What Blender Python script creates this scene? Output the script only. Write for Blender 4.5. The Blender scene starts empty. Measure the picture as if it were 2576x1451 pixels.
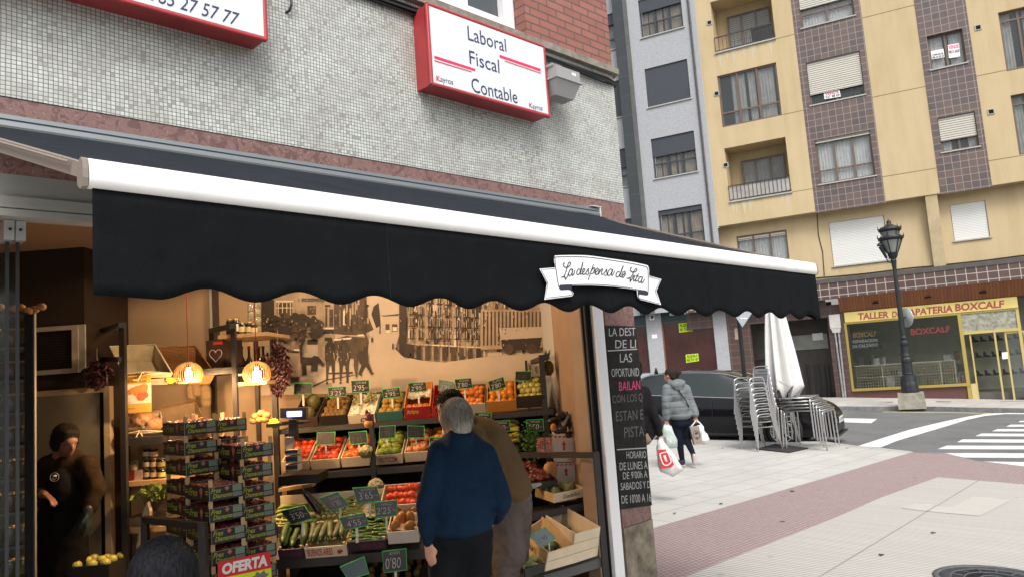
import bpy, bmesh, math, random
from mathutils import Vector as V, Matrix
random.seed(7)
SC = bpy.context.scene
COL = SC.collection
TS = bpy.data.scenes.new('tmp')
def tdg():
    vl = TS.view_layers[0]
    with bpy.context.temp_override(scene=TS, view_layer=vl):
        g = bpy.context.evaluated_depsgraph_get(); g.update(); return g
S = 3920/2576.0
# ---------- camera ----------
F = 1900.0; CX, CY = 1288.0, 725.5
_roll = math.atan(.0724); _pitch = math.atan(210/F)
Zc = V((-math.sin(_roll)*math.cos(_pitch), math.cos(_roll)*math.cos(_pitch), -math.sin(_pitch)))
Xc = V((1921, -72, -F)); Xc -= Zc*Xc.dot(Zc); Xc.normalize()
Yc = Zc.cross(Xc)
RM = Matrix((Xc, Yc, Zc))
C0 = V((0, 0, 1.65))
cam = bpy.data.cameras.new('camera'); camo = bpy.data.objects.new('camera', cam); COL.objects.link(camo)
camo.matrix_world = Matrix.Translation(C0) @ RM.to_4x4()
cam.sensor_width = 36; cam.lens = 36*F/2576.0; cam.clip_end = 500; cam.clip_start = .05
SC.camera = camo
def ray(px, py): return RM @ V(((px-CX)/F, -(py-CY)/F, -1))
def at(px, py, d): return C0 + ray(px, py)*d
def onp(px, py, O, N):
    r = ray(px, py); return C0 + r*((V(O)-C0).dot(N)/r.dot(N))
def atz(px, py, z): return onp(px, py, (0, 0, z), V((0, 0, 1)))
GN = V((.0241, -.03, 1)); GO = V((0, 0, -.027))
def gz(x, y): return -.0241*x+.03*y-.027
def atg(px, py, dz=0): return onp(px, py, GO+V((0, 0, dz)), GN)
class Zm:
    def __init__(s, X0, Y0, W0, Wz): s.x0 = X0/S; s.y0 = Y0/S; s.k = W0/Wz/S
    def __call__(s, x, y): return (s.x0+x*s.k, s.y0+y*s.k)
class Fr:
    "vertical plane: u along, v out of the wall, z up"
    def __init__(s, O, U): s.O = V(O); s.O.z = 0; s.U = V(U); s.U.z = 0; s.U.normalize(); s.N = s.U.cross(V((0, 0, 1)))
    def p(s, u, v, z): return s.O + s.U*u + s.N*v + V((0, 0, z))
    def P(s, px, py, v=0): return onp(px, py, s.O+s.N*v, s.N)
    def uz(s, px, py, v=0):
        q = s.P(px, py, v); return ((q-s.O).dot(s.U), q.z)
def vdir(vx):
    d = RM @ V((vx-CX, -((1029-.0724*vx)-CY), -F)); d.z = 0; return d.normalized()
# ---------- materials ----------
_m = {}
def nd(nt, t, **k):
    n = nt.nodes.new(t)
    for a, b in k.items(): setattr(n, a, b)
    return n
def mat(name, col=(.5, .5, .5), rough=.6, metal=0, var=0, vs=6, bump=0, bs=40, emit=0, ecol=None, trans=0, alpha=1, coat=0, spec=None, sheen=0, var2=None):
    if name in _m: return _m[name]
    m = bpy.data.materials.new(name); m.use_nodes = True; nt = m.node_tree; b = nt.nodes['Principled BSDF']
    m.diffuse_color = (*col, 1)
    b.inputs['Base Color'].default_value = (*col, 1); b.inputs['Roughness'].default_value = rough; b.inputs['Metallic'].default_value = metal
    if spec is None and rough >= .7: spec = .12
    if spec is not None: b.inputs['Specular IOR Level'].default_value = spec
    if coat: b.inputs['Coat Weight'].default_value = coat
    if sheen: b.inputs['Sheen Weight'].default_value = sheen
    if trans: b.inputs['Transmission Weight'].default_value = trans
    if alpha < 1: b.inputs['Alpha'].default_value = alpha
    if emit: b.inputs['Emission Strength'].default_value = emit; b.inputs['Emission Color'].default_value = (*(ecol or col), 1)
    if var or bump:
        tc = nd(nt, 'ShaderNodeTexCoord')
        if var:
            n = nd(nt, 'ShaderNodeTexNoise'); n.inputs['Scale'].default_value = vs; n.inputs['Detail'].default_value = 6; n.inputs['Roughness'].default_value = .65
            nt.links.new(tc.outputs['Object'], n.inputs['Vector'])
            r = nd(nt, 'ShaderNodeMapRange'); r.inputs['From Min'].default_value = .3; r.inputs['From Max'].default_value = .7
            nt.links.new(n.outputs['Fac'], r.inputs['Value'])
            x = nd(nt, 'ShaderNodeMix', data_type='RGBA')
            x.inputs['A'].default_value = (*[c*(1-var) for c in col], 1); x.inputs['B'].default_value = (*(var2 or [min(1, c*(1+var)) for c in col]), 1)
            nt.links.new(r.outputs['Result'], x.inputs['Factor']); nt.links.new(x.outputs['Result'], b.inputs['Base Color'])
        if bump:
            n = nd(nt, 'ShaderNodeTexNoise'); n.inputs['Scale'].default_value = bs; n.inputs['Detail'].default_value = 4
            nt.links.new(tc.outputs['Object'], n.inputs['Vector'])
            bp = nd(nt, 'ShaderNodeBump'); bp.inputs['Strength'].default_value = bump; bp.inputs['Distance'].default_value = .02
            nt.links.new(n.outputs['Fac'], bp.inputs['Height']); nt.links.new(bp.outputs['Normal'], b.inputs['Normal'])
    _m[name] = m; return m
def tilemat(name, c1, c2, cm, w, h, mortar, offset=0, rough=.5, bump=.3, dirt=0, dcol=(.2, .19, .17), ds=1.5, bias=0, rowf=2, vary=None, off=(0, 0), smooth=.1, noise=.0, stretch=1, coat=0, specks=0, chips=0):
    "tiles from the metre UVs"
    m = bpy.data.materials.new(name); m.use_nodes = True; nt = m.node_tree; b = nt.nodes['Principled BSDF']; L = nt.links.new
    m.diffuse_color = (*c1, 1); b.inputs['Roughness'].default_value = rough
    if coat: b.inputs['Coat Weight'].default_value = coat
    uv = nd(nt, 'ShaderNodeUVMap'); mp = nd(nt, 'ShaderNodeMapping'); mp.inputs['Location'].default_value = (off[0], off[1], 0)
    L(uv.outputs['UV'], mp.inputs['Vector'])
    src = mp.outputs['Vector']
    if noise:
        nn = nd(nt, 'ShaderNodeTexNoise'); nn.inputs['Scale'].default_value = 2.0
        L(src, nn.inputs['Vector'])
        mm = nd(nt, 'ShaderNodeVectorMath', operation='MULTIPLY_ADD'); mm.inputs[1].default_value = (noise, noise, 0)
        L(nn.outputs['Color'], mm.inputs[0]); L(src, mm.inputs[2]); src = mm.outputs['Vector']
    t = nd(nt, 'ShaderNodeTexBrick'); t.offset = offset; t.offset_frequency = rowf; t.squash = 1
    t.inputs['Color1'].default_value = (*c1, 1); t.inputs['Color2'].default_value = (*c2, 1); t.inputs['Mortar'].default_value = (*cm, 1)
    t.inputs['Scale'].default_value = 1; t.inputs['Mortar Size'].default_value = mortar; t.inputs['Mortar Smooth'].default_value = smooth
    t.inputs['Bias'].default_value = bias; t.inputs['Brick Width'].default_value = w; t.inputs['Row Height'].default_value = h
    L(src, t.inputs['Vector']); out = t.outputs['Color']
    if chips:
        dv = nd(nt, 'ShaderNodeVectorMath', operation='DIVIDE'); dv.inputs[1].default_value = (w, h, 1); L(src, dv.inputs[0])
        fl = nd(nt, 'ShaderNodeVectorMath', operation='FLOOR'); L(dv.outputs['Vector'], fl.inputs[0])
        wn = nd(nt, 'ShaderNodeTexWhiteNoise', noise_dimensions='2D'); L(fl.outputs['Vector'], wn.inputs['Vector'])
        cn = nd(nt, 'ShaderNodeTexNoise'); cn.inputs['Scale'].default_value = 2.4; cn.inputs['Detail'].default_value = 3; L(uv.outputs['UV'], cn.inputs['Vector'])
        md_ = nd(nt, 'ShaderNodeMath', operation='MULTIPLY_ADD'); L(cn.outputs['Fac'], md_.inputs[0]); md_.inputs[1].default_value = .42; L(wn.outputs['Value'], md_.inputs[2])
        gt = nd(nt, 'ShaderNodeMapRange'); gt.inputs['From Min'].default_value = 1.36-chips*.4; gt.inputs['From Max'].default_value = 1.42-chips*.4+.12; gt.inputs['To Max'].default_value = .75; L(md_.outputs[0], gt.inputs['Value'])
        x = nd(nt, 'ShaderNodeMix', data_type='RGBA'); x.inputs['B'].default_value = (*[c*.38 for c in dcol[:0] or (c1[0]*.95, c1[1]*.88, c1[2]*.82)], 1); L(gt.outputs['Result'], x.inputs['Factor']); L(out, x.inputs['A']); out = x.outputs['Result']
    if dirt:
        n = nd(nt, 'ShaderNodeTexNoise'); n.inputs['Scale'].default_value = ds; n.inputs['Detail'].default_value = 8; n.inputs['Roughness'].default_value = .7
        mp2 = nd(nt, 'ShaderNodeMapping'); mp2.inputs['Scale'].default_value = (1, stretch, 1)
        L(uv.outputs['UV'], mp2.inputs['Vector']); L(mp2.outputs['Vector'], n.inputs['Vector'])
        r = nd(nt, 'ShaderNodeMapRange'); r.inputs['From Min'].default_value = .42; r.inputs['From Max'].default_value = .78; r.inputs['To Max'].default_value = dirt
        L(n.outputs['Fac'], r.inputs['Value'])
        x = nd(nt, 'ShaderNodeMix', data_type='RGBA'); x.inputs['B'].default_value = (*dcol, 1)
        L(r.outputs['Result'], x.inputs['Factor']); L(out, x.inputs['A']); out = x.outputs['Result']
    if specks:
        vo = nd(nt, 'ShaderNodeTexVoronoi'); vo.inputs['Scale'].default_value = specks; vo.inputs['Randomness'].default_value = 1
        L(uv.outputs['UV'], vo.inputs['Vector'])
        sp_ = nd(nt, 'ShaderNodeSeparateColor'); L(vo.outputs['Color'], sp_.inputs['Color'])
        th_ = nd(nt, 'ShaderNodeMath', operation='MULTIPLY'); L(sp_.outputs['Red'], th_.inputs[0]); th_.inputs[1].default_value = .11
        lt = nd(nt, 'ShaderNodeMath', operation='LESS_THAN'); L(vo.outputs['Distance'], lt.inputs[0]); L(th_.outputs[0], lt.inputs[1])
        ml = nd(nt, 'ShaderNodeMath', operation='MULTIPLY'); L(lt.outputs[0], ml.inputs[0]); ml.inputs[1].default_value = .45
        x = nd(nt, 'ShaderNodeMix', data_type='RGBA'); x.inputs['B'].default_value = (*[c*.45 for c in c1], 1)
        L(ml.outputs[0], x.inputs['Factor']); L(out, x.inputs['A']); out = x.outputs['Result']
    L(out, b.inputs['Base Color'])
    if rough >= .7: b.inputs['Specular IOR Level'].default_value = .2
    bp = nd(nt, 'ShaderNodeBump'); bp.invert = True; bp.inputs['Strength'].default_value = bump; bp.inputs['Distance'].default_value = .01
    L(t.outputs['Fac'], bp.inputs['Height']); L(bp.outputs['Normal'], b.inputs['Normal'])
    _m[name] = m; return m
# ---------- mesh builder ----------
class MB:
    def __init__(s): s.v = []; s.f = []; s.m = []; s.sm = []
    def add(s, vs, fs, mi=0, smooth=False):
        n = len(s.v); s.v += [V(a) for a in vs]; s.f += [tuple(n+i for i in f) for f in fs]; s.m += [mi]*len(fs); s.sm += [smooth]*len(fs)
        return s
    def hexa(s, p, mi=0):
        "p: 4 bottom, 4 top in the same order"
        return s.add(p, [(0, 3, 2, 1), (4, 5, 6, 7), (0, 1, 5, 4), (1, 2, 6, 5), (2, 3, 7, 6), (3, 0, 4, 7)], mi)
    def box(s, a, b, mi=0, M=None):
        x0, y0, z0 = a; x1, y1, z1 = b
        p = [V(q) for q in ((x0, y0, z0), (x1, y0, z0), (x1, y1, z0), (x0, y1, z0), (x0, y0, z1), (x1, y0, z1), (x1, y1, z1), (x0, y1, z1))]
        if M: p = [M @ q for q in p]
        return s.hexa(p, mi)
    def fb(s, fr, u0, u1, v0, v1, z0, z1, mi=0):
        u0, u1 = min(u0, u1), max(u0, u1); v0, v1 = min(v0, v1), max(v0, v1); z0, z1 = min(z0, z1), max(z0, z1)
        return s.hexa([fr.p(u0, v1, z0), fr.p(u1, v1, z0), fr.p(u1, v0, z0), fr.p(u0, v0, z0), fr.p(u0, v1, z1), fr.p(u1, v1, z1), fr.p(u1, v0, z1), fr.p(u0, v0, z1)], mi)
    def face(s, pts, mi=0): return s.add(pts, [tuple(range(len(pts)))], mi)
    def prism(s, pts, off, mi=0, side=None):
        n = len(pts); off = V(off); a = [V(p) for p in pts]; b = [p+off for p in a]
        s.add(a+b, [tuple(range(n-1, -1, -1)), tuple(range(n, 2*n))], mi)
        s.add(a+b, [(i, (i+1) % n, n+(i+1) % n, n+i) for i in range(n)], mi if side is None else side)
        return s
    def tube(s, pts, r, seg=8, mi=0, closed=False, caps=True):
        pts = [V(p) for p in pts]; n = len(pts); rs = r if isinstance(r, (list, tuple)) else [r]*n
        vs = []; up = None
        for i, p in enumerate(pts):
            if closed: t = pts[(i+1) % n]-pts[i-1]
            else: t = pts[min(i+1, n-1)]-pts[max(i-1, 0)]
            if t.length < 1e-9: t = V((0, 0, 1))
            t.normalize()
            if up is None: up = V((0, 0, 1)) if abs(t.z) < .9 else V((1, 0, 0))
            a = t.cross(up)
            if a.length < 1e-5: a = t.cross(V((1, .3, 0)))
            a.normalize(); b = a.cross(t).normalized(); up = b
            for k in range(seg):
                w = 2*math.pi*k/seg; vs.append(p+(a*math.cos(w)+b*math.sin(w))*rs[i])
        fs = []
        for i in range(n if closed else n-1):
            j = (i+1) % n
            for k in range(seg):
                fs.append((i*seg+k, i*seg+(k+1) % seg, j*seg+(k+1) % seg, j*seg+k))
        s.add(vs, fs, mi, True)
        if caps and not closed: s.add(vs[:seg], [tuple(range(seg-1, -1, -1))], mi); s.add(vs[-seg:], [tuple(range(seg))], mi)
        return s
    def lathe(s, prof, O=(0, 0, 0), seg=16, mi=0, smooth=True, sx=1, sy=1, M=None, rot=0):
        O = V(O); vs = []
        for r, z in prof:
            for k in range(seg):
                w = 2*math.pi*k/seg+rot; q = V((r*math.cos(w)*sx, r*math.sin(w)*sy, z))
                vs.append((M @ q if M else q)+O)
        n = len(prof)
        fs = [(i*seg+k, i*seg+(k+1) % seg, (i+1)*seg+(k+1) % seg, (i+1)*seg+k) for i in range(n-1) for k in range(seg)]
        s.add(vs, fs, mi, smooth)
        if prof[0][0] > 1e-4: s.add(vs[:seg], [tuple(range(seg-1, -1, -1))], mi)
        if prof[-1][0] > 1e-4: s.add(vs[-seg:], [tuple(range(seg))], mi)
        return s
    def ball(s, c, r, seg=12, rings=8, mi=0, M=None, smooth=True):
        r = r if isinstance(r, (tuple, list)) else (r, r, r)
        prof = [(math.sin(math.pi*i/rings), -math.cos(math.pi*i/rings)) for i in range(rings+1)]
        Mx = Matrix.Diagonal(V(r)).to_4x4()
        if M: Mx = M.to_4x4() @ Mx
        prof[0] = (1e-5, -1); prof[-1] = (1e-5, 1)
        return s.lathe(prof, c, seg, mi, smooth, M=Mx.to_3x3())
    def qtext(s, txt, q, mi=0, font=None, shear=0, sp=1.0, bold=0):
        "q: BL, BR, TR, TL corners in the place; text stretched to fill them"
        cu = bpy.data.curves.new('t', 'FONT'); cu.body = txt; cu.size = 1; cu.shear = shear; cu.space_character = sp; cu.resolution_u = 3; cu.offset = bold
        o = bpy.data.objects.new('t', cu); TS.collection.objects.link(o)
        dg = tdg(); me = bpy.data.meshes.new_from_object(o.evaluated_get(dg))
        xs = [v.co.x for v in me.vertices]; ys = [v.co.y for v in me.vertices]
        if xs:
            x0, x1, y0, y1 = min(xs), max(xs), min(ys), max(ys); q = [V(a) for a in q]
            def mp(c):
                a = (c.x-x0)/(x1-x0); b = (c.y-y0)/(y1-y0)
                return (q[0]*(1-a)+q[1]*a)*(1-b)+(q[3]*(1-a)+q[2]*a)*b
            s.add([mp(v.co) for v in me.vertices], [tuple(p.vertices) for p in me.polygons], mi)
        bpy.data.objects.remove(o); bpy.data.curves.remove(cu); bpy.data.meshes.remove(me)
        return s
    def build(s, name, mats, parent=None, **tags):
        mats = mats if isinstance(mats, (list, tuple)) else [mats]
        off = V((0, 0, 0))
        if parent is not None: off = V(parent.get('woff', (0, 0, 0)))
        elif s.v and not tags.pop('keep', False):
            n = len(s.v); off = V((sum(v.x for v in s.v)/n, sum(v.y for v in s.v)/n, min(v.z for v in s.v)))
        tags.pop('keep', None)
        me = bpy.data.meshes.new(name); me.from_pydata([v-off for v in s.v], [], s.f)
        for m in mats: me.materials.append(m)
        me.polygons.foreach_set('material_index', s.m); me.polygons.foreach_set('use_smooth', s.sm)
        uvl = me.uv_layers.new(name='UVMap').data
        for p in me.polygons:
            nz = p.normal
            if abs(nz.z) > .8: a, b = V((1, 0, 0)), V((0, 1, 0))
            else:
                a = V((0, 0, 1)).cross(nz).normalized(); b = V((0, 0, 1))
            for li in p.loop_indices:
                c = s.v[me.loops[li].vertex_index]; uvl[li].uv = (c.dot(a), c.dot(b))
        me.update()
        o = bpy.data.objects.new(name, me); COL.objects.link(o)
        if parent is not None: o.parent = parent; o['woff'] = tuple(off)
        else: o.location = off; o['woff'] = tuple(off)
        for k, v in tags.items(): o[k] = v
        return o
def thing(name, label, category, loc=(0, 0, 0), group=None, rz=0):
    o = bpy.data.objects.new(name, None); COL.objects.link(o); o.location = loc; o.rotation_euler = (0, 0, rz); o['woff'] = tuple(loc) if rz == 0 else (0., 0., 0.)
    o.empty_display_size = .1
    o['label'] = label; o['category'] = category
    if group: o['group'] = group
    return o
def local(o): o['woff'] = (0., 0., 0.); return o
def dup(root, M, label=None, group=None):
    def cp(o, par):
        c = o.copy(); COL.objects.link(c); c.parent = par
        for ch in list(o.children): cp(ch, c)
        return c
    r = cp(root, None); r.matrix_basis = M
    if label: r['label'] = label
    if group: r['group'] = group
    return r
def TRS(loc, rz=0, rx=0, ry=0, s=1):
    return Matrix.Translation(V(loc)) @ Matrix.Rotation(rz, 4, 'Z') @ Matrix.Rotation(ry, 4, 'Y') @ Matrix.Rotation(rx, 4, 'X') @ (Matrix.Scale(s, 4) if not isinstance(s, tuple) else Matrix.Diagonal((*s, 1)))
def smoothpath(pts, n=6, closed=False):
    "Catmull-Rom"
    P = [V(p) if len(p) == 3 else V((p[0], p[1], 0)) for p in pts]; out = []; N = len(P)
    for i in range(N if closed else N-1):
        a = P[(i-1) % N] if closed or i else P[0]; b = P[i]; c = P[(i+1) % N]; d = P[(i+2) % N] if closed or i+2 < N else P[-1]
        for k in range(n):
            t = k/n
            out.append(.5*((2*b)+(c-a)*t+(2*a-5*b+4*c-d)*t*t+(3*b-a-3*c+d)*t**3))
    if not closed: out.append(P[-1])
    return out
def ribbon2(pts, w):
    "flat stroke polygon outline quads for a 2D path -> list of quads"
    P = [V((p[0], p[1], 0)) for p in pts]; n = len(P); L = []
    for i in range(n):
        t = P[min(i+1, n-1)]-P[max(i-1, 0)]
        if t.length < 1e-9: t = V((1, 0, 0))
        t.normalize(); m = V((-t.y, t.x, 0)); ww = w[i] if isinstance(w, list) else w
        L.append((P[i]+m*ww/2, P[i]-m*ww/2))
    return [(L[i][0], L[i][1], L[i+1][1], L[i+1][0]) for i in range(n-1)]
# ================= materials of the shop =================
M_mosaic = tilemat('mosaic', (.60,.63,.59), (.46,.485,.455), (.12,.125,.12), .0195, .0195, .0018, rough=.4, bump=.4, dirt=.75, dcol=(.23,.205,.18), ds=3.4, noise=.02, chips=.8, stretch=1.6)
M_brick = tilemat('brickwork', (.31,.135,.11), (.26,.105,.085), (.11,.095,.085), .20, .062, .006, offset=.5, rough=.8, bump=.9, dirt=.4, dcol=(.16,.07,.06), ds=5)
M_conc = mat('concrete', (.22,.20,.17), .9, var=.35, vs=9, bump=.4)
def marble():
    m = mat('marble', (.20,.075,.06), .35); nt = m.node_tree; b = nt.nodes['Principled BSDF']; L = nt.links.new
    tc = nd(nt,'ShaderNodeTexCoord'); n = nd(nt,'ShaderNodeTexNoise'); n.inputs['Scale'].default_value = 15; n.inputs['Detail'].default_value = 8; n.inputs['Distortion'].default_value = 2.2
    L(tc.outputs['Object'], n.inputs['Vector'])
    r = nd(nt,'ShaderNodeValToRGB'); e = r.color_ramp.elements; e[0].position=.35; e[0].color=(.12,.06,.055,1); e[1].position=.62; e[1].color=(.21,.115,.10,1)
    for p,c in ((.488,(.16,.08,.07,1)),(.50,(.36,.27,.25,1)),(.512,(.17,.085,.075,1))):
        q = e.new(p); q.color = c
    L(n.outputs['Fac'], r.inputs['Fac']); L(r.outputs['Color'], b.inputs['Base Color']); return m
M_marble = marble()
M_stone = mat('base_stone', (.20,.17,.13), .85, var=.6, vs=7, bump=.5, bs=25)
M_alu = mat('grey_aluminium', (.36,.36,.34), .45, .3)
M_alu2 = mat('steel_profile', (.24,.26,.27), .42, .7)
M_white = mat('white_lacquer', (.78,.78,.80), .35)
M_whitecap = mat('shade_darkened_beige', (.22,.19,.165), .7)  # beige darkened to stand in for shade under the canopy
M_black = mat('black_rubber', (.012,.012,.014), .5)
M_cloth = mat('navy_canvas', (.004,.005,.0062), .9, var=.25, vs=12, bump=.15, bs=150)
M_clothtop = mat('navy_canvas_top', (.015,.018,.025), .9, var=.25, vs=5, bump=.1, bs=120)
M_red = mat('red_sign_paint', (.37,.035,.04), .4, var=.12, vs=3)
M_signface = mat('sign_face', (.64,.68,.72), .25)
M_ink = mat('navy_ink', (.03,.035,.09), .5)
M_pink = mat('crimson_ink', (.62,.03,.10), .5)
M_plaster = mat('ochre_plaster', (.50,.36,.23), .8, var=.06, vs=4)
M_ceil = mat('ceiling_paint', (.45,.31,.20), .85)
M_brown = mat('dark_brown_board', (.07,.05,.035), .6, var=.1)
M_woodpanel = mat('beech_panel', (.30,.205,.14), .55, var=.15, vs=3)
M_greywall = mat('pale_grey_paint', (.45,.44,.43), .7)
M_floor = tilemat('shop_floor_tiles', (.16,.13,.11), (.13,.11,.10), (.05,.045,.04), .33, .33, .004, rough=.35, bump=.1)
M_steel = mat('dark_steel_tube', (.035,.033,.034), .45, .4)
M_pane = mat('window_glass', (.05,.06,.065), .06, 0, spec=.8)
FS = Fr((0,3.6,0), (1,0,0))
fh = V((.7071,.7071,0)); Rh = V((.7071,-.7071,0))
FM = Fr(fh*7.0, Rh)
# ================= corner building =================
BLD = thing('corner_building', 'corner building with white mosaic wall over red marble and a brick upper floor', 'building', (2,3.6,0))
XC = 4.965
def foot(o=0, x0=-4.0, t=.28):
    return [(x0,3.6-o),(XC+o*.6,3.6-o),(6.6+o,7.0),(6.25,7.1),(XC-.2,3.6+t),(x0,3.6+t)]
def band(name, z0, z1, m, o=0, x0=-4.0):
    b = MB(); b.prism([(x,y,z0) for x,y in foot(o,x0)], (0,0,z1-z0)); return b.build(name, m, BLD)
band('mosaic_wall', 2.945, 4.03, M_mosaic)
band('marble_band', 2.56, 2.942, M_marble, -.004)
b = MB(); b.prism([(x,y,4.032) for x,y in foot(.045)], (0,0,.05)); b.prism([(x,y,4.0835) for x,y in foot(.02)], (0,0,.02)); b.build('concrete_ledge', M_conc, BLD)
b = MB(); b.prism([(3.945,3.6,4.105),(XC,3.6,4.105),(6.6,7,4.105),(6.2,7.1,4.105),(XC-.2,3.9,4.105),(3.945,3.9,4.105)], (0,0,3.2))
b.box((-4,3.6,4.105),(2.75,3.9,7.3)); b.box((2.75,3.6,5.9),(3.945,3.9,7.3)); b.build('brick_wall', M_brick, BLD)
w = MB(); y = 3.715
for (x0,x1,z0,z1,dy) in ((2.75,2.83,4.105,5.9,0),(3.86,3.945,4.105,5.9,0),(2.83,3.86,4.105,4.16,0),(2.83,3.86,5.84,5.9,0),(3.30,3.40,4.16,5.84,-.012)):
    w.box((x0,y+dy,z0),(x1,y+.06,z1))
win = w.build('window', M_white, BLD)
s_ = MB()
for (a,c) in ((2.835,3.298),(3.402,3.857)):
    for (x0,x1,z0,z1) in ((a,a+.05,4.163,5.8),(c-.05,c,4.163,5.8),(a+.05,c-.05,4.163,4.22),(a+.05,c-.05,5.74,5.8),(a+.05,c-.05,4.52,4.60)):
        s_.box((x0,y-.03,z0),(x1,y+.03,z1))
s_.build('sash', M_white, win)
MB().box((2.84,y+.032,4.17),(3.85,y+.038,5.8)).build('pane', M_pane, win)
MB().box((2.6,4.6,4.0),(4.2,4.62,6)).build('room_darkness', mat('dark_room',(.03,.03,.03),.9), BLD)
# pillar
pf = [(4.585,3.6),(4.955,3.6),(6.6,7.0),(6.3,7.1),(4.78,3.95),(4.585,3.95)]
zs = FS.uz(1600,1318)[1]
b = MB(); b.prism([(x,y,zs+.004) for x,y in pf], (0,0,2.556-zs)); b.build('marble_pillar', M_marble, BLD)
b = MB(); b.prism([(x+.004,y-.004,-.3) for x,y in pf], (0,0,zs+.3)); b.build('pillar_base', M_stone, BLD)
# left part of the front (out of sight, closes the building)
MB().box((-4,3.6,-.2),(-.55,3.85,2.556)).build('front_wall', M_marble, BLD)
# interior shell
RP = FM.p(.345,0,0)     # right back corner
a0 = V((4.56,3.78,0))
RU = (RP-a0).normalized(); FR_ = Fr(a0, RU)
fl = MB(); fl.face([(-.9,3.55,.0),(4.56,3.55,.0),(RP.x+.1,RP.y,.0),tuple(FM.p(.5,-.2,0)),tuple(FM.p(-8,-.2,0)),(-6,6,0)]); fl.build('shop_floor', M_floor, BLD)
c = MB(); c.prism([(-3,3.88,2.93),(4.8,3.88,2.93),(RP.x+.2,RP.y,2.93),tuple(FM.p(.5,-.2,2.93)),tuple(FM.p(-7.5,-.2,2.93))], (0,0,.1))
for k in range(6): pass
c.build('ceiling', M_ceil, BLD)
b = MB(); b.fb(FM,-7.4,.45,-.12,0,0,2.93); b.build('rear_wall', M_plaster, BLD)
b = MB(); b.box((-1.2,3.86,0),(-1.0,11,2.93)); b.build('partition_wall', M_plaster, BLD)
L_ = (RP-a0).length
uA = FR_.uz(1424,900)[0]; uB = FR_.uz(1376,900)[0]
b = MB(); b.fb(FR_,0,uA,-.1,0,0,2.93); b.build('beech_side_panel', M_woodpanel, BLD)
b = MB(); b.fb(FR_,uA,uB,-.1,-.006,0,2.93); b.build('pale_side_strip', M_greywall, BLD)
b = MB(); b.fb(FR_,uB,L_+.1,-.1,0,0,2.93); b.build('ochre_side_wall', M_plaster, BLD)
# pilaster and chased pipe on rear wall
u0,_ = FM.uz(527,780,.05); u1,_ = FM.uz(533,780,.05); u2,_ = FM.uz(546,780,.05)
b = MB(); b.fb(FM,u0,u1,0.002,.05,1.9,2.928,0); b.fb(FM,u1,u2,.002,.045,1.9,2.928,1); b.build('wall_duct', [M_greywall,M_brown], BLD)
p0 = FM.P(232,655,.02); b = MB(); b.tube([FM.P(225,652,.02),FM.P(240,662,.02),FM.P(249,690,.02),FM.P(251,760,.02),FM.P(250,1000,.02)], .008, 6); b.build('cable_conduit', M_plaster, BLD)
# ================= door frame with beam =================
DF = thing('door_frame', 'grey aluminium beam and white post framing the shop opening', 'door frame', (4.5,3.6,0))
b = MB()
b.box((-.56,3.52,2.50),(4.58,3.6,2.592)); b.box((-.56,3.50,2.415),(4.58,3.6,2.497)); b.box((-.56,3.505,2.445),(4.58,3.5,2.449))
b.build('beam', M_alu, DF)
_fp = Fr((0,3.545,0),(1,0,0)); xa = _fp.uz(1499,850)[0]-.012; xb = _fp.uz(1522,850)[0]
MB().box((xa+.012,3.545,-.2),(xb,3.70,2.413)).build('post', M_white, DF)
MB().box((xa-.03,3.60,-.2),(xa+.01,3.72,2.413)).box((xa+.0,3.575,-.2),(xa+.010,3.60,2.413)).build('seal', M_black, DF)
MB().box((xa-.05,3.63,-.2),(xa-.032,3.74,2.413)).build('edge_trim', M_woodpanel, DF)
# folded glass doors at the left
GL = mat('door_glass', (.03,.05,.04), .12, trans=.0, alpha=.08, spec=.1)
for i,(px,lab) in enumerate(((22,'folded glass door panel with steel clamp, at the picture edge'),(48,'folded glass door panel with steel clamp, inner one of the pair'))):
    x = FS.uz(px,570)[0]
    t = thing('glass_door', lab, 'glass door', (x,3.6,0), 'folded glass doors')
    MB().box((x-.006,3.62,0.05),(x+.002,4.5,2.33)).build('panel', GL, t)
    MB().box((x-.009,3.612,.05),(x+.004,3.6195,2.33)).build('edge_strip', M_black, t)
    MB().box((x-.022,3.57,2.33),(x+.018,3.66,2.412)).lathe([(.006,0),(.006,.004)], (x-.002,3.568,2.375), 8, 1, M=Matrix.Rotation(math.pi/2,3,'X')).build('clamp', [mat('satin_steel',(.5,.5,.5),.4,.6),M_black], t)
# ================= sign boxes =================
z1 = Zm(0,0,1300,2358); z2 = Zm(1300,0,1300,2358)
FG = Fr((0,3.45,0),(1,0,0))
def signbox(x0,x1,za,zb,label):
    t = thing('sign_box', label, 'sign', ((x0+x1)/2,3.6,za), 'office sign boxes')
    b = MB(); r = .014
    b.box((x0,3.452,za),(x1,3.598,zb))
    for (a,c) in (((x0,za),(x1,za)),((x0,zb),(x1,zb)),((x0,za),(x0,zb)),((x1,za),(x1,zb))):
        b.tube([(a[0],3.456,a[1]),(c[0],3.456,c[1])], r, 8)
    b.build('case', M_red, t)
    f = MB().box((x0+.012,3.4465,za+.012),(x1-.012,3.4515,zb-.012)).build('face_panel', M_signface, t)
    return t,f
def zq(fr, Z, v, pts): return [fr.P(*Z(x,y), v) for x,y in pts]
t,f = signbox(2.885,3.952,3.442,3.961,'red framed white sign box reading Laboral Fiscal Contable')
v = .0055
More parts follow.
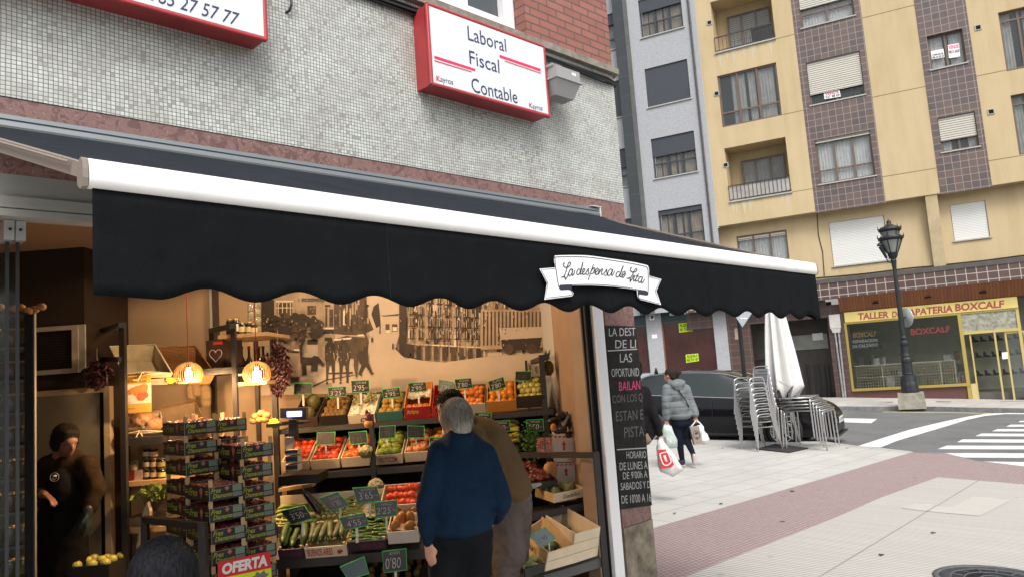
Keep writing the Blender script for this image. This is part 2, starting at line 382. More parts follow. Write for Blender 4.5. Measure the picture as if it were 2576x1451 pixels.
for txt,qq,mi,bo in (('Laboral',[(893,280),(1160,365),(1152,274),(886,180)],0,0),('Fiscal',[(905,445),(1112,512),(1106,418),(898,350)],0,0),('Contable',[(922,640),(1238,722),(1230,632),(910,538)],0,0),
    ('ayros',[(702,582),(790,603),(787,566),(700,542)],0,0),('ayros',[(1343,768),(1410,783),(1408,749),(1341,733)],0,0),('K',[(673,563),(702,571),(699,534),(670,526)],1,.03),('K',[(1318,746),(1343,753),(1340,722),(1315,714)],1,.03)):
    MB().qtext(txt, zq(FG,z2,v,qq), 0, bold=bo).build('lettering', (M_ink,M_pink)[mi], f)
for q in ([(658,388),(942,480),(942,497),(658,408)],[(658,419),(915,497),(916,504),(659,427)],[(1110,382),(1395,480),(1397,499),(1113,402)],[(1145,422),(1397,507),(1397,514),(1147,429)]):
    MB().face(zq(FG,z2,v,[q[3],q[2],q[1],q[0]]), 0).build('red_stripe', M_pink, f)
t,f = signbox(-.6,1.797,3.434,3.961,'long red framed white sign box with the phone number 985 27 57 77')
MB().qtext('985 27 57 77', zq(FG,z1,v,[(1035,2),(1640,180),(1665,95),(1045,-92)]), 0).build('lettering', M_ink, f)
# floodlight
t = thing('floodlight', 'grey metal floodlight housing on the wall beside the Contable sign', 'floodlight', (4.07,3.5,3.6))
gm = mat('grey_cast_metal',(.30,.30,.30),.55,.1); x0,x1 = 3.965,4.225
b = MB(); b.box((x0,3.36,3.725),(x1,3.56,3.80)); b.box((x0-.012,3.35,3.708),(x1+.012,3.57,3.724))
b.hexa([(x0+.03,3.41,3.60),(x1-.03,3.41,3.60),(x1-.03,3.52,3.60),(x0+.03,3.52,3.60),(x0,3.36,3.707),(x1,3.36,3.707),(x1,3.56,3.707),(x0,3.56,3.707)])
b.build('housing', gm, t)
b = MB()
for i in range(6): b.box((x0-.01+i*.018,3.38,3.801),(x0-.004+i*.018,3.54,3.82))
b.build('cooling_fins', gm, t)
b = MB().tube([(x1+.005,3.46,3.75),(x1+.035,3.47,3.75),(x1+.035,3.5,3.82),(x1-.05,3.58,3.86),(x1-.06,3.6,3.86)], .006, 6); b.box((x1-.1,3.57,3.68),(x1-.06,3.598,3.78)); b.build('bracket_cable', M_black, t)
MB().box((x1-.09,3.358,3.76),(x1-.045,3.3595,3.78)).build('sticker', M_white, t)
# cables under the ledge
b = MB(); rnd = random.Random(3)
for k in range(9):
    yb = 3.588-.012*(k%3)-.004; zb = 3.985-.013*(k//3)-.004; ph = rnd.random()*6
    pts = [(x, yb+.003*math.sin(x*3+ph), zb+.008*math.sin(x*2.1+ph)-.012*abs(math.sin(x*1.57))) for x in [(-2+i*.18) for i in range(39)] if x < 4.97]
    pts += [(5.0,3.60,zb-.005),(5.06,3.72,zb-.01),(5.3,4.2,zb-.01)]
    b.tube(pts, .0055+.002*(k%2), 6)
b.build('cable_bundle', M_black, None, label='bundle of black cables running under the concrete ledge', category='cables')
w0 = FS.P(733,-10,.02)
MB().tube([FS.P(733,-10,.02),FS.P(733,12,.03),FS.P(728,28,.02),FS.P(719,33,.0)], .007, 6).build('wall_cable', mat('navy_cable',(.02,.02,.05),.5), None, label='short dark cable entering the mosaic wall between the two signs', category='cable')
# ================= awning =================
AW = thing('awning', 'dark navy retractable awning with white front bar and scalloped valance', 'awning', (2.5,3.5,2.8))
XL, XR, YB = .53, 4.49, 1.9
FA = Fr((0,YB,0),(1,0,0))
prof = [(3.60,2.846),(3.54,2.848),(3.52,2.840),(3.518,2.822),(3.526,2.819),(3.526,2.815),(3.512,2.811),(3.508,2.790),(3.522,2.766),(3.56,2.752),(3.60,2.75)]
b = MB(); n = len(prof); xs = (-.45,4.52)
b.add([(xs[0],y,z) for y,z in prof]+[(xs[1],y,z) for y,z in prof], [(i,(i+1)%n,n+(i+1)%n,n+i) for i in range(n)]+[tuple(range(n)),tuple(range(2*n-1,n-1,-1))])
b.build('cassette', M_alu2, AW)
MB().box((4.42,3.50,2.850),(4.53,3.6,2.854)).box((4.522,3.505,2.775),(4.527,3.6,2.850)).build('end_plate', M_white, AW)
zt = lambda x: 2.219-(x-XL)/(XR-XL)*.049   # top of bar
b = MB(); NX, NY = 24, 14; vs = []
for i in range(NX+1):
    x = XL+.012+(XR-XL-.024)*i/NX
    for j in range(NY+1):
        q = j/NY; y_ = 3.49+(YB+.02-3.49)*q; z_ = 2.775+(zt(x)-2.775)*q-.03*math.sin(math.pi*q)
        vs.append((x,y_,z_))
b.add(vs, [(i*(NY+1)+j,(i+1)*(NY+1)+j,(i+1)*(NY+1)+j+1,i*(NY+1)+j+1) for i in range(NX) for j in range(NY)], 0, True)
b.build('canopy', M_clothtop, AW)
b = MB(); pr = [(.0,0),(.008,0),(.016,-.007),(.021,-.028),(.022,-.050),(.016,-.069),(.0,-.072),(-.02,-.06),(-.022,-.02)]
n = len(pr); b.add([(XL,YB+.012-a,zt(XL)+c) for a,c in pr]+[(XR,YB+.012-a,zt(XR)+c) for a,c in pr], [(i,(i+1)%n,n+(i+1)%n,n+i) for i in range(n)], 0, True)
b.add([(XL,YB+.012-a,zt(XL)+c) for a,c in pr],[tuple(range(n))]); b.add([(XR,YB+.012-a,zt(XR)+c) for a,c in pr],[tuple(range(n-1,-1,-1))])
b.build('front_bar', mat('dusty_white_bar', (.70,.70,.70), .45, var=.10, vs=2.5), AW)
for X,s_ in ((XL,-1),(XR,1)):
    b = MB(); pts = [(X+s_*.002,YB+.012-a*1.08+.001,zt(X)+c*1.03+.001) for a,c in pr]; b.prism(pts if s_>0 else pts[::-1], (s_*.012,0,0)); b.build('bar_end_cap', M_whitecap, AW)
# valance
zb0 = FA.uz(400,752)[1]; xb0 = FA.uz(400,752)[0]; xb1,zb1 = FA.uz(2006,802)
b = MB(); NX = 300; NZ = 8; vs = []
for i in range(NX+1):
    x = XL+.010+(XR-XL-.014)*i/NX
    zbm = zb0+(zb1-zb0)*(x-xb0)/(xb1-xb0)
    zb_ = zbm+.016*(1-math.cos(2*math.pi*(x-.684)/.253)) if x > .684 else zbm+.004*(.684-x)/.1
    for j in range(NZ+1):
        q = j/NZ; zz = (zt(x)-.07)*(1-q)+zb_*q
        w_ = q*(.006*math.sin(x*5.3+1)+.004*math.sin(x*13)+.0025*math.sin(x*31+q*2))
        vs.append((x,YB+.006-w_+.012*q*0,zz))
b.add(vs, [(i*(NZ+1)+j,i*(NZ+1)+j+1,(i+1)*(NZ+1)+j+1,(i+1)*(NZ+1)+j) for i in range(NX) for j in range(NZ)], 0, True)
for px_ in (978,1780):
    x = FA.uz(px_,650)[0]; zb_ = zb0+(zb1-zb0)*(x-xb0)/(xb1-xb0)+.016*(1-math.cos(2*math.pi*(x-.684)/.253))+.006; pts = []
    for j in range(9):
        q = j/8; w_ = q*(.006*math.sin(x*5.3+1)+.004*math.sin(x*13)+.0025*math.sin(x*31+q*2)); pts.append((x,YB+.0035-w_,(zt(x)-.072)*(1-q)+zb_*q))
    MB().tube(pts,.0016,5).build('valance_seam', mat('seam_thread',(.012,.014,.017),.9), AW)
# side return of the valance at the right end
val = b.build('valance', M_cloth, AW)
md = val.modifiers.new('t','SOLIDIFY'); md.thickness = .0015; md.offset = 1
b = MB(); b.prism([(XR-.004,YB+.004,zt(XR)-.07),(XR-.004,YB+.16,zt(XR)-.02),(XR-.004,YB+.12,zt(XR)-.29),(XR-.004,YB+.03,zb1-.002)], (.002,0,0)); b.build('side_flap', M_cloth, AW)
for X in (.545,4.40):
    zw = 2.75
    b = MB(); a = V((X-.012,YB+.03,zt(X)-.022)); c = V((X-.13 if X<1 else X+.02,3.50,zw))
    d = (c-a); b.hexa([a+V((-.012,0,-.02)),a+V((.012,0,-.02)),c+V((.014,0,-.022)),c+V((-.014,0,-.022)),a+V((-.012,0,.018)),a+V((.012,0,.018)),c+V((.014,0,.022)),c+V((-.014,0,.022))])
    b.tube([a+(c-a)*.03+V((-.021,0,.012)),a+(c-a)*.97+V((-.021,0,.012))], .004, 5); b.build('arm', M_whitecap, AW)
# ribbon badge
zr = Zm(2050,950,550,2576)
def R_(pts, v=.016): return [FA.P(*zr(x,y), v) for x,y in pts]
b = MB()
def fill(pts, mi, v): b.face(R_(pts[::-1], v), mi)
panel = smoothpath([(335,250),(333,185),(345,150),(385,133),(800,128),(1050,146)],4)+smoothpath([(1050,146),(1300,182),(1700,243),(1980,303),(2022,335),(2037,400)],4)
panel = [(p.x,p.y) for p in panel]
bot = [(2020,800),(1840,752),(1600,715),(1400,690),(1200,676),(1000,667),(650,668),(640,665),(418,690)]
# split in strips so the n-gon stays simple
top = panel; 
tx = lambda X,arr: next((arr[i][1]+(arr[i+1][1]-arr[i][1])*(X-arr[i][0])/(arr[i+1][0]-arr[i][0]+1e-9) for i in range(len(arr)-1) if min(arr[i][0],arr[i+1][0]) <= X <= max(arr[i][0],arr[i+1][0])), arr[-1][1])
fill(panel+[(2037,500),(2020,800)]+bot[1:], 0, .016)
fill([(70,370),(352,348),(372,420),(418,690),(450,752),(620,742),(655,760),(680,800),(670,845),(640,860),(158,918),(205,630)], 0, .0155)
fill([(2034,495),(2257,558),(2168,765),(2252,1013),(1885,922),(1840,890),(1825,850),(1815,745),(2020,790)], 0, .0155)
fill([(415,688),(445,664),(650,650),(648,742),(600,738),(460,750),(430,730)], 1, .0168)
fill([(1832,750),(1990,765),(2026,790),(2024,828),(1995,845),(1870,825),(1836,850)], 1, .0168)
def stroke(pts, w, v=.0175, mi=1, n=5, sm=True):
    P = smoothpath(pts, n) if sm else [V((x,y,0)) for x,y in pts]
    for q in ribbon2([(p.x,p.y) for p in P], w): b.face(R_([(c.x,c.y) for c in q], v), mi)
stroke([(418,690),(395,560),(372,400),(350,210),(355,180),(380,160),(800,157),(1050,176),(1300,210),(1700,273),(1960,328),(2005,355),(2018,400),(2022,600),(2020,790)], 12)
stroke([(440,662),(650,653),(1000,648),(1200,655),(1400,671),(1600,698),(1835,738),(1995,764)], 11)
for pl in ([(355,368),(102,388),(225,630),(180,890),(640,838)],[(2035,512),(2236,570),(2148,765),(2226,990),(1895,905)]): stroke(pl, 11, sm=False)
stroke([(640,838),(662,820),(655,775),(635,750),(600,745)],11); stroke([(1895,905),(1850,880),(1845,830)],11)
LET = [
[(530,272),(507,268),(503,310),(535,345),(590,335),(630,290),(625,258),(595,262),(570,340),(545,430),(515,500),(480,520),(455,525)],[(490,508),(530,520),(538,565),(575,500),(600,440)],
[(668,388),(635,375),(602,430),(600,485),(622,497),(652,450),(672,380),(660,450),(665,492),(690,465),(708,395)],
[(802,385),(772,375),(745,420),(745,465),(770,475),(803,420),(856,245),(812,430),(815,470),(838,455)],
[(840,450),(882,400),(882,368),(855,378),(843,440),(862,475),(900,450)],[(900,455),(950,365),(948,410),(958,450),(930,476),(902,462)],
[(1040,290),(945,575)],[(995,420),(1040,355),(1062,375),(1042,440),(1000,465)],
[(1055,455),(1122,395),(1115,360),(1082,385),(1072,440),(1095,475),(1130,450)],[(1152,372),(1128,470),(1175,390),(1205,372),(1186,440),(1192,475),(1225,455)],
[(1225,460),(1280,378),(1275,430),(1288,468),(1255,492),(1230,480)],
[(1375,388),(1340,375),(1302,430),(1300,480),(1322,492),(1358,450),(1387,380),(1366,460),(1372,490),(1398,465),(1417,408)],
[(1512,430),(1480,420),(1450,460),(1448,505),(1475,518),(1512,470),(1578,312),(1520,480),(1525,515),(1550,497)],[(1550,495),(1607,450),(1603,415),(1568,435),(1553,490),(1572,527),(1625,455)],
[(1735,353),(1707,352),(1703,395),(1745,430),(1800,420),(1822,385),(1797,370),(1765,415),(1735,485),(1690,535),(1632,540)],[(1665,530),(1702,548),(1695,605),(1730,550),(1768,480)],
[(1785,485),(1755,560),(1765,585),(1800,560)],[(1852,455),(1798,560),(1803,592),(1832,575)],[(1800,495),(1855,508)],
[(1910,520),(1880,512),(1850,560),(1848,600),(1872,612),(1905,570),(1928,512),(1900,590),(1905,622),(1932,605),(1957,558)]]
for l in LET: stroke(l, 15, .0185)
b.build('ribbon_badge', [M_white, mat('badge_ink',(.02,.018,.035),.6)], AW)
# ================= menu chalkboard =================
M_chalk = mat('chalkboard', (.022,.02,.02), .75, var=.4, vs=14)
M_chalkw = mat('chalk_white', (.36,.37,.36), .9); M_chalkp = mat('chalk_pink', (.6,.07,.2), .9); M_chalkd = mat('chalk_faded', (.13,.13,.13), .9)
zc = Zm(2250,1200,300,432)
q = [FS.P(1562,1280,.012),FS.P(1640,1270,.012),FS.P(1601,820,.012),FS.P(1522,818,.012)]
t = thing('menu_chalkboard', 'tall black chalkboard with white and pink handwriting on the marble pillar', 'chalkboard', (4.77,3.59,.56))
bd = MB().prism(q, (0,.011,0)).build('board', M_chalk, t)
def ct(s,x0,x1,ya,yb,mi=0,x2=None,x3=None,sl=-.03):
    h = yb-ya; dx = (x1-x0)*sl
    b = MB(); b.qtext(s, zq(FS,zc,.0135,[(x0+h*.12,yb),(x1+h*.12,yb+dx),(x1,ya+dx),(x0,ya)]), 0, shear=.15); b.build('chalk_line', [M_chalkw,M_chalkp,M_chalkd][mi], bd)
ct('LA DEST',112,262,80,124); ct('DE LI',146,266,145,190); ct('LAS',172,242,220,268,0); ct('OPORTUNID',128,280,302,348,0); ct('BAILAN',168,288,376,424,1,sl=-.08); ct('CON LOS Q',133,300,450,500,2,sl=-.08)
ct('ESTAN E',150,304,538,592,2,sl=-.08); ct('PISTA',195,306,625,682,2,sl=-.08); ct('HORARIO',210,320,758,797); ct('DE LUNES A',172,325,820,862,sl=-.06); ct("DE 9'00h A",190,325,872,912,sl=-.08); ct('SABADOS Y D',178,342,932,972,sl=-.08); ct("DE 10'00 A 16",182,346,1000,1046,sl=-.08)
for y0,x0,x1 in ((203,110,272),(747,160,324)): MB().face(zq(FS,zc,.0135,[(x0,y0+4),(x1,y0-6),(x1,y0-12),(x0,y0-2)]), 0).build('chalk_rule', M_chalkw, bd)
z3 = Zm(2300,0,850,1542); z4 = Zm(3000,0,920,1483); z5b = Zm(2300,700,900,1866); z6 = Zm(3050,800,870,1578)
z7 = Zm(2300,1100,1000,1310); z8 = Zm(2900,1400,1020,1832); z4b = Zm(2750,1350,550,1773); zw = Zm(2450,1350,300,871); zg = Zm(2850,1150,450,2176)
def uvrot(o, ang):
    c, s = math.cos(ang), math.sin(ang)
    for l in o.data.uv_layers[0].data:
        x, y = l.uv; l.uv = (x*c+y*s, -x*s+y*c)
# ---------- ground ----------
def asphalt():
    m = mat('asphalt', (.155,.157,.16), .9, var=.18, vs=.9, bump=.5, bs=260, var2=(.19,.19,.188)); return m
M_asph = asphalt()
M_mark = mat('road_paint', (.50,.51,.51), .8, var=.55, vs=5, var2=(.62,.63,.63))
_r = next(n for n in M_mark.node_tree.nodes if n.type == 'MAP_RANGE'); _r.inputs['From Min'].default_value = .30; _r.inputs['From Max'].default_value = .42
M_pave = tilemat('plaza_slabs', (.46,.45,.42), (.425,.415,.39), (.22,.21,.19), .60, .40, .006, offset=.5, rough=.8, bump=.25, dirt=.5, dcol=(.30,.285,.26), ds=1.1, specks=2.2)
M_rib = tilemat('ribbed_slabs', (.47,.455,.42), (.43,.415,.385), (.23,.22,.195), 1.2, .052, .008, offset=0, rough=.8, bump=.5, dirt=.35, dcol=(.36,.345,.31), ds=1.8, smooth=.3, specks=2.6, chips=0)
M_band = tilemat('red_tactile_slabs', (.355,.275,.265), (.315,.24,.232), (.20,.145,.14), .058, .050, .007, offset=.5, rough=.85, bump=.6, dirt=.45, dcol=(.27,.22,.21), ds=1.6, smooth=.6, specks=3)
M_kerb = mat('kerb_stone', (.20,.20,.20), .85, var=.3, vs=5)
M_farpave = tilemat('far_pavement_slabs', (.46,.44,.41), (.41,.39,.36), (.2,.19,.18), .9, .9, .012, rough=.85, bump=.2, dirt=.3, ds=.8)
def sheet(pts, m, name, dz=0, up=0, rot=None):
    "pts: world points; laid on the sloping ground"
    b = MB(); P = [V((p[0],p[1],gz(p[0],p[1])+dz+up)) for p in pts]
    a = sum((P[i].x*P[(i+1)%len(P)].y-P[(i+1)%len(P)].x*P[i].y) for i in range(len(P)))
    if a < 0: P = P[::-1]
    b.face(P); o = b.build(name, m, None, kind='structure')
    if rot is not None: uvrot(o, rot)
    return o
E_ = [(1500,1056),(1664,1069),(1807,1082),(1888,1089),(1950,1095),(2052,1107),(2158,1120.5),(2217,1126),(2299,1135),(2378,1138.5),(2455,1158),(2576,1172),(2700,1187)]
EW = [atg(*p) for p in E_]
bt = [atg(*z8(*p)) for p in [(0,905),(480,765),(1075,588),(1290,597),(1500,652),(1832,692),(2200,735)]]
bb = [atg(*z8(*p)) for p in [(0,1255),(520,1050),(850,905),(1240,765),(1480,785),(1832,815),(2200,850)]]
Bd = (bt[1]-bt[0]).normalized(); rotB = math.atan2(Bd.y, Bd.x)
t0 = bt[0]-Bd*6; b0 = bb[0]-(bb[1]-bb[0]).normalized()*6
sheet([(-250,-250),(250,-250),(250,250),(-250,250)], M_asph, 'road', -.12)
# the plaza pavement is a raised slab with a kerb edge
pts = EW+[V((14,-4,0)),V((14,-30,0)),V((-30,-30,0)),V((-30,3.7,0)),V((4.7,3.7,0)),V((6.2,7.2,0))]
b = MB(); P = [V((p.x,p.y,gz(p.x,p.y))) for p in pts]; A_ = sum((P[i].x*P[(i+1)%len(P)].y-P[(i+1)%len(P)].x*P[i].y) for i in range(len(P)))
if A_ < 0: P = P[::-1]
b.face(P); b.add(P+[p-V((0,0,.2)) for p in P], [(i,len(P)+i,len(P)+(i+1)%len(P),(i+1)%len(P)) for i in range(len(P))], 1)
o = b.build('pavement', [M_pave,M_kerb], None, kind='structure'); uvrot(o, rotB)
# far-side near edge stones
b = MB()
for i in range(2,9):
    a, c = EW[i], EW[i+1]; d = (c-a).normalized(); nn = V((-d.y,d.x,0)); 
    if nn.dot(V((0,0,1.65))-a) < 0: nn = -nn
    k = max(1,int((c-a).length/1.0))
    for j in range(k):
        p = a+(c-a)*((j+.006)/k); q = a+(c-a)*((j+.994)/k)
        q4 = [p,q,q+nn*.16,p+nn*.16]; q4 = [V((v.x,v.y,gz(v.x,v.y)+.004)) for v in q4]
        b.face(q4 if (q4[1]-q4[0]).cross(q4[2]-q4[0]).z > 0 else q4[::-1])
b.build('kerb', mat('pale_kerb',(.40,.39,.36),.8,var=.15,vs=3), None, kind='structure')
sheet([t0]+bt+bb[::-1]+[b0], M_band, 'red_tactile_path', up=.004, rot=rotB)
sheet([b0]+bb+[V((13.5,-3.8,0)),V((13.5,-29,0)),V((-10,-29,0)),V((-10,.5,0))], M_rib, 'ribbed_pavement', up=.004, rot=rotB+math.pi/2+.06)
sheet([atg(*z8(*p)) for p in [(990,980),(1090,945),(1335,975),(1490,897),(1740,925),(1530,1035),(1240,1010)]], tilemat('newer_ribbed_slabs',(.54,.52,.48),(.51,.49,.45),(.26,.25,.23),.60,.052,.010,rough=.8,bump=.4), 'pavement_patch', up=.008, rot=rotB+math.pi/2+.06)
# markings
def mark(px, name='road_marking', Z=z8, m=None):
    b = MB(); P = [atg(*Z(*p), -.116) for p in px]; nrm = (P[1]-P[0]).cross(P[2]-P[0])
    b.face(P if nrm.z > 0 else P[::-1]); return b.build(name, m or M_mark, None, kind='structure')
up_ = [(690,548),(870,490),(1050,435),(1280,380),(1450,345),(1580,325),(1720,321),(1900,322)]; lo = [(845,558),(960,512),(1130,462),(1300,412),(1440,368),(1560,342),(1700,328),(1900,329)]
b = MB(); A2 = [atg(*z8(*p),-.116) for p in up_]; B2 = [atg(*z8(*p),-.116) for p in lo]
for i in range(len(A2)-1): b.face([B2[i],B2[i+1],A2[i+1],A2[i]])
b.build('road_marking', M_mark, None, kind='structure')
mark([(560,357),(822,362),(782,391),(560,384)])
for q in ([(1805,375),(2300,372),(2300,384),(1795,384)],[(1740,401),(2300,402),(2300,416),(1708,415)],[(1650,432),(2300,434),(2300,449),(1610,447)],[(1540,462),(2300,466),(2300,484),(1496,480)],[(1410,502),(2300,505),(2300,528),(1370,522)],[(1300,545),(2300,548),(2300,573),(1238,569)],[(1280,596),(2300,600),(2300,632),(1420,627)],[(1550,654),(2300,666),(2300,705),(1840,688)]): mark(q)
mark([(860,313),(1300,316),(1600,322),(1600,325),(1300,320),(860,316)], m=mat('yellow_road_paint',(.55,.42,.12),.8))
# ---------- far side frames ----------
FY = Fr(at(2297,900,28), -vdir(-2450))
O2 = FY.O - FY.N*.5
FL_ = Fr(O2, FY.U)                     # set-back street level plane
kb = [z6(*p) for p in [(-300,1396),(100,1394),(320,1394),(500,1397),(900,1397),(1200,1405),(1578,1412),(1900,1421)]]
KB = [atg(*p,-.118) for p in kb]
base = [z6(*p) for p in [(-900,1301),(-300,1303),(0,1304),(400,1306),(800,1311),(1220,1316),(1578,1322),(1900,1326)]]
BS = [FL_.P(*p) for p in base]
b = MB()
for i in range(len(KB)-1):
    a, c = KB[i], KB[i+1]; h = V((0,0,.13)); d = (c-a); ins = (FY.N*-1)*.14
    b.face([a,c,c+h,a+h],1); b.face([a+h,c+h,c+h+ins,a+h+ins],1)
    b.face([a+h+ins,c+h+ins,BS[i+1],BS[i]],0)
a,c = KB[0],BS[0]; far = (c-BS[3]).normalized()
b.face([KB[0]+V((0,0,.13)),BS[0],BS[0]+far*30,KB[0]+V((0,0,.13))+far*30],0); b.face([KB[0]+far*30,KB[0],KB[0]+V((0,0,.13)),KB[0]+V((0,0,.13))+far*30],1)
b.build('far_pavement', [M_farpave,M_kerb], None, kind='structure')
# ---------- facade helpers ----------
def rectpx(fr, Z, TL, TR, BR, BL, v=0):
    a,b_,c,d = [fr.uz(*Z(*p), v) for p in (TL,TR,BR,BL)]
    return ((a[0]+d[0])/2, (b_[0]+c[0])/2, (c[1]+d[1])/2, (a[1]+b_[1])/2)   # u0,u1,z0,z1
def holewall(b, fr, u0, u1, z0, z1, holes, v=0, depth=.2, mi=0, mr=None):
    mr = mi if mr is None else mr
    hs = [(max(a,u0),min(c,u1),max(e,z0),min(g,z1)) for a,c,e,g in holes]; hs = [h for h in hs if h[1] > h[0] and h[3] > h[2]]
    us = sorted({u0,u1,*[h[0] for h in hs],*[h[1] for h in hs]}); zs_ = sorted({z0,z1,*[h[2] for h in hs],*[h[3] for h in hs]})
    for i in range(len(us)-1):
        for j in range(len(zs_)-1):
            cu, cz = (us[i]+us[i+1])/2, (zs_[j]+zs_[j+1])/2
            if any(h[0]<cu<h[1] and h[2]<cz<h[3] for h in hs): continue
            b.face([fr.p(us[i],v,zs_[j]),fr.p(us[i+1],v,zs_[j]),fr.p(us[i+1],v,zs_[j+1]),fr.p(us[i],v,zs_[j+1])], mi)
    for a,c,e,g in hs:
        p = [fr.p(a,v,e),fr.p(c,v,e),fr.p(c,v,g),fr.p(a,v,g)]; q = [x-fr.N*depth for x in p]
        for k in range(4): b.face([p[k],q[k],q[(k+1)%4],p[(k+1)%4]], mr)
    return b
def streaky(name, c1, c2, sc=(2.2,2.2,.28)):
    m = mat(name, c1, .9, bump=.15, bs=60); nt = m.node_tree; b = nt.nodes['Principled BSDF']; L = nt.links.new; tc = nd(nt,'ShaderNodeTexCoord'); out = None
    for k,(s_,lo,hi) in enumerate(((sc,.42,.75),((.5,.5,.5),.35,.7))):
        mp_ = nd(nt,'ShaderNodeMapping'); mp_.inputs['Scale'].default_value = s_; n = nd(nt,'ShaderNodeTexNoise'); n.inputs['Scale'].default_value = 1; n.inputs['Detail'].default_value = 7; n.inputs['Roughness'].default_value = .62
        L(tc.outputs['Object'],mp_.inputs['Vector']); L(mp_.outputs['Vector'],n.inputs['Vector']); r = nd(nt,'ShaderNodeMapRange'); r.inputs['From Min'].default_value = lo; r.inputs['From Max'].default_value = hi; r.inputs['To Max'].default_value = .8 if k == 0 else .45; L(n.outputs['Fac'],r.inputs['Value'])
        x = nd(nt,'ShaderNodeMix',data_type='RGBA'); x.inputs['B'].default_value = (*c2,1) if k == 0 else (min(1,c1[0]*1.15),min(1,c1[1]*1.15),min(1,c1[2]*1.2),1)
        if out: L(out,x.inputs['A'])
        else: x.inputs['A'].default_value = (*c1,1)
        L(r.outputs['Result'],x.inputs['Factor']); out = x.outputs['Result']
    L(out,b.inputs['Base Color']); return m
M_granite = mat('grey_granite', (.33,.34,.36), .55, var=.28, vs=26)
M_blackst = tilemat('black_stone_cladding', (.028,.034,.036), (.035,.04,.042), (.06,.065,.065), 2.0, .9, .012, rough=.25, bump=.1)
M_yellow = streaky('yellow_render', (.49,.388,.235), (.40,.305,.17))
M_yellow2 = mat('yellow_render_streaked', (.47,.38,.24), .9, var=.14, vs=2.2)
M_browntile = tilemat('brown_glazed_tiles', (.125,.082,.072), (.072,.058,.06), (.27,.235,.21), .262, .262, .010, rough=.45, bump=.3, dirt=.3, dcol=(.15,.11,.09), ds=3)
M_dframe = mat('charcoal_frame', (.035,.042,.05), .45)
M_bframe = mat('bronze_frame', (.13,.085,.06), .5)
M_shut = tilemat('cream_shutter_slats', (.56,.54,.47), (.54,.52,.45), (.18,.17,.14), 50, .085, .016, rough=.6, bump=.6, dirt=.15, ds=2)
M_shutw = tilemat('white_shutter_slats', (.66,.67,.64), (.64,.65,.62), (.34,.34,.32), 50, .06, .006, rough=.5, bump=.5)
M_shutd = tilemat('charcoal_shutter_slats', (.045,.052,.068), (.042,.05,.065), (.025,.028,.035), 50, .05, .008, rough=.5, bump=.6)
M_glass = mat('street_window_glass', (.05,.065,.07), .04, spec=1.0)
M_curt = mat('net_curtain', (.45,.45,.43), .9, var=.2, vs=3)
M_tanc = mat('tan_curtain', (.42,.33,.25), .9, var=.2, vs=3)
M_curtw = mat('white_curtain', (.80,.82,.82), .9, var=.15, vs=7)
M_sill = mat('stone_sill', (.40,.40,.38), .7)
M_dark = mat('dark_interior', (.012,.012,.013), .8)
def curtain(b, fr, u0, u1, z0, z1, v, mi=0, n=None):
    "pleated cloth hanging behind the glass"
    n = n or max(6,int((u1-u0)*18)); pts = []
    for i in range(n+1): pts.append((u0+(u1-u0)*i/n, v-.02+.02*(i%2)))
    for i in range(n): b.face([fr.p(pts[i][0],pts[i][1],z0),fr.p(pts[i+1][0],pts[i+1][1],z0),fr.p(pts[i+1][0],pts[i+1][1],z1),fr.p(pts[i][0],pts[i][1],z1)], mi)
def window(par, fr, r, fm, shut=0, sm=None, cols=3, trans=None, cur=M_curt, depth=.2, v=0, sill=True, label=None, fw=.06, curs=None):
    u0,u1,z0,z1 = r; vb = v-depth+.02
    f = MB()
    f.fb(fr,u0,u1,vb,vb+.06,z0,z0+fw); f.fb(fr,u0,u1,vb,vb+.06,z1-fw,z1); f.fb(fr,u0,u0+fw,vb,vb+.06,z0+fw,z1-fw); f.fb(fr,u1-fw,u1,vb,vb+.06,z0+fw,z1-fw)
    for k in range(1,cols):
        uc = u0+(u1-u0)*k/cols; f.fb(fr,uc-fw*.6,uc+fw*.6,vb,vb+.055,z0+fw,z1-fw)
    if trans:
        zt_ = z0+(z1-z0)*trans; f.fb(fr,u0+fw,u1-fw,vb,vb+.05,zt_-fw*.5,zt_+fw*.5)
    w = f.build('window', fm, par)
    if label: w['label'] = label
    g = MB(); g.fb(fr,u0+fw*.5,u1-fw*.5,vb+.018,vb+.024,z0+.02,z1-.02); 
    g.build('pane', GLW, w)
    if cur:
        c = MB()
        if curs:
            for a,e in curs: curtain(c,fr,u0+(u1-u0)*a,u0+(u1-u0)*e,z0+.03,z1-.03,vb-.06)
        else: curtain(c,fr,u0+.04,u1-.04,z0+.03,z1-.03,vb-.06)
        c.build('curtain', cur, w)
    d = MB(); d.fb(fr,u0,u1,vb-.5,vb-.45,z0-.1,z1+.1); d.build('room_behind', M_dark, w)
    if shut:
        s_ = MB(); zz = z1-(z1-z0)*shut; s_.fb(fr,u0+.02,u1-.02,v-.085,v-.055,zz,z1); s_.build('shutter', sm or M_shut, w)
    if sill:
        s_ = MB(); s_.fb(fr,u0-.05,u1+.05,v-.1,v+.06,z0-.05,z0-.004); s_.build('sill', M_sill, w)
    return w
GLW = mat('clear_pane', (.10,.12,.125), .03, alpha=.25, spec=.8)
# ---------- yellow building ----------
YB_ = thing('apartment_building', 'yellow rendered apartment block with brown tiled window bays above the shoe repair shop', 'building', FY.p(0,0,-.5))
uL = rectpx(FY,z3,(660,0),(662,0),(790,1451),(788,1451))[0]-.0
uT = [FY.uz(*z4(*p))[0] for p in ((120,650),(551,640),(888,620),(1207,600))]
u_end = FY.uz(2576,500)[0]+6; Ztop = 19
zsof = FY.uz(*z4(632,1243))[1]
uc1 = FY.uz(*z4(30,680))[0]       # edge between the balcony bay and the tile bay (shallow joint)
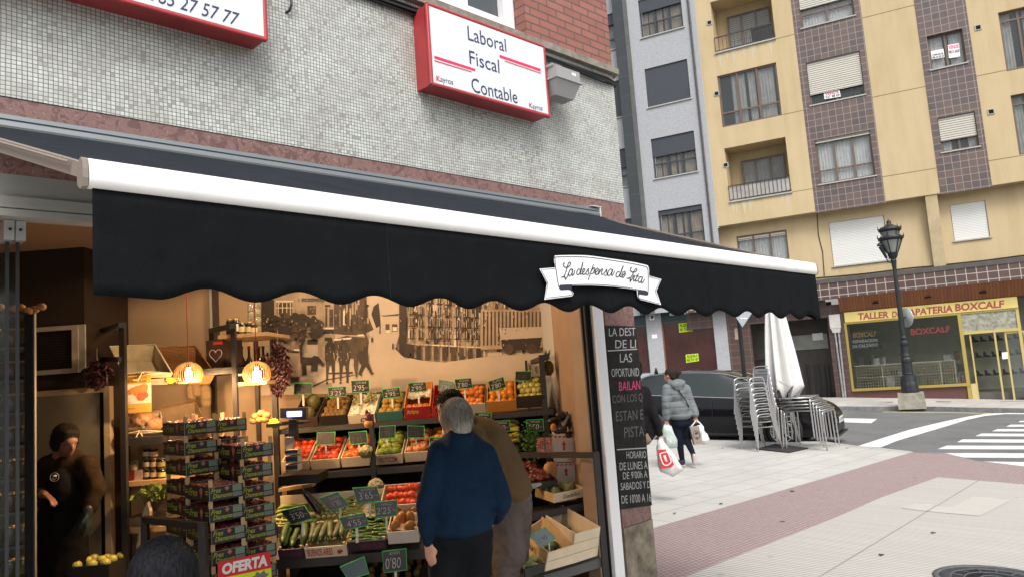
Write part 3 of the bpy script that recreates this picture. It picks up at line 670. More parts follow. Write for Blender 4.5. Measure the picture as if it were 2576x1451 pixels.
# windows
W2 = rectpx(FY,z4,(137,385),(468,320),(503,585),(165,650)); W3 = rectpx(FY,z4,(190,862),(530,812),(570,1082),(222,1138))
hgt = W3[3]-W3[2]; fl_ = W2[2]-W3[2]
W1 = (W2[0],W2[1],W2[2]+fl_,W2[3]+fl_)
W4 = rectpx(FY,z4,(882,228),(1100,178),(1130,385),(908,432)); W5 = rectpx(FY,z4,(945,735),(1175,685),(1210,900),(980,942))
W4b = (W4[0],W4[1],W4[2]+fl_,W4[3]+fl_)
G1 = rectpx(FY,z4,(1322,75),(1560,30),(1615,395),(1375,442)); G2 = rectpx(FY,z4,(1398,590),(1640,545),(1700,915),(1455,960)); G1b = (G1[0],G1[1],G1[2]+fl_,G1[3]+fl_)
def loggia(TL,TR,BR,BL): return rectpx(FY,z3,TL,TR,BR,BL)
B2 = loggia((858,1030),(1280,955),(1325,1330),(895,1405)); fB = None
GB = loggia((808,530),(1218,435),(1255,803),(843,888)); B1 = loggia((765,0),(1180,-60),(1210,262),(790,378))
B1 = (B1[0],B1[1],B1[2],GB[3]+(B1[2]-GB[3])+ (B2[3]-B2[2]))
b = MB()
holes = [B1,GB,B2]; holewall(b,FY,uL,uT[0],zsof,Ztop,holes,0,.22)
# separate pieces for the loggias: deep side walls
for r in (B1,B2):
    p = [FY.p(r[0],-.22,r[2]),FY.p(r[1],-.22,r[2]),FY.p(r[1],-.22,r[3]),FY.p(r[0],-.22,r[3])]; q = [x-FY.N*.9 for x in p]
    for k in range(4): b.face([p[k],q[k],q[(k+1)%4],p[(k+1)%4]],0)
holewall(b,FY,uT[1],uT[2],zsof,Ztop,[],0); holewall(b,FY,uT[3],u_end,zsof,Ztop,[G1,G2,G1b],0,.2)
b.face([FY.p(uL,0,zsof),FY.p(uL,-.9,zsof),FY.p(u_end,-.9,zsof),FY.p(u_end,0,zsof)])
b.face([FY.p(uL,0,zsof),FY.p(uL,0,Ztop),FY.p(uL,-6,Ztop),FY.p(uL,-6,zsof)])
b.build('upper_wall', M_yellow, YB_)
for r_,u0,u1,hs in ((0,uT[0],uT[1],[W1,W2,W3]),(1,uT[2],uT[3],[W4,W5,W4b])):
    b = MB(); holewall(b,FY,u0,u1,zsof-.06,Ztop,hs,.015,.2)
    for u in (u0,u1): b.face([FY.p(u,.015,zsof-.06),FY.p(u,.015,Ztop),FY.p(u,-.03,Ztop),FY.p(u,-.03,zsof-.06)] if u==u1 else [FY.p(u,.015,zsof-.06),FY.p(u,-.03,zsof-.06),FY.p(u,-.03,Ztop),FY.p(u,.015,Ztop)])
    b.face([FY.p(u0,.015,zsof-.06),FY.p(u0,-.04,zsof-.06),FY.p(u1,-.04,zsof-.06),FY.p(u1,.015,zsof-.06)])
    b.build('tiled_bay', M_browntile, YB_)
# joints between floors
for Zp,ua,ub in (((560,600),uT[1],uT[2]),((615,1092),uT[1],uT[2]),((500,110),uT[1],uT[2]),((60,695),uL,uT[0]),((60,1185),uL,uT[0]),((1290,990),uT[3],u_end),((1200,470),uT[3],u_end),((60,215),uL,uT[0])):
    zz = FY.uz(*z4(*Zp))[1]
    if ua == uL: ub = uT[0]; ua = GB[1]+.03
    MB().fb(FY,ua+.002,ub-.002,.001,.004,zz-.012,zz+.012).build('render_joint', mat('joint_mortar',(.22,.16,.08),.9), YB_)
window(YB_,FY,W1,M_bframe,.55,cols=2,trans=.32,cur=M_curtw); window(YB_,FY,W2,M_bframe,.76,cols=2,cur=None); window(YB_,FY,W3,M_bframe,.07,cols=3,trans=.3,cur=M_curtw)
window(YB_,FY,W4,M_bframe,0,cols=2,cur=M_curtw,curs=[(.06,.42),(.6,.95)]); window(YB_,FY,W5,M_bframe,.68,cols=2,cur=M_curtw,curs=[(.05,.3),(.75,.98)]); window(YB_,FY,W4b,M_bframe,.3,cols=2)
for r in (G1,G2,G1b): window(YB_,FY,r,M_bframe,0,cols=2,trans=.85,cur=M_curt,sill=False,curs=[(.05,.3),(.62,.95)])
window(YB_,FY,GB,M_bframe,0,cols=3,trans=.27,cur=M_curt,depth=.14,sill=False,fw=.07,curs=[(.22,.45),(.5,.62),(.68,.93)],label='glazed brown framed balcony bay')
# posters in windows
def sticker(q, lines, fr=FY, v=-.05, par=None, name='sale_notice', base=M_white, Z=z4):
    P = [fr.P(*Z(*p),v) for p in q]; t = MB(); t.face(P,0)
    for (txt,a,c,e,g,mi) in lines:      # a,c: from-to across; e,g: bottom-top fractions
        def L(s_,t_): return (P[0]*(1-s_)+P[1]*s_)*(1-t_)+(P[3]*(1-s_)+P[2]*s_)*t_+fr.N*.006
        t.qtext(txt,[L(a,e),L(c,e),L(c,g),L(a,g)],mi,bold=.02)
    return t.build(name,[base,M_pink,M_ink,mat('black_ink',(.02,.02,.02),.6)],par)
sticker([(252,615),(352,598),(345,557),(247,574)],[('VENDE',.08,.92,.55,.92,1),('521 68 69',.08,.95,.1,.48,3)],par=YB_,v=-.10)
sticker([(915,368),(993,355),(986,303),(908,318)],[('VENDE',.05,.95,.38,.58,3),('985 60 38 23',.05,.95,.06,.3,3)],par=YB_,v=-.11)
sticker([(1020,362),(1090,350),(1082,268),(1012,280)],[('VENDE',.05,.95,.66,.92,1),('985 21 68 69',.05,.95,.32,.56,3)],par=YB_,v=-.11)
# loggias: inner wall, shutter, glazing, railing
M_rail = mat('dark_iron_rail', (.03,.028,.027), .5)
def logg(r, shut, label):
    u0,u1,z0,z1 = r; b = MB(); b.fb(FY,u0-.05,u1+.05,-1.2,-1.12,z0-.1,z1+.1); b.build('balcony_back_wall', M_yellow, YB_)
    F2 = Fr(FY.O-FY.N*1.12, FY.U)
    window(YB_,F2,(u0+.45,u1-.22,z0+.02,z1-.42),M_bframe,shut,cols=3,depth=.02,v=.1,sill=False)
    t = MB(); n = 15
    t.fb(FY,u0+.005,u1-.005,.02,.06,z0+.62,z0+.66); t.fb(FY,u0+.005,u1-.005,.02,.06,z0+.04,z0+.065)
    for k in range(n+1): u = u0+.02+(u1-u0-.04)*k/n; t.fb(FY,u-.008,u+.008,.03,.05,z0+.065,z0+.62)
    R = t.build('balcony_railing', M_rail, YB_)
    MB().fb(FY,u0-.03,u1+.03,.003,.07,z0-.05,z0+.0).build('balcony_slab_edge', M_sill, YB_)
logg(B1,.62,''); logg(B2,.05,'')
MB().fb(FY,B2[0]+.02,B2[1]-.02,-.03,.015,B2[2]+.07,B2[2]+.58).build('frosted_balcony_screen', mat('frosted_screen',(.35,.33,.31),.5,var=.25,vs=2), YB_)
MB().fb(FY,B1[0]+.62*(B1[1]-B1[0]),B1[1]-.1,-.02,.015,B1[2]+.07,B1[2]+.6).build('black_balcony_screen', M_black, YB_)
# vents
for Z_,p in ((z3,(755,160)),(z3,(805,652)),(z3,(868,1148)),(z4,(1200,172)),(z4,(1280,691))):
    u,z = FY.uz(*Z_(*p)); b = MB(); b.fb(FY,u-.11,u+.11,.003,.03,z-.1,z+.1,0); b.fb(FY,u-.075,u+.075,.031,.035,z-.07,z+.07,1); b.build('vent', [M_sill,M_dark], YB_)
# stains under the balconies
rn = random.Random(5)
for r in (B1,B2):
    for k in range(9):
        u = r[0]+.1+rn.random()*(r[1]-r[0]-.2); w_ = .03+rn.random()*.08; h = .25+rn.random()*.45
        MB().face([FY.p(u-w_,.003+.0002*k,r[2]-.06),FY.p(u-.01,.003+.0002*k,r[2]-.06-h),FY.p(u+.01,.003+.0002*k,r[2]-.06-h),FY.p(u+w_,.003+.0002*k,r[2]-.06)]).build('lime_streak', mat('lime_streak',(.50,.44,.32),.9), YB_)
# lower storey, set back
S1 = rectpx(FL_,z6,(222,95),(600,45),(648,350),(252,400)); S2 = rectpx(FL_,z6,(1065,-25),(1300,-60),(1352,190),(1090,225)); S0 = rectpx(FL_,z5b,(1080,430),(1470,370),(1500,600),(1095,660))
zf = FL_.uz(*z6(780,425))[1]
b = MB(); holewall(b,FL_,uL-.3,u_end,zf,zsof+.02,[S0,S1,S2],0,.14)
b.build('lower_wall', M_yellow, YB_)
window(YB_,FL_,S1,M_bframe,.995,M_shutw,cols=1,cur=None,depth=.25); window(YB_,FL_,S2,M_bframe,.995,M_shutw,cols=1,cur=None,depth=.25); window(YB_,FL_,S0,M_bframe,.16,cols=3,cur=M_curtw,depth=.12,sill=False)
ua = FL_.uz(*z6(925,200))[0]; ub = FL_.uz(*z6(1010,200))[0]
b = MB(); b.hexa([FL_.p(ua,.005,zf),FL_.p(ub,.005,zf),FL_.p(ub,.12,zf),FL_.p(ua,.12,zf),FL_.p(ua,.005,zsof),FL_.p(ub,.005,zsof),FL_.p(ub,.46,zsof),FL_.p(ua,.46,zsof)]); b.build('bracket_pilaster', M_yellow2, YB_)
b = MB(); b.tube([FL_.P(*z6(*p),.02) for p in [(-200,515),(0,492),(140,478),(300,465),(500,445),(800,408),(960,395),(1040,385),(1300,358),(1578,322),(1900,290)]], .02, 5); b.tube([FL_.P(*z6(*p),.02) for p in [(140,20),(150,180),(180,300),(192,465)]], .016, 5); b.build('facade_cable', M_black, YB_)
# fascia with tiles
FT = Fr(FY.O+FY.N*.05, FY.U)
a = [FT.uz(*z6(*p)) for p in ((-300,520),(1505,365),(1505,495),(100,630),(140,500),(1505,400))]
zT0 = (a[3][1]+a[2][1])/2; zT1 = (a[0][1]+a[1][1])/2
uS = FT.uz(*z6(-260,600))[0]; zmid = a[4][1]*.5+a[5][1]*.5
M_fasc = tilemat('brown_fascia_tiles', (.10,.055,.045), (.065,.042,.04), (.40,.36,.32), .33, .27, .014, rough=.4, bump=.3, off=(0,.06))
MB().fb(FT,uS-3,u_end,-.45,0,zT0,zmid-.002).build('tiled_fascia', M_fasc, YB_)
MB().fb(FT,uS-3,u_end,-.45,.03,zmid,zT1).build('fascia_coping', mat('dark_coping',(.075,.065,.06),.6,var=.2,vs=5), YB_)
# sloping timber soffit
zsg = FL_.uz(*z6(930,662))[1]
M_timber = tilemat('timber_boards', (.26,.09,.03), (.20,.065,.025), (.05,.02,.01), .11, 60, .006, rough=.5, bump=.3, dirt=.4, dcol=(.08,.03,.015), ds=6)
uW = FL_.uz(*z6(300,700))[0]
b = MB(); b.face([FT.p(uW,-.01,zT0-.003),FL_.p(uW,.06,zsg+.02),FL_.p(u_end,.06,zsg+.02),FT.p(u_end,-.01,zT0-.003)][::-1]); b.build('timber_soffit', M_timber, YB_)
b = MB()
for p in ((550,650),(913,612),(1295,578)):
    q = FL_.P(*z6(*p),.24); b.box((q.x-.1,q.y-.1,q.z-.03),(q.x+.1,q.y+.1,q.z+.02))
b.build('soffit_lamps', M_dark, YB_)
# street-level walls of the yellow building
M_brtile2 = tilemat('dark_brown_tiles', (.085,.045,.038), (.055,.036,.034), (.16,.12,.10), .4, .27, .008, rough=.4, bump=.3)
M_burg = mat('burgundy_granite', (.10,.04,.035), .4, var=.3, vs=30)
uA = FL_.uz(*z6(120,1000))[0]; uA2 = FL_.uz(*z6(240,1000))[0]; uB_ = FL_.uz(*z6(375,1000))[0]
gl = BS[3].z
b = MB()
b.fb(FL_,uA2,uB_+.05,-.2,-.004,-1,zsg+.35); b.build('tiled_pier', M_brtile2, YB_)
zdoor = FL_.uz(*zg(1300,330))[1]
b = MB(); b.fb(FL_,uS-3.2,uA2-.002,-.2,-.005,zdoor,zT0-.004); b.build('tiled_lintel', M_brtile2, YB_)
uP0 = FL_.uz(*z7(640,300))[0]; uP1 = FL_.uz(*z7(760,300))[0]
MB().fb(FL_,uP0,uP1,-.2,-.006,-1,zdoor-.003).build('tiled_pier', M_brtile2, YB_)
# garage/entrance recess
b = MB(); b.fb(FL_,uP0-2,uA2+.1,-1.6,-1.5,-1,zT0); b.fb(FL_,uP1+.0,uA2,-1.5,-.2,zdoor+.02,zdoor+.1); b.build('entrance_wall', mat('entrance_brown',(.05,.04,.035),.6,var=.3,vs=3), YB_)
q = [zg(1060,910),(0,0)]
ul,zl = FL_.uz(*zg(1000,915),-1.45); ur,zu = FL_.uz(*zg(1525,600),-1.45)
MB().fb(FL_,ul-.4,ur,-1.46,-1.44,zl,zu).build('entrance_pane', mat('painted_lit_pane',(.24,.25,.22),.4,var=.25,vs=2), YB_)  # lit look is put into the pane colour, nothing shines behind
ul,zl = FL_.uz(*zg(1265,735),-1.42); ur,zu = FL_.uz(*zg(1445,590),-1.42)
MB().fb(FL_,ul,ur,-1.43,-1.42,zl,zu).build('entrance_notice', M_white, YB_)
ul,zl = FL_.uz(*zg(60,1110),-1.45); ur,zu = FL_.uz(*zg(400,430),-1.45)
MB().fb(FL_,ul,ur,-1.46,-1.44,zl,zu).build('entrance_glass', mat('painted_dim_pane',(.085,.08,.065),.4,var=.3,vs=2), YB_)  # dim copy of the frosted pane, its darkness put into the colour
b = MB()
for x in (1130,1190,1290,1370,1470,1540):
    u,_ = FL_.uz(*zg(x,1300),-1.40); b.fb(FL_,u-.03,u+.03,-1.44,-1.40,-.5,1.1)
b.build('entrance_door_bars', mat('black_iron',(.02,.02,.022),.4), YB_)
# ---------- shoe repair shopfront ----------
SH = thing('shopfront', 'shoe repair shopfront with gold frames and a yellow sign above the window', 'shopfront', FL_.p(0,0,gl))
M_gold = mat('gold_aluminium', (.55,.42,.12), .3, .75); M_goldm = mat('gold_paint', (.50,.40,.14), .45, .2)
M_ysign = mat('yellow_sign_board', (.62,.50,.16), .5, var=.06, vs=2); M_dred = mat('brick_red_letters', (.30,.06,.05), .5)
sg = rectpx(FL_,z6,(330,715),(1530,608),(1537,682),(333,785),.1)
sgb = MB().fb(FL_,sg[0],sg[1],.02,.1,sg[2],sg[3]).build('sign_board', M_ysign, SH)
b = MB(); vv = .104
def t6(s,x0,yb0,x1,yb1,h0,h1,**k): b.qtext(s,[FL_.P(*z6(x0,yb0),vv),FL_.P(*z6(x1,yb1),vv),FL_.P(*z6(x1,yb1-h1),vv),FL_.P(*z6(x0,yb0-h0),vv)],0,bold=.035,**k)
t6('TALLER',425,768,640,752,47,45); t6('DE',662,751,722,746,42,42); t6('ZAPATERIA',732,745,1085,712,46,50); t6('BOXCALF',1100,708,1440,682,52,52)
b.build('sign_lettering', M_dred, sgb)
wl = FL_.uz(*z6(370,1000))[0]; wr = FL_.uz(*z6(1150,1000))[0]; wz0 = FL_.uz(*z6(790,1238))[1]; wz1 = sg[2]
fwv = .05
b = MB()
b.fb(FL_,wl-.09,wl,0,fwv,wz0,wz1-.003); b.fb(FL_,wr,wr+.12,0,fwv,gl-.25,wz1-.003); b.fb(FL_,wl,wr,0,fwv,wz0,wz0+.07); b.fb(FL_,wl,wr,0,fwv,wz1-.08,wz1-.003)
b.fb(FL_,wl-.08,wr+.1,.002,.10,wz0-.03,wz0-.002)
um = FL_.uz(*z6(735,900))[0]; b.fb(FL_,um-.03,um+.03,0,fwv-.01,wz0+.07,wz1-.08)
b.build('window_frame', M_gold, SH)
MB().fb(FL_,wl,wr,.01,.02,wz0+.05,wz1-.06).build('window_pane', mat('shop_pane',(.03,.04,.03),.03,alpha=.22,spec=.8), SH)
MB().fb(FL_,wl-.25,wr+.01,-.2,-.003,-1.5,wz0-.032).build('plinth', M_burg, SH)
MB().fb(FL_,uB_+.0,wl-.092,-.2,.0,wz0-.03,wz1).build('side_cladding', M_brtile2, SH)
# interior of the shoe shop
I_ = MB(); I_.fb(FL_,wl-.3,u_end,-2.6,-2.5,-1,3.4); I_.build('back_wall', mat('shoe_shop_wall',(.36,.36,.28),.8,var=.15,vs=1.5), SH)
MB().fb(FL_,wl-.3,u_end,-2.5,-.2,gl-.45,gl-.05).build('inner_floor', mat('shoe_shop_floor',(.10,.09,.08),.6), SH)
MB().fb(FL_,wl-.3,u_end,-2.5,-.2,3.1,3.2).fb(FL_,wl-.4,wl-.25,-2.5,-.2,-1,3.2).build('inner_shell', mat('shoe_shop_shell',(.2,.2,.17),.8), SH)
rn = random.Random(11); b = MB()
for k in range(46):
    u = wl+.1+rn.random()*(wr-wl-.2); z = wz0+.02+rn.choice((0,.45,.9))*1.0; h = .1+rn.random()*.3; w_ = .06+rn.random()*.22; vq = -.5-rn.random()*1.2
    b.fb(FL_,u,u+w_,vq,vq-.2,z,z+h,rn.randrange(5))
for z in (.43,.88): b.fb(FL_,wl+.1,wr-.1,-1.9,-.7,wz0+z-.03,wz0+z,2)
b.build('display_goods', [mat('goods_black',(.02,.02,.02),.5),mat('goods_tan',(.2,.11,.05),.6),mat('goods_grey',(.2,.2,.19),.6),mat('goods_white',(.4,.4,.38),.6),mat('goods_red',(.2,.03,.03),.6)], SH)
b = MB(); 
for (s,x0,y0,x1,y1,h,mi) in (('BOXCALF',392,893,552,880,36,1),('REPARACION',388,930,560,918,22,2),('DE CALZADO',388,964,562,950,22,2)):
    b.qtext(s,[FL_.P(*z6(x0,y0),-.05),FL_.P(*z6(x1,y1),-.05),FL_.P(*z6(x1,y1-h),-.05),FL_.P(*z6(x0,y0-h),-.05)],mi,bold=.03)
P = [FL_.P(*z6(*p),-.06) for p in ((382,985),(590,965),(582,835),(375,850))]; b.face(P,0)
b.build('window_poster', [M_black,mat('dull_gold_ink',(.25,.16,.05),.6),mat('dull_white_ink',(.32,.34,.33),.6)], SH)
b = MB(); b.qtext('BOXCALF',[FL_.P(*z6(*p),.024) for p in ((795,876),(1068,852),(1060,808),(788,830))],0,bold=.035); b.build('window_lettering', mat('dark_red_vinyl',(.16,.02,.02),.5), SH)
# lattice railing inside the glass
b = MB(); zl1 = FL_.uz(*z6(790,1068))[1]; zl0 = wz0+.04
for k in range(39):
    u = wl+.06+(wr-wl-.35)*k/38; b.fb(FL_,u-.006,u+.006,-.04,-.032,zl0,zl1)
for k in range(9):
    z = zl0+(zl1-zl0)*k/8; b.fb(FL_,wl+.04,wr-.28,-.046,-.041,z-.006,z+.006)
for u in (wl+.04,wl+1.05,wl+2.0,wl+3.0,wr-.29): b.fb(FL_,u-.02,u+.02,-.05,-.02,zl0,zl1+.03)
b.fb(FL_,wl+.04,wr-.28,-.05,-.02,zl1,zl1+.03); b.build('lattice_screen', mat('cream_metal',(.45,.42,.28),.5), SH)
# door bay
dl = FL_.uz(*z6(1165,1000))[0]; dr = FL_.uz(*z6(1560,1000))[0]; zd0 = BS[5].z; ztr = FL_.uz(*z6(1300,850))[1]
b = MB(); ml = FL_.uz(*z6(1215,1000))[0]; mr = FL_.uz(*z6(1385,1000))[0]
D2 = .02
b.fb(FL_,dr,dr+.1,0,fwv,zd0-.3,wz1-.003); b.fb(FL_,wr+.12,dr,0,fwv,ztr-.05,ztr+.05); b.fb(FL_,wr+.12,dr,0,fwv,wz1-.07,wz1-.003)
b.fb(FL_,mr,mr+.06,0,fwv,zd0-.2,ztr-.05); b.fb(FL_,ml,ml+.05,-.05,.0,zd0-.2,ztr-.05)
b.build('door_frame', M_goldm, SH)
b = MB(); b.fb(FL_,wr+.13,ml-.002,.003,.03,zd0-.1,zd0+.55); b.build('door_side_panel', mat('cream_gold_panel',(.50,.40,.2),.5), SH)
b = MB(); th = (dr-mr-.06)*.98
q0 = FL_.p(mr+.07,.0,0); 
b.fb(FL_,mr+.33,mr+.39,-.04,0,zd0-.2,ztr-.06); b.fb(FL_,mr+.9,mr+.96,-.04,0,zd0-.2,ztr-.06); b.fb(FL_,mr+.39,mr+.9,-.04,0,ztr-.13,ztr-.06); b.build('open_door', M_goldm, SH)
MB().fb(FL_,mr+.39,mr+.9,-.02,-.012,zd0,ztr-.13).build('open_door_pane', GLW, SH)
b = MB(); b.fb(FL_,wr+.12,dr,.01,.015,ztr+.05,wz1-.07); b.build('transom_pane', mat('figured_glass',(.28,.28,.22),.25,var=.5,vs=7,bump=.6,bs=12), SH)
b = MB(); b.face([FL_.P(*z6(*p),.03) for p in ((1428,1040),(1466,1036),(1463,990),(1424,994))]); b.build('door_notice', M_white, SH)
# shoe shelves visible through the door
b = MB(); rn = random.Random(4)
for zz in (2.05,1.45,.75):
    z = zd0+zz; b.fb(FL_,ml+.1,dr-.1,-2.2,-1.9,z-.02,z,0)
    for k in range(6):
        u = ml+.2+k*.27+rn.random()*.06
        b.prism([FL_.p(u,-1.95,z),FL_.p(u+.2,-1.95,z),FL_.p(u+.2,-1.95,z+.05),FL_.p(u+.1,-1.95,z+.08),FL_.p(u+.06,-1.95,z+.2),FL_.p(u,-1.95,z+.2)], FL_.N*-.1, 0)
b.build('shoe_shelves', [mat('goods_black',(.02,.02,.02),.5)], SH)
# ---------- meter box with pipes ----------
t = thing('meter_box', 'off white meter box with two steel pipes beside the shoe repair shopfront', 'meter box', FL_.P(*z6(300,1300),.1))
bx = rectpx(FL_,z6,(222,733),(298,727),(305,820),(232,828),.15)
b = MB(); b.fb(FL_,bx[0],bx[1],.0,.15,bx[2],bx[3]); b.hexa([FL_.p(bx[0]+.07,.0,bx[2]-.18),FL_.p(bx[1]-.05,.0,bx[2]-.18),FL_.p(bx[1]-.05,.12,bx[2]-.18),FL_.p(bx[0]+.07,.12,bx[2]-.18),FL_.p(bx[0]+.02,.0,bx[2]-.002),FL_.p(bx[1]-.02,.0,bx[2]-.002),FL_.p(bx[1]-.02,.14,bx[2]-.002),FL_.p(bx[0]+.02,.14,bx[2]-.002)])
b.build('casing', mat('offwhite_plastic',(.48,.47,.44),.6,var=.12,vs=3), t)
for x0,x1 in ((265,325),(290,340)):
    MB().tube([FL_.P(*z6(x0,850),.07),FL_.P(*z6((x0+x1)/2,1080),.07),FL_.P(*z6(x1,1312),.07)], .04, 8).build('pipe', mat('galvanised_pipe',(.33,.34,.33),.45,.5,var=.3,vs=6), t)
# ---------- grey building ----------
GBd = thing('apartment_building', 'grey granite apartment block with charcoal shutters and a black stone strip', 'building', FY.p(-8,0,0))
uG0 = FY.uz(*z3(0,500))[0]-6
us0 = FY.uz(*z3(142,700))[0]; us1 = FY.uz(*z3(212,700))[0]; us2 = FY.uz(*z3(240,700))[0]
g2 = rectpx(FY,z3,(303,485),(600,408),(622,683),(327,750)); g3 = rectpx(FY,z3,(348,968),(647,908),(670,1190),(370,1243))
fg = g2[2]-g3[2]; g1 = (g2[0],g2[1],g2[2]+fg,g2[3]+fg); g4 = (g2[0],g2[1],g3[2]-fg,g3[3]-fg); g0 = (g2[0],g2[1],g2[2]+2*fg,g2[3]+2*fg)
zgs = FY.uz(*z5b(700,1005))[1]
b = MB(); holewall(b,FY,us2,uL-.004,zgs,Ztop,[g0,g1,g2,g3,g4],0,.2)
n1 = (us0-1.5,us0-.08)
hs = [(n1[0],n1[1],g[2],g[3]-.05) for g in (g0,g1,g2,g3,g4)]
F9 = Fr(FY.O-FY.N*.35, FY.U)
holewall(b,F9,uG0,us0+.02,zgs,Ztop,hs,0,.2)
b.build('granite_wall', M_granite, GBd)
for h,sh in zip(hs,(.2,.3,.98,.5,.2)): window(GBd,F9,h,M_dframe,sh,M_shutd,cols=2,trans=.3,sill=True)
b = MB(); b.fb(FY,us0,us1,-.6,.12,zgs-.02,Ztop); b.build('black_stone_strip', M_blackst, GBd)
b = MB(); b.fb(FY,us1+.002,us2,-.6,.08,zgs-.02,Ztop); b.build('grey_strip', mat('grey_slate',(.09,.095,.09),.5,var=.2,vs=3), GBd)
for g,sh in ((g0,.3),(g1,.34),(g2,.985),(g3,.46),(g4,.12)): window(GBd,FY,g,M_dframe,sh,M_shutd,cols=3,trans=.36,cur=M_tanc,curs=[(.03,.16),(.19,.33),(.38,.50),(.55,.66),(.7,.97)])
u = FY.uz(*z3(668,600))[0]
b = MB(); b.tube([FY.p(u,.07,zgs),FY.p(u,.07,Ztop)], .045, 8)
for z in range(6,19,2): b.tube([FY.p(u,.07,z),FY.p(u,.07,z+.08)], .055, 8)
b.build('downpipe', mat('brown_pipe',(.06,.055,.065),.5), GBd)
# street level of the grey building
zlow = zgs
M_teal = mat('dark_teal_sign', (.01,.03,.032), .4); M_maroon = mat('maroon_shop_glass', (.045,.014,.012), .08, var=.5, vs=1.2, spec=.9)
pu = [FL_.uz(*z5b(x,1250))[0] for x in (275,372,492,905,1010)]
zsb = FL_.uz(*z5b(690,1088))[1]
b = MB(); b.fb(FL_,pu[1],pu[2],-.2,.0,-1,zlow+.3); b.build('granite_pillar', M_granite, GBd)
b = MB(); b.fb(FL_,pu[3],pu[4],-.2,.0,-1,zlow+.3); b.build('granite_pillar', M_granite, GBd)
b = MB(); b.fb(FL_,pu[2]+.002,pu[3]-.002,-.15,-.05,zsb,zlow+.3); b.fb(FL_,uG0,pu[1]-.002,-.15,-.05,zsb-.05,zlow+.3); b.build('teal_fascia', M_teal, GBd)
zpb = FL_.uz(*zw(60,225))[1]
b = MB(); b.fb(FL_,pu[2]+.06,pu[3]-.002,-.3,-.12,-1,zsb-.004); b.fb(FL_,uG0,pu[1]-.05,-.3,-.12,zpb+.05,zsb-.055); b.build('shop_glass', M_maroon, GBd)
b = MB(); b.fb(FL_,pu[2]+.003,pu[2]+.06,-.12,-.04,-1,zsb-.006); b.build('timber_jamb', mat('jamb_wood',(.16,.07,.04),.5), GBd)
b = MB(); b.fb(FL_,uG0,pu[1]-.003,-.2,-.02,-1,zpb); b.build('granite_plinth', M_granite, GBd)
b = MB(); b.fb(FL_,uG0,pu[1]-.003,-.12,-.06,zpb+.003,zpb+.06); b.fb(FL_,pu[1]-.06,pu[1]-.003,-.119,-.061,zpb+.06,zsb-.06); b.build('shop_window_frame', M_dframe, GBd)
b = MB(); b.qtext('EMPENO',[FL_.P(*z5b(*p),-.03) for p in ((545,1052),(800,1030),(800,1000),(545,1022))],0,bold=.04,shear=.1); b.build('sign_lettering', M_white, GBd)
M_fluo = mat('fluorescent_yellow_paper', (.50,.72,.03), .7)
for q in (((622,1185),(731,1172),(725,1103),(617,1113)),((678,1425),(779,1410),(773,1350),(673,1360))):
    P = [FL_.P(*z5b(*p),-.10) for p in q]; b = MB(); b.face(P,0)
    def L(s_,t_): return (P[0]*(1-s_)+P[1]*s_)*(1-t_)+(P[3]*(1-s_)+P[2]*s_)*t_+FL_.N*.01
    b.qtext('ALQUILA',[L(.06,.55),L(.94,.55),L(.94,.92),L(.06,.92)],1,bold=.03); b.qtext('985 224 180',[L(.06,.1),L(.94,.1),L(.94,.42),L(.06,.42)],1,bold=.02); b.face([L(.04,.47),L(.96,.47),L(.96,.5),L(.04,.5)],1)
    b.build('rental_notice', [M_fluo,mat('black_ink',(.02,.02,.02),.6)], GBd)
for q in (((388,1088),(427,1084),(424,1040),(385,1044)),((406,1232),(448,1228),(446,1198),(404,1202))):
    MB().face([FL_.P(*z5b(*p),.01) for p in q]).build('wall_plate', M_white, GBd)
b = MB(); b.prism([FL_.P(*z5b(*p),.013) for p in ((395,1050),(404,1053),(411,1048),(418,1051),(416,1070),(405,1080),(396,1072))][::-1],FL_.N*.003); b.build('shield_emblem', M_dframe, GBd)
MB().face([FL_.P(*z5b(*p),.01) for p in ((1065,1240),(1110,1238),(1108,1150),(1060,1152))]).build('round_notice_plate', mat('faded_notice',(.3,.22,.16),.6,var=.5,vs=12), YB_)
z5 = Zm(1000,1100,700,2539); zx = Zm(1000,1400,700,2257); z7b = Zm(1000,1800,700,2489); z9 = Zm(1500,1350,800,1353); zr8 = Zm(1850,1450,450,861)
zs = Zm(500,1500,600,1230); zb = Zm(350,1100,750,1814); zk = Zm(0,1400,700,1257); zl = Zm(0,700,700,1354); zlow_ = Zm(400,1600,300,716)
def FD(d): return Fr(fh*d, Rh)
# ---------- old street photograph on the rear wall ----------
m_l = mat('sepia_light', (.52,.43,.33), .6, var=.12, vs=3); m_m = mat('sepia_mid', (.38,.29,.2), .6, var=.3, vs=6); m_d = mat('sepia_dark', (.075,.05,.033), .6, var=.5, vs=9); m_k = mat('sepia_black', (.035,.024,.017), .6); m_h = mat('sepia_pale', (.75,.64,.5), .6)
b = MB()
def mp(pts, mi, v): b.face([FM.P(*z5(x,y), v) for x,y in pts][::-1], mi)
u0,_ = FM.uz(663,850); u1,_ = FM.uz(1366,850); zb_l = FM.uz(690,984)[1]; 
b.face([FM.P(663,986,.004),FM.P(1366,941,.004),FM.p(FM.uz(1366,900)[0],.004,2.66),FM.p(FM.uz(663,900)[0],.004,2.66)],0)
rn = random.Random(21)
lv = [.006]
def L_(): lv[0] += .00006; return lv[0]
mp([(0,-120),(0,1000),(360,1000),(1020,760),(1080,-120)][::1],1,L_())
for x0,y0,x1,y1,c in ((0,170,180,700,3),(200,180,450,200,4),(560,150,890,180,2),(560,185,885,198,3),(215,210,430,372,2),(640,250,762,375,2),(885,240,960,270,3),(890,280,918,540,2),(945,300,1000,540,2),(820,555,1090,575,4),(820,578,1090,640,3),(640,790,785,960,0),(640,720,785,790,3),(385,860,460,980,1),(880,690,980,740,3),(790,640,850,960,1)):
    mp([(x0,y0),(x0,y1),(x1,y1),(x1,y0)],c,L_())
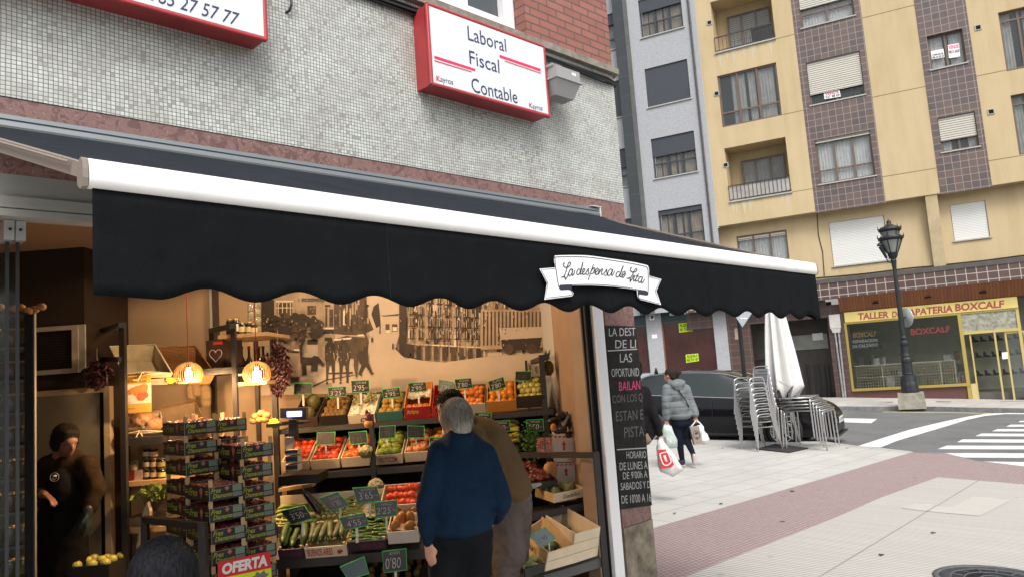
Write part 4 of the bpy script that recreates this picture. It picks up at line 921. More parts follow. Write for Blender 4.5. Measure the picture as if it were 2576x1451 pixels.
for x in (230,290,350,400): mp([(x,205),(x,372),(x+10,372),(x+10,205)],4,L_())
mp([(200,275),(200,285),(440,285),(440,275)],4,L_())
# canyon of houses
mp([(1010,-120),(1010,640),(1270,660),(1440,640),(1560,580),(1480,380),(1470,-120)],2,L_())
for k in range(26):
    x = 1080+rn.random()*390; y = -60+rn.random()*500; w_ = 6+rn.random()*22; h = 50+rn.random()*220; mp([(x,y),(x,y+h),(x+w_,y+h),(x+w_,y)],rn.choice((1,1,3,4,3)),L_())
mp([(1465,-120),(1465,230),(1560,260),(1590,560),(1660,640),(1920,645),(1935,-120)],0,L_())
mp([(1560,260),(1530,370),(1600,560),(1660,520),(1650,380),(1630,210)],3,L_()); mp([(1650,380),(1700,400),(1900,390),(1925,360),(1700,385)],2,L_())
for x0,y0,x1,y1,c in ((1725,505,1782,585,2),(1735,590,1782,625,4),(1815,505,1890,610,2),(1825,545,1882,600,4),(1740,100,1780,140,2),(1830,100,1870,140,2),(1740,0,1780,50,2),(1830,0,1870,50,2),(1640,640,1660,500,2)): mp([(x0,y0),(x0,y1),(x1,y1),(x1,y0)],c,L_())
mp([(1915,-120),(1915,860),(1975,960),(2240,1010),(2540,1030),(3100,1010),(3100,900),(3912,850),(3912,-120)],1,L_())
for k in range(330):
    x = 1930+rn.random()**.8*1700; y = -100+rn.random()*940; w_ = 6+rn.random()*26; h = 40+rn.random()*150; mp([(x,y),(x,min(y+h,960)),(x+w_,min(y+h,965)),(x+w_,y)],rn.choice((2,0,4,3,3,2,1)),L_())
mp([(1915,-120),(1915,870),(1990,955),(2020,900),(2010,-120)],3,L_())
for k in range(9):
    x = 2040+k*118; yb_ = 985+k*6; mp([(x,yb_-190),(x,yb_),(x+62,yb_+4),(x+62,yb_-185)],rn.choice((3,3,2)),L_()); mp([(x-20,yb_-215),(x-20,yb_-200),(x+88,yb_-196),(x+88,yb_-211)],rn.choice((4,0)),L_())
for r_0 in range(4):
    for k in range(8):
        x = 2050+k*126; y = 80+r_0*170+k*(10-r_0*3); mp([(x,y+110),(x,y+124),(x+96,y+126),(x+96,y+112)],3,L_()); mp([(x+22,y),(x+22,y+106),(x+66,y+107),(x+66,y+1)],3,L_()); mp([(x+40,y+4),(x+40,y+104),(x+46,y+104),(x+46,y+4)],4,L_())
mp([(3050,300),(3050,860),(3912,830),(3912,300)],1,L_())
for k in range(16):
    x = 3080+k*52; mp([(x,330),(x,800),(x+22,800),(x+22,330)],rn.choice((2,3)),L_())
mp([(3300,560),(3330,720),(3900,690),(3900,540)],0,L_()); mp([(3330,725),(3350,860),(3860,860),(3900,690)],3,L_())
for cx in (3440,3760):
    mp([(cx+70*math.cos(a),850+70*math.sin(a)) for a in [i*math.pi/7 for i in range(14)]][::-1],2,L_())
# road
mp([(0,1000),(0,1500),(3912,1380),(3912,905),(3100,960),(2540,1035),(2240,1010),(1960,950),(1860,850),(1920,645),(1640,640),(1500,700),(1480,900),(870,1000)],0,L_())
mp([(700,1365),(720,1385),(910,1290),(1300,1220),(1290,1205),(900,1270)],2,L_()); mp([(1860,835),(1975,960),(2240,1012),(2240,1004),(1985,950),(1875,830)],3,L_())
# tree
for k in range(150):
    a = rn.random()*6.28; r = rn.random()**.6; x = 470+r*400*math.cos(a); y = 545+r*185*math.sin(a); s_ = 28+rn.random()*45
    mp([(x+s_*math.cos(t)*(.6+.6*rn.random()),y+s_*.7*math.sin(t)*(.6+.6*rn.random())) for t in [-i*6.28/7 for i in range(7)]],rn.choice((3,3,3,2)),L_())
mp([(530,720),(540,960),(575,960),(570,800),(620,720)],3,L_())
# carriage, horses and people of the old picture
mp([(1010,720),(1020,960),(1290,980),(1480,900),(1480,700),(1440,600),(1300,590),(1200,660)],2,L_()); mp([(1010,715),(1010,735),(1240,715),(1262,690),(1180,695)],4,L_()); mp([(1200,655),(1200,672),(1440,690),(1440,655)],1,L_()); mp([(1340,650),(1340,672),(1425,665),(1420,645)],4,L_())
for hx,sc in ((960,1.0),(1150,1.05)):
    for pl,c in (([(-45,760),(-75,820),(-80,960),(-60,1080),(60,1080),(85,960),(80,840),(40,770),(10,750)],3),([(-30,700),(-45,770),(-20,900),(25,900),(40,780),(25,710),(0,735)],3),([(-62,1060),(-58,1330),(-34,1335),(-30,1200),(-12,1075)],3),([(12,1070),(28,1210),(30,1320),(56,1318),(60,1200),(66,1060)],3),([(-84,850),(-92,990),(-84,1060),(-74,960)],1),([(-12,790),(-8,900),(6,900),(8,790)],2),([(40,900),(52,1000),(60,990),(52,900)],1),([(-52,1290),(-50,1305),(-36,1305),(-36,1290)],1)):
        mp([(hx+x*sc,y) for x,y in pl],c,L_())
mp([(900,1180),(905,1200),(1270,1190),(1270,1165)],3,L_())
for k in range(60):
    x = 900+rn.random()*400; y = 760+rn.random()*330; s_ = 5+rn.random()*10; mp([(x,y),(x+s_*.3,y+s_*1.6),(x+s_,y+s_*1.3),(x+s_*.8,y)],rn.choice((2,2,1)),L_())
mp([(1290,860),(1285,1090),(1310,1240),(1330,1240),(1345,1080),(1350,880)],2,L_())
mp([(1380,880),(1350,940),(1365,1050),(1400,1075),(1470,1050),(1490,1030),(1485,930),(1465,870),(1440,860)],3,L_()); mp([(1425,810),(1415,850),(1440,870),(1470,860),(1475,820)],3,L_()); mp([(1400,1050),(1350,1185),(1345,1200),(1395,1225),(1405,1215),(1385,1195),(1450,1080),(1520,1195),(1515,1212),(1570,1190),(1545,1180),(1490,1040)],3,L_())
mp([(400,900),(370,1000),(400,1050),(380,1230),(400,1250),(540,1230),(550,1000),(530,900)],1,L_()); mp([(455,850),(455,880),(530,880),(530,850)],4,L_()); mp([(400,870),(395,905),(520,910),(530,880)],3,L_()); mp([(410,1245),(415,1305),(530,1300),(530,1240)],3,L_())
mp([(540,960),(545,1050),(620,1060),(700,1060),(690,1150),(780,1150),(790,1030),(850,1090),(890,1070),(800,960),(740,940),(700,970)],3,L_()); mp([(560,1040),(570,1220),(635,1210),(625,1050)],3,L_())
mp([(1820,775),(1818,850),(1838,850),(1838,775)],3,L_()); mp([(1525,690),(1525,750),(1550,750),(1550,690)],3,L_())
mp([(1960,790),(1980,850),(1985,960),(2050,965),(2070,900),(2110,960),(2140,870),(2110,790),(2030,775)],3,L_())
for k in range(420):
    x = rn.random()*3700; y = -60+rn.random()*900; s_ = 4+rn.random()*13
    if (1490<x<1920) or y > 640 and 600<x<1960: continue
    mp([(x,y),(x,y+s_*2),(x+s_,y+s_*2),(x+s_*.9,y)],rn.choice((2,3,1,0,1)),L_())
b.build('wall_photograph', [m_l,m_m,m_d,m_k,m_h], None, label='large sepia photograph of an old town street with horses and a tree', category='wall picture')
# ---------- pendants ----------
M_cord = mat('red_cord', (.25,.02,.015), .6); M_slat = mat('birch_slats', (.62,.40,.16), .5, var=.12, vs=20); M_bulb = mat('glowing_bulb', (1,.78,.42), .5, emit=14, ecol=(1,.72,.36))
def pendant(px,py,d,label):
    c = at(px,py,d); t = thing('pendant_lamp', label, 'pendant lamp', tuple(c), 'slatted pendant lamps')
    R_l = .102; b = MB()
    for k in range(34):
        a = k*2*math.pi/34; pts = []
        for i in range(9):
            ph = -.62+i*(1.35+.62)/8; rr = R_l*math.cos(ph)**.8 if ph < 1.5 else .02; pts.append((max(rr,.02),R_l*.86*math.sin(ph)))
        ca, sa = math.cos(a), math.sin(a); w_ = .0032
        for i in range(8):
            (r0,h0),(r1,h1) = pts[i],pts[i+1]; n_ = V((-sa,ca,0))*w_
            p0 = c+V((ca*r0,sa*r0,h0)); p1 = c+V((ca*r1,sa*r1,h1)); q0 = c+V((ca*(r0-.007),sa*(r0-.007),h0)); q1 = c+V((ca*(r1-.007),sa*(r1-.007),h1))
            b.hexa([q0-n_,q0+n_,p0+n_,p0-n_,q1-n_,q1+n_,p1+n_,p1-n_])
    b.lathe([(.083,-.057),(.088,-.057),(.088,-.050),(.083,-.050)],c,34); b.lathe([(.0,.085),(.03,.085),(.03,.092),(.0,.093)],c,20)
    b.build('slatted_shade', M_slat, t)
    MB().tube([c+V((0,0,.09)),V((c.x,c.y,2.93))], .0035, 6).build('cord', M_cord, t)
    MB().lathe([(.016,.05),(.016,.088),(.008,.089)],c,10).build('lamp_holder', M_black, t)
    MB().ball(c+V((0,0,-.005)),(.031,.031,.038),12,8).lathe([(.014,.02),(.014,.05)],c,10).build('bulb', M_bulb, t)
    l = bpy.data.lights.new('bulb_light','POINT'); l.energy = 52; l.color = (1,.60,.28); l.shadow_soft_size = .035
    lo_ = bpy.data.objects.new('bulb_light', l); COL.objects.link(lo_); lo_.location = (0,0,-.062); lo_.parent = t
pendant(474,941,5.6,'lit slatted wooden pendant lamp in front of the bread baskets')
pendant(646,939,5.6,'lit slatted wooden pendant lamp in front of the bottle shelf')
# ceiling downlights added out of view to light mural and fruit
M_spot = mat('added_downlight_glow', (1,.8,.55), .5, emit=6, ecol=(1,.75,.45))
for i,(u,d,lab) in enumerate(((-1.55,5.9,'first added unseen ceiling downlight above the fruit display'),(-.65,5.7,'second added unseen ceiling downlight above the fruit display'),(.22,5.4,'third added unseen ceiling downlight above the fruit display'),(-2.7,5.5,'added unseen ceiling downlight above the bread shelves'))):
    f_ = FD(d); c = f_.p(u*d/7,0,2.93)
    t = thing('added_downlight', lab, 'added lamp', tuple(c), 'added ceiling downlights')
    MB().lathe([(.055,-.012),(.07,-.012),(.07,-.001),(.055,-.001)],c,20).build('ring', M_white, t); MB().lathe([(.0,-.008),(.053,-.008)],c,20).build('lens', M_spot, t)
    l = bpy.data.lights.new('downlight','SPOT'); l.energy = 46 if i < 3 else 48; l.color = (1,.68,.40); l.spot_size = math.radians(168); l.spot_blend = .12; l.shadow_soft_size = .05
    lo_ = bpy.data.objects.new('downlight', l); COL.objects.link(lo_); lo_.location = (0,0,-.02); lo_.parent = t
# ---------- produce ----------
def lathe_fruit(name, prof, m, seg=10, sx=1, sy=1, extra=None):
    b = MB(); b.lathe(prof, (0,0,0), seg, 0, True, sx, sy)
    ms = [m]
    if extra: ms.append(extra[0]); b.tube(extra[1], extra[2], 5, 1)
    o = b.build(name, ms, None, keep=True); 
    return o
def prof_round(r, dim=.0, sq=1.0, n=8):
    P = []
    for i in range(n+1):
        a = math.pi*i/n; rr = r*math.sin(a); zz = -r*sq*math.cos(a)
        if i == n: rr = 1e-4; zz -= dim*r
        if i == 0: rr = 1e-4
        P.append((rr,zz))
    return P
M_stem = mat('fruit_stem', (.10,.07,.02), .8)
def fm(n,c,c2=None,rough=.38,vs=16,var=.2,coat=.0): return mat(n,c,rough,var=var,vs=vs,var2=c2,coat=coat)
PROTO = {}
def proto(key, name, prof, m, **k):
    o = lathe_fruit(name, prof, m, **k); o.hide_render = False; PROTO[key] = o; o['used'] = 0
st = (M_stem,[(0,0,.022),(.003,0,.045)],.0018)
proto('redapple','apple',prof_round(.036,.3,.92),fm('red_apple_skin',(.40,.03,.02),(.50,.22,.04),vs=25),extra=st)
proto('darkapple','apple',prof_round(.036,.3,.92),fm('dark_red_apple_skin',(.30,.012,.018),(.42,.06,.03),vs=25),extra=st)
proto('pinkapple','apple',prof_round(.037,.3,.9),fm('pink_apple_skin',(.50,.09,.05),(.55,.30,.08),vs=18),extra=st)
proto('greenapple','apple',prof_round(.037,.3,.9),fm('green_apple_skin',(.20,.27,.02),(.27,.33,.04)),extra=st)
proto('paleapple','apple',prof_round(.036,.3,.9),fm('yellow_green_apple_skin',(.42,.40,.07),(.50,.45,.10)),extra=st)
proto('russet','apple',prof_round(.039,.25,.88),fm('russet_apple_skin',(.30,.17,.035),(.38,.24,.05),.7,30),extra=st)
proto('orange','orange',prof_round(.036,.06,.97),fm('orange_peel',(.62,.20,.012),(.70,.26,.02),.45,40))
proto('mandarin','mandarin',prof_round(.031,.12,.8),fm('mandarin_peel',(.62,.15,.012),(.70,.2,.02),.4,40))
proto('tomato','tomato',prof_round(.033,.15,.82),fm('tomato_skin',(.55,.035,.012),(.62,.07,.015),.2,10,coat=.4),extra=(mat('tomato_calyx',(.05,.12,.02),.7),[(-.012,0,.024),(0,0,.025),(.012,.004,.024)],.002))
proto('beef','tomato',prof_round(.047,.15,.8),fm('orange_tomato_skin',(.62,.12,.015),(.66,.17,.02),.25,10,coat=.3),extra=(mat('tomato_calyx',(.05,.12,.02),.7),[(-.012,0,.034),(0,0,.035),(.012,.004,.034)],.002))
proto('darktom','tomato',prof_round(.034,.15,.82),fm('dark_tomato_skin',(.11,.015,.012),(.2,.03,.015),.2,10,coat=.4))
proto('kiwi','kiwi',prof_round(.026,0,1.25),fm('kiwi_skin',(.17,.095,.03),(.23,.14,.05),.8,60))
proto('melon','melon',prof_round(.075,0,1.35,10),fm('dark_melon_skin',(.06,.06,.015),(.12,.11,.03),.5,30),seg=14)
proto('mango','mango',prof_round(.042,0,1.3),fm('mango_skin',(.22,.16,.03),(.40,.10,.03),.4,8),sx=1,sy=.8)
def bent(name, m, L, r0, r1, bend, seg=8, tip=None, tm=None):
    b = MB(); n = 9; pts = []; rs = []
    for i in range(n+1):
        t = i/n; pts.append((L*(t-.5), bend*(4*t*(1-t)), 0)); rs.append(max(.0015,(r0*(1-t)+r1*t)*math.sqrt(max(0,1-(2*t-1)**8)) if 0<t<1 else .002))
    b.tube(pts, rs, seg, 0, caps=False)
    ms = [m]
    if tip: b.tube([(-L/2-.001,0,0),(-L/2-tip,-.004,0)], .0035, 5, 1); ms.append(tm or M_stem)
    return b.build(name, ms, None, keep=True)
PROTO['pear'] = bent('pear', fm('conference_pear_skin',(.27,.27,.05),(.36,.33,.07),.5,20), .12, .018, .034, .006, tip=.02)
PROTO['banana'] = bent('banana', fm('banana_skin',(.45,.36,.05),(.32,.32,.05),.5,12), .17, .014, .018, .03, tip=.015)
PROTO['cucumber'] = bent('cucumber', fm('cucumber_skin',(.035,.075,.018),(.06,.11,.03),.4,25), .22, .022, .024, .012)
PROTO['courgette'] = bent('courgette', fm('courgette_skin',(.045,.06,.018),(.085,.10,.035),.45,50), .20, .020, .027, .006, tip=.02, tm=mat('cut_stem',(.2,.22,.08),.8))
PROTO['pepper'] = bent('green_pepper', fm('green_pepper_skin',(.06,.13,.02),(.10,.2,.03),.25,14,coat=.3), .12, .020, .010, .015, tip=.018)
PROTO['bean'] = bent('green_bean', fm('green_bean_skin',(.10,.15,.03),(.15,.2,.05),.6,20), .15, .0055, .005, .014, seg=6)
PROTO['chard'] = bent('green_pepper', fm('pale_green_skin',(.22,.28,.06),(.3,.35,.09),.5,20), .17, .016, .007, .02, tip=.012)
PROTO['aubergine'] = bent('aubergine', fm('aubergine_skin',(.012,.006,.014),(.02,.01,.02),.15,5,coat=.5), .21, .022, .036, .01, tip=.035, tm=mat('aubergine_cap',(.16,.14,.04),.7))
PROTO['artichoke'] = lathe_fruit('artichoke', [(.001,-.03),(.02,-.03),(.034,-.012),(.036,.005),(.030,.012),(.031,.02),(.022,.026),(.022,.034),(.010,.042),(.001,.046)], fm('artichoke_leaves',(.13,.15,.07),(.22,.24,.12),.7,30), 9)
PROTO['sprout'] = proto_s = lathe_fruit('brussels_sprout', prof_round(.02,0,1.05,6), fm('sprout_leaves',(.14,.17,.05),(.22,.25,.09),.6,50), 8)
CNT = {}
def put(key, M, label, group):
    p = PROTO[key]; n = CNT.get(key,0); CNT[key] = n+1
    if n == 0: o = p; o.matrix_world = M; o['label'] = label; o['category'] = PCAT.get(key, p.name.split('.')[0].replace('_',' ')); o['group'] = group
    else: o = dup(p, M, label, group)
    return o
PCAT = {}
# ---------- crates ----------
M_woodc = mat('poplar_crate_wood', (.52,.37,.20), .7, var=.15, vs=6); M_woodw = mat('pale_crate_board', (.60,.50,.36), .65, var=.1, vs=8)
def crate(name, label, cat, M, w, L, h, m, inner=None, front=None, th=.007, posts=True, group=None, back=None, writing=None, slats=0, raiseback=0):
    "x across, y from the front (0) to the back (L)"
    t = thing(name, label, cat, (0,0,0), group); t.matrix_world = M; t['woff'] = (0.,0.,0.); i = inner or m
    W = w/2; zb = h*.35
    fr_ = MB()
    if slats:
        sh = (h-.012*(slats-1))/slats
        for k in range(slats): fr_.box((-W,0,k*(sh+.012)),(W,th,k*(sh+.012)+sh))
    else: fr_.box((-W,0,0),(W,th,h))
    fo = fr_.build('front_board', front or m, t)
    s_ = MB(); s_.hexa([(-W,th+.0005,0),(-W+th,th+.0005,0),(-W+th,L-th-.0005,0),(-W,L-th-.0005,0),(-W,th+.0005,h),(-W+th,th+.0005,h),(-W+th,L-th-.0005,h+raiseback),(-W,L-th-.0005,h+raiseback)]); s_.build('side_board', i, t)
    s_ = MB(); s_.hexa([(W-th,th+.0005,0),(W,th+.0005,0),(W,L-th-.0005,0),(W-th,L-th-.0005,0),(W-th,th+.0005,h),(W,th+.0005,h),(W,L-th-.0005,h+raiseback),(W-th,L-th-.0005,h+raiseback)]); s_.build('side_board', i, t)
    MB().box((-W,L-th,0),(W,L,h+raiseback)).build('back_board', back or i, t)
    MB().box((-W+th+.0005,th+.0005,0),(W-th-.0005,L-th-.0005,th)).build('bottom_board', i, t)
    if posts:
        for X,Y in ((-1,0),(1,0)):
            p = MB(); x = X*(W-th-.009); p.box((x-.008,th+.001,th),(x+.008,th+.014,h+.018)); p.build('corner_post', M_woodc, t)
    if writing:
        wb = MB()
        for (txt,x0,x1,za,zb_,mi,sh) in writing[1]:
            wb.qtext(txt,[(-W+w*x0,-.002,h*za),(-W+w*x1,-.002,h*za),(-W+w*x1,-.002,h*zb_),(-W+w*x0,-.002,h*zb_)],mi,shear=sh,bold=.02)
        wb.build('printing', writing[0], fo)
    return t
RZ = -math.pi/4
def crateM(px, py, d, tilt, rz=RZ): return TRS(at(px,py,d), rz, math.radians(tilt))
rn = random.Random(42)
def fillgrid(key, M, w, L, h, r, label, group, nx=None, ny=None, dz=0, jit=.25, rot='rand', sc=1.0, skip=0, sy=None, layer2=0):
    th = .01; nx = nx or max(1,int((w-2*th)/(2*r))); sy = sy or 2*r*.95; ny = ny or max(1,int((L-2*th)/sy))
    def one(x,y,z):
        if rot == 'rand': R_ = Matrix.Rotation(rn.random()*6.28,4,'Z') @ Matrix.Rotation((rn.random()-.5)*1.2,4,'X')
        elif rot == 'x': R_ = Matrix.Rotation((rn.random()-.5)*.3,4,'Z') @ Matrix.Rotation(rn.random()*6,4,'X')
        elif rot == 'y': R_ = Matrix.Rotation(math.pi/2+(rn.random()-.5)*.4,4,'Z') @ Matrix.Rotation(rn.random()*6,4,'X')
        else: R_ = Matrix.Rotation(rn.random()*.3,4,'Z')
        s_ = sc*(.93+rn.random()*.14)
        put(key, M @ Matrix.Translation((x,y,z)) @ R_ @ Matrix.Scale(s_,4), label, group)
    for j in range(ny):
        for i in range(nx):
            if rn.random() < skip: continue
            x = -w/2+th+r+(w-2*th-2*r)*(i/(nx-1) if nx > 1 else .5); 
            if j % 2 and nx > 1: x += (r*.5 if i < nx-1 else -r*.2)
            y = th+r+(L-2*th-2*r)*(j/(ny-1) if ny > 1 else .5)
            one(x+(rn.random()-.5)*r*jit, y+(rn.random()-.5)*r*jit, h+dz+(rn.random()-.5)*r*.4)
# shelves
M_shelf = mat('dark_shelf_board', (.028,.025,.024), .5, var=.2)
FS1 = FD(6.38)
SHU = thing('fruit_shelf', 'dark steel tiered fruit display shelf under the sepia photograph', 'shelf', tuple(FS1.p(-.7,0,0)))
sa, sb = FS1.uz(700,1068)[0], FS1.uz(1392,1023)[0]
zS1 = FS1.uz(1050,1053)[1]
MB().fb(FS1,sa,sb,-.50,0,zS1-.045,zS1-.004).build('shelf_board', M_shelf, SHU)
FS2 = FD(6.15); zS2 = FS2.uz(900,1180)[1]
MB().fb(FS2,FS2.uz(700,1200)[0],FS2.uz(1290,1140)[0],-.6,0,zS2-.05,zS2-.004).build('shelf_board', M_shelf, SHU)
for px0,px1,d_,zt_ in ((932,943,6.12,1.40),(1374,1388,6.40,1.78),(1338,1344,6.9,1.75)):
    f_ = FD(d_); a_ = f_.uz(px0,1150)[0]; c_ = f_.uz(px1,1150)[0]; MB().fb(f_,a_,c_,-.04,0,0,zt_).build('post', M_steel, SHU)
f_ = FD(6.9); MB().hexa([FD(6.37).p(FD(6.37).uz(1374,970)[0],-.002,1.74),FD(6.37).p(FD(6.37).uz(1388,970)[0],-.002,1.74),f_.p(f_.uz(1352,950)[0],0,1.71),f_.p(f_.uz(1338,950)[0],0,1.71),FD(6.37).p(FD(6.37).uz(1374,970)[0],-.002,1.78),FD(6.37).p(FD(6.37).uz(1388,970)[0],-.002,1.78),f_.p(f_.uz(1352,950)[0],0,1.75),f_.p(f_.uz(1338,950)[0],0,1.75)]).build('rail', M_steel, SHU)
# dark backing panel below each tier
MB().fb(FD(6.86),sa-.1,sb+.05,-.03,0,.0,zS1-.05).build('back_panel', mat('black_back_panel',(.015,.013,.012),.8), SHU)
WH = lambda px0,px1,d: (px1-px0)/1900*d
def row1(px0,px1,pyb,label,m,key,r,flabel,group,h=.085,L=.36,tilt=26,d=6.36,inner=None,front=None,fill=True,writing=None,raiseback=.0,back=None,**k):
    w = WH(px0,px1,d)*.98; M = crateM((px0+px1)/2,pyb,d,tilt)
    M = TRS(M.translation+V((0,0,.012)),RZ,math.radians(tilt)) if False else M
    crate('fruit_crate', label, 'crate', M, w, L, h, m, inner, front, posts=False, group='fruit crates on the upper shelf' if pyb < 1110 else 'fruit crates on the middle shelf', writing=writing, raiseback=raiseback, back=back)
    if fill: fillgrid(key, M, w, L, h*.72, r, flabel, group, **k)
    return M,w,L,h
M_bk = mat('black_carton', (.018,.017,.016), .5); M_br = mat('brown_carton', (.20,.12,.07), .7, var=.1); M_redc = mat('red_carton', (.33,.02,.02), .45, var=.25, vs=20); M_orc = mat('orange_carton', (.60,.24,.04), .5); M_wc = mat('white_carton', (.55,.48,.38), .6); M_teal2 = mat('teal_carton', (.04,.14,.13), .5)
M_crin = mat('crate_print_ink',(.05,.04,.03),.6); M_rin = mat('crate_red_ink',(.35,.03,.03),.6); M_brownk = mat('dark_brown_carton',(.05,.032,.022),.6)
row1(738,802,1072,'dark brown carton of dark green melons at the end of the upper shelf',M_brownk,'melon',.075,'dark green melon in the carton behind the scale display','melons on the upper shelf',nx=2,ny=2,sc=.75,rot='y',dz=.02)
row1(805,874,1067,'black carton of kiwis with white corner stickers on the upper shelf',M_bk,'kiwi',.024,'brown kiwi in the black carton on the upper shelf','kiwis on the upper shelf',nx=5,ny=6,rot='z',jit=.1)
Mx,w,L,h = row1(877,946,1063,'white carton of pale grapes wrapped in paper on the upper shelf',M_wc,'kiwi',.02,'','',fill=False,h=.08,writing=([M_crin],[('Chic',.45,.9,.1,.6,0,.2)]))
row1(948,1015,1057,'teal carton of russet apples on the upper shelf',M_teal2,'russet',.038,'golden russet apple in the teal carton on the upper shelf','russet apples',nx=3,ny=4)
row1(1018,1086,1052,'red and yellow carton printed Ariane with apples on white paper',M_orc,'redapple',.034,'red and yellow apple in the Ariane carton','apples in the Ariane carton',front=M_redc,inner=M_orc,h=.11,raiseback=.05,nx=4,ny=2,jit=.3,writing=([mat('cream_ink',(.6,.4,.12),.6)],[('Ariane',.1,.55,.45,.85,0,.1)]))
row1(1088,1146,1048,'bright red carton of dark red apples on the upper shelf',mat('bright_red_carton',(.5,.02,.03),.45),'darkapple',.036,'dark red apple in the bright red carton','dark red apples',raiseback=.04,nx=3,ny=4)
row1(1148,1224,1042,'white and brown carton of mandarins on the upper shelf',M_br,'mandarin',.03,'mandarin in the white and brown carton on the upper shelf','mandarins',front=M_wc,nx=5,ny=5,h=.1)
row1(1226,1300,1034,'orange printed carton full of oranges on the upper shelf',M_orc,'orange',.033,'orange in the orange printed carton on the upper shelf','oranges on the upper shelf',nx=4,ny=5,h=.1)
row1(1299,1372,1024,'dark brown carton of yellow green apples at the right end of the upper shelf',M_brownk,'paleapple',.036,'yellow green apple in the dark brown carton','yellow green apples',inner=M_br,nx=4,ny=4,h=.11)
# paper and grapes
b = MB()
def crumple(b, M, w, L, z, amp=.02, nx=9, ny=9, mi=0, seed=1, x0=0, y0=0):
    r_ = random.Random(seed); vs = []
    for i in range(nx+1):
        for j in range(ny+1): vs.append(M @ V((x0-w/2+w*i/nx+(r_.random()-.5)*w/nx*.6, y0+L*j/ny+(r_.random()-.5)*L/ny*.6, z+(r_.random()-.3)*amp)))
    b.add(vs, [(i*(ny+1)+j,(i+1)*(ny+1)+j,(i+1)*(ny+1)+j+1,i*(ny+1)+j+1) for i in range(nx) for j in range(ny)], mi)
M_paper = mat('white_tissue_paper', (.62,.56,.44), .8)
crumple(b, Mx, w*.96, L*.94, .07, .035, y0=.01); b.build('tissue_paper', M_paper, None, label='crumpled white tissue paper around the grapes on the upper shelf', category='tissue paper')
M_grape = fm('white_grape_skin',(.33,.33,.10),(.42,.40,.16),.3)
for k,(x,y) in enumerate(((-.055,.22),(.06,.25))):
    b = MB(); r_ = random.Random(k)
    for i in range(46): b.ball(Mx @ V((x+(r_.random()-.5)*.09,y+(r_.random()-.5)*.1,.105+r_.random()*.03)), .0105, 6, 5)
    b.build('grape_bunch', M_grape, None, label=('pale grape bunch nearer the kiwis in the white carton','pale grape bunch nearer the russet apples in the white carton')[k], category='grapes', group='grape bunches')
Mq = crateM(1052,1052,6.36,26); b = MB(); crumple(b, Mq, .2, .16, .10, .03, y0=.17, seed=5); b.build('tissue_paper', M_paper, None, label='crumpled white paper behind the apples in the Ariane carton', category='tissue paper')
# row 2
def row2(px0,px1,pyb,label,m,key,r,fl,gr,d=6.13,tilt=24,L=.38,h=.085,**k): return row1(px0,px1,pyb,label,m,key,r,fl,gr,h=h,L=L,tilt=tilt,d=d,**k)
row2(712,779,1182,'pale wooden crate of tomatoes beside the paper roll stack on the middle shelf',M_woodw,'tomato',.032,'red tomato in the crate nearest the strawberry crates','tomatoes beside the scale',nx=3,ny=5)
row2(783,856,1178,'cream crate heaped with small red tomatoes on the middle shelf',M_woodw,'tomato',.032,'red tomato in the cream crate left of the orange tomatoes','red tomatoes in the cream crate',nx=5,ny=6,dz=.02)
row2(860,930,1172,'cream crate of large orange tomatoes on the middle shelf',M_woodw,'beef',.045,'large orange tomato in the middle shelf crate','large orange tomatoes',nx=3,ny=4,dz=.02)
row2(945,1015,1166,'pale crate heaped with green apples on the middle shelf',M_woodw,'greenapple',.037,'green apple in the crate right of the steel post','green apples',nx=4,ny=5,dz=.035,jit=.6,writing=([M_rin],[('FRUTYCOM',.15,.8,.2,.75,0,.1)]))
row2(1019,1082,1159,'pale crate of pink apples on the middle shelf beside the blue sweater man',M_woodw,'pinkapple',.037,'pink apple in the crate right of the green apples','pink apples',nx=4,ny=5,dz=.03,jit=.5)
row2(1084,1150,1152,'orange carton of oranges half hidden by the two men on the middle shelf',M_orc,'orange',.034,'orange behind the heads of the two men on the middle shelf','oranges on the middle shelf',nx=4,ny=4)
row2(1254,1312,1136,'black carton of yellow green bananas on the middle shelf',M_bk,'banana',.02,'yellow green banana in the black carton','bananas',nx=1,ny=9,rot='x',sy=.04,dz=.03,layer2=0)
# cauliflowers
M_caul = fm('cauliflower_curd',(.50,.42,.24),(.58,.5,.3),.8,60); M_cleaf = fm('cauliflower_leaf',(.12,.16,.05),(.2,.24,.08),.6)
def cauli(px,py,d,r,lab):
    c = at(px,py,d); t = thing('cauliflower', lab, 'cauliflower', tuple(c), 'cauliflowers'); b = MB(); r_ = random.Random(px)
    for k in range(70):
        a = r_.random()*6.28; e = r_.random()**.7*1.5; q = V((math.cos(a)*math.sin(e),math.sin(a)*math.sin(e),math.cos(e)))*r*.82; b.ball(c+q, r*(.2+r_.random()*.08), 6, 5)
    b.ball(c,r*.85,12,8); b.build('curd', M_caul, t)
    b = MB()
    for k in range(7):
        a = k*.9; dd = V((math.cos(a),math.sin(a),0)); n_ = V((-math.sin(a),math.cos(a),0))
        p = [c+dd*r*.5+V((0,0,-r*.8)),c+dd*r*1.12+V((0,0,-r*.3)),c+dd*r*1.25+V((0,0,r*.25))]; b.add([p[0]-n_*.02,p[0]+n_*.02,p[1]-n_*r*.42,p[1]+n_*r*.42,p[2]-n_*r*.15,p[2]+n_*r*.15],[(0,1,3,2),(2,3,5,4)],0,True)
    b.build('leaves', M_cleaf, t)
cauli(921,1136,6.0,.055,'cauliflower on the middle shelf between orange tomatoes and green apples')
cauli(945,1222,5.9,.06,'cauliflower lying behind the price tag reading 3,65')
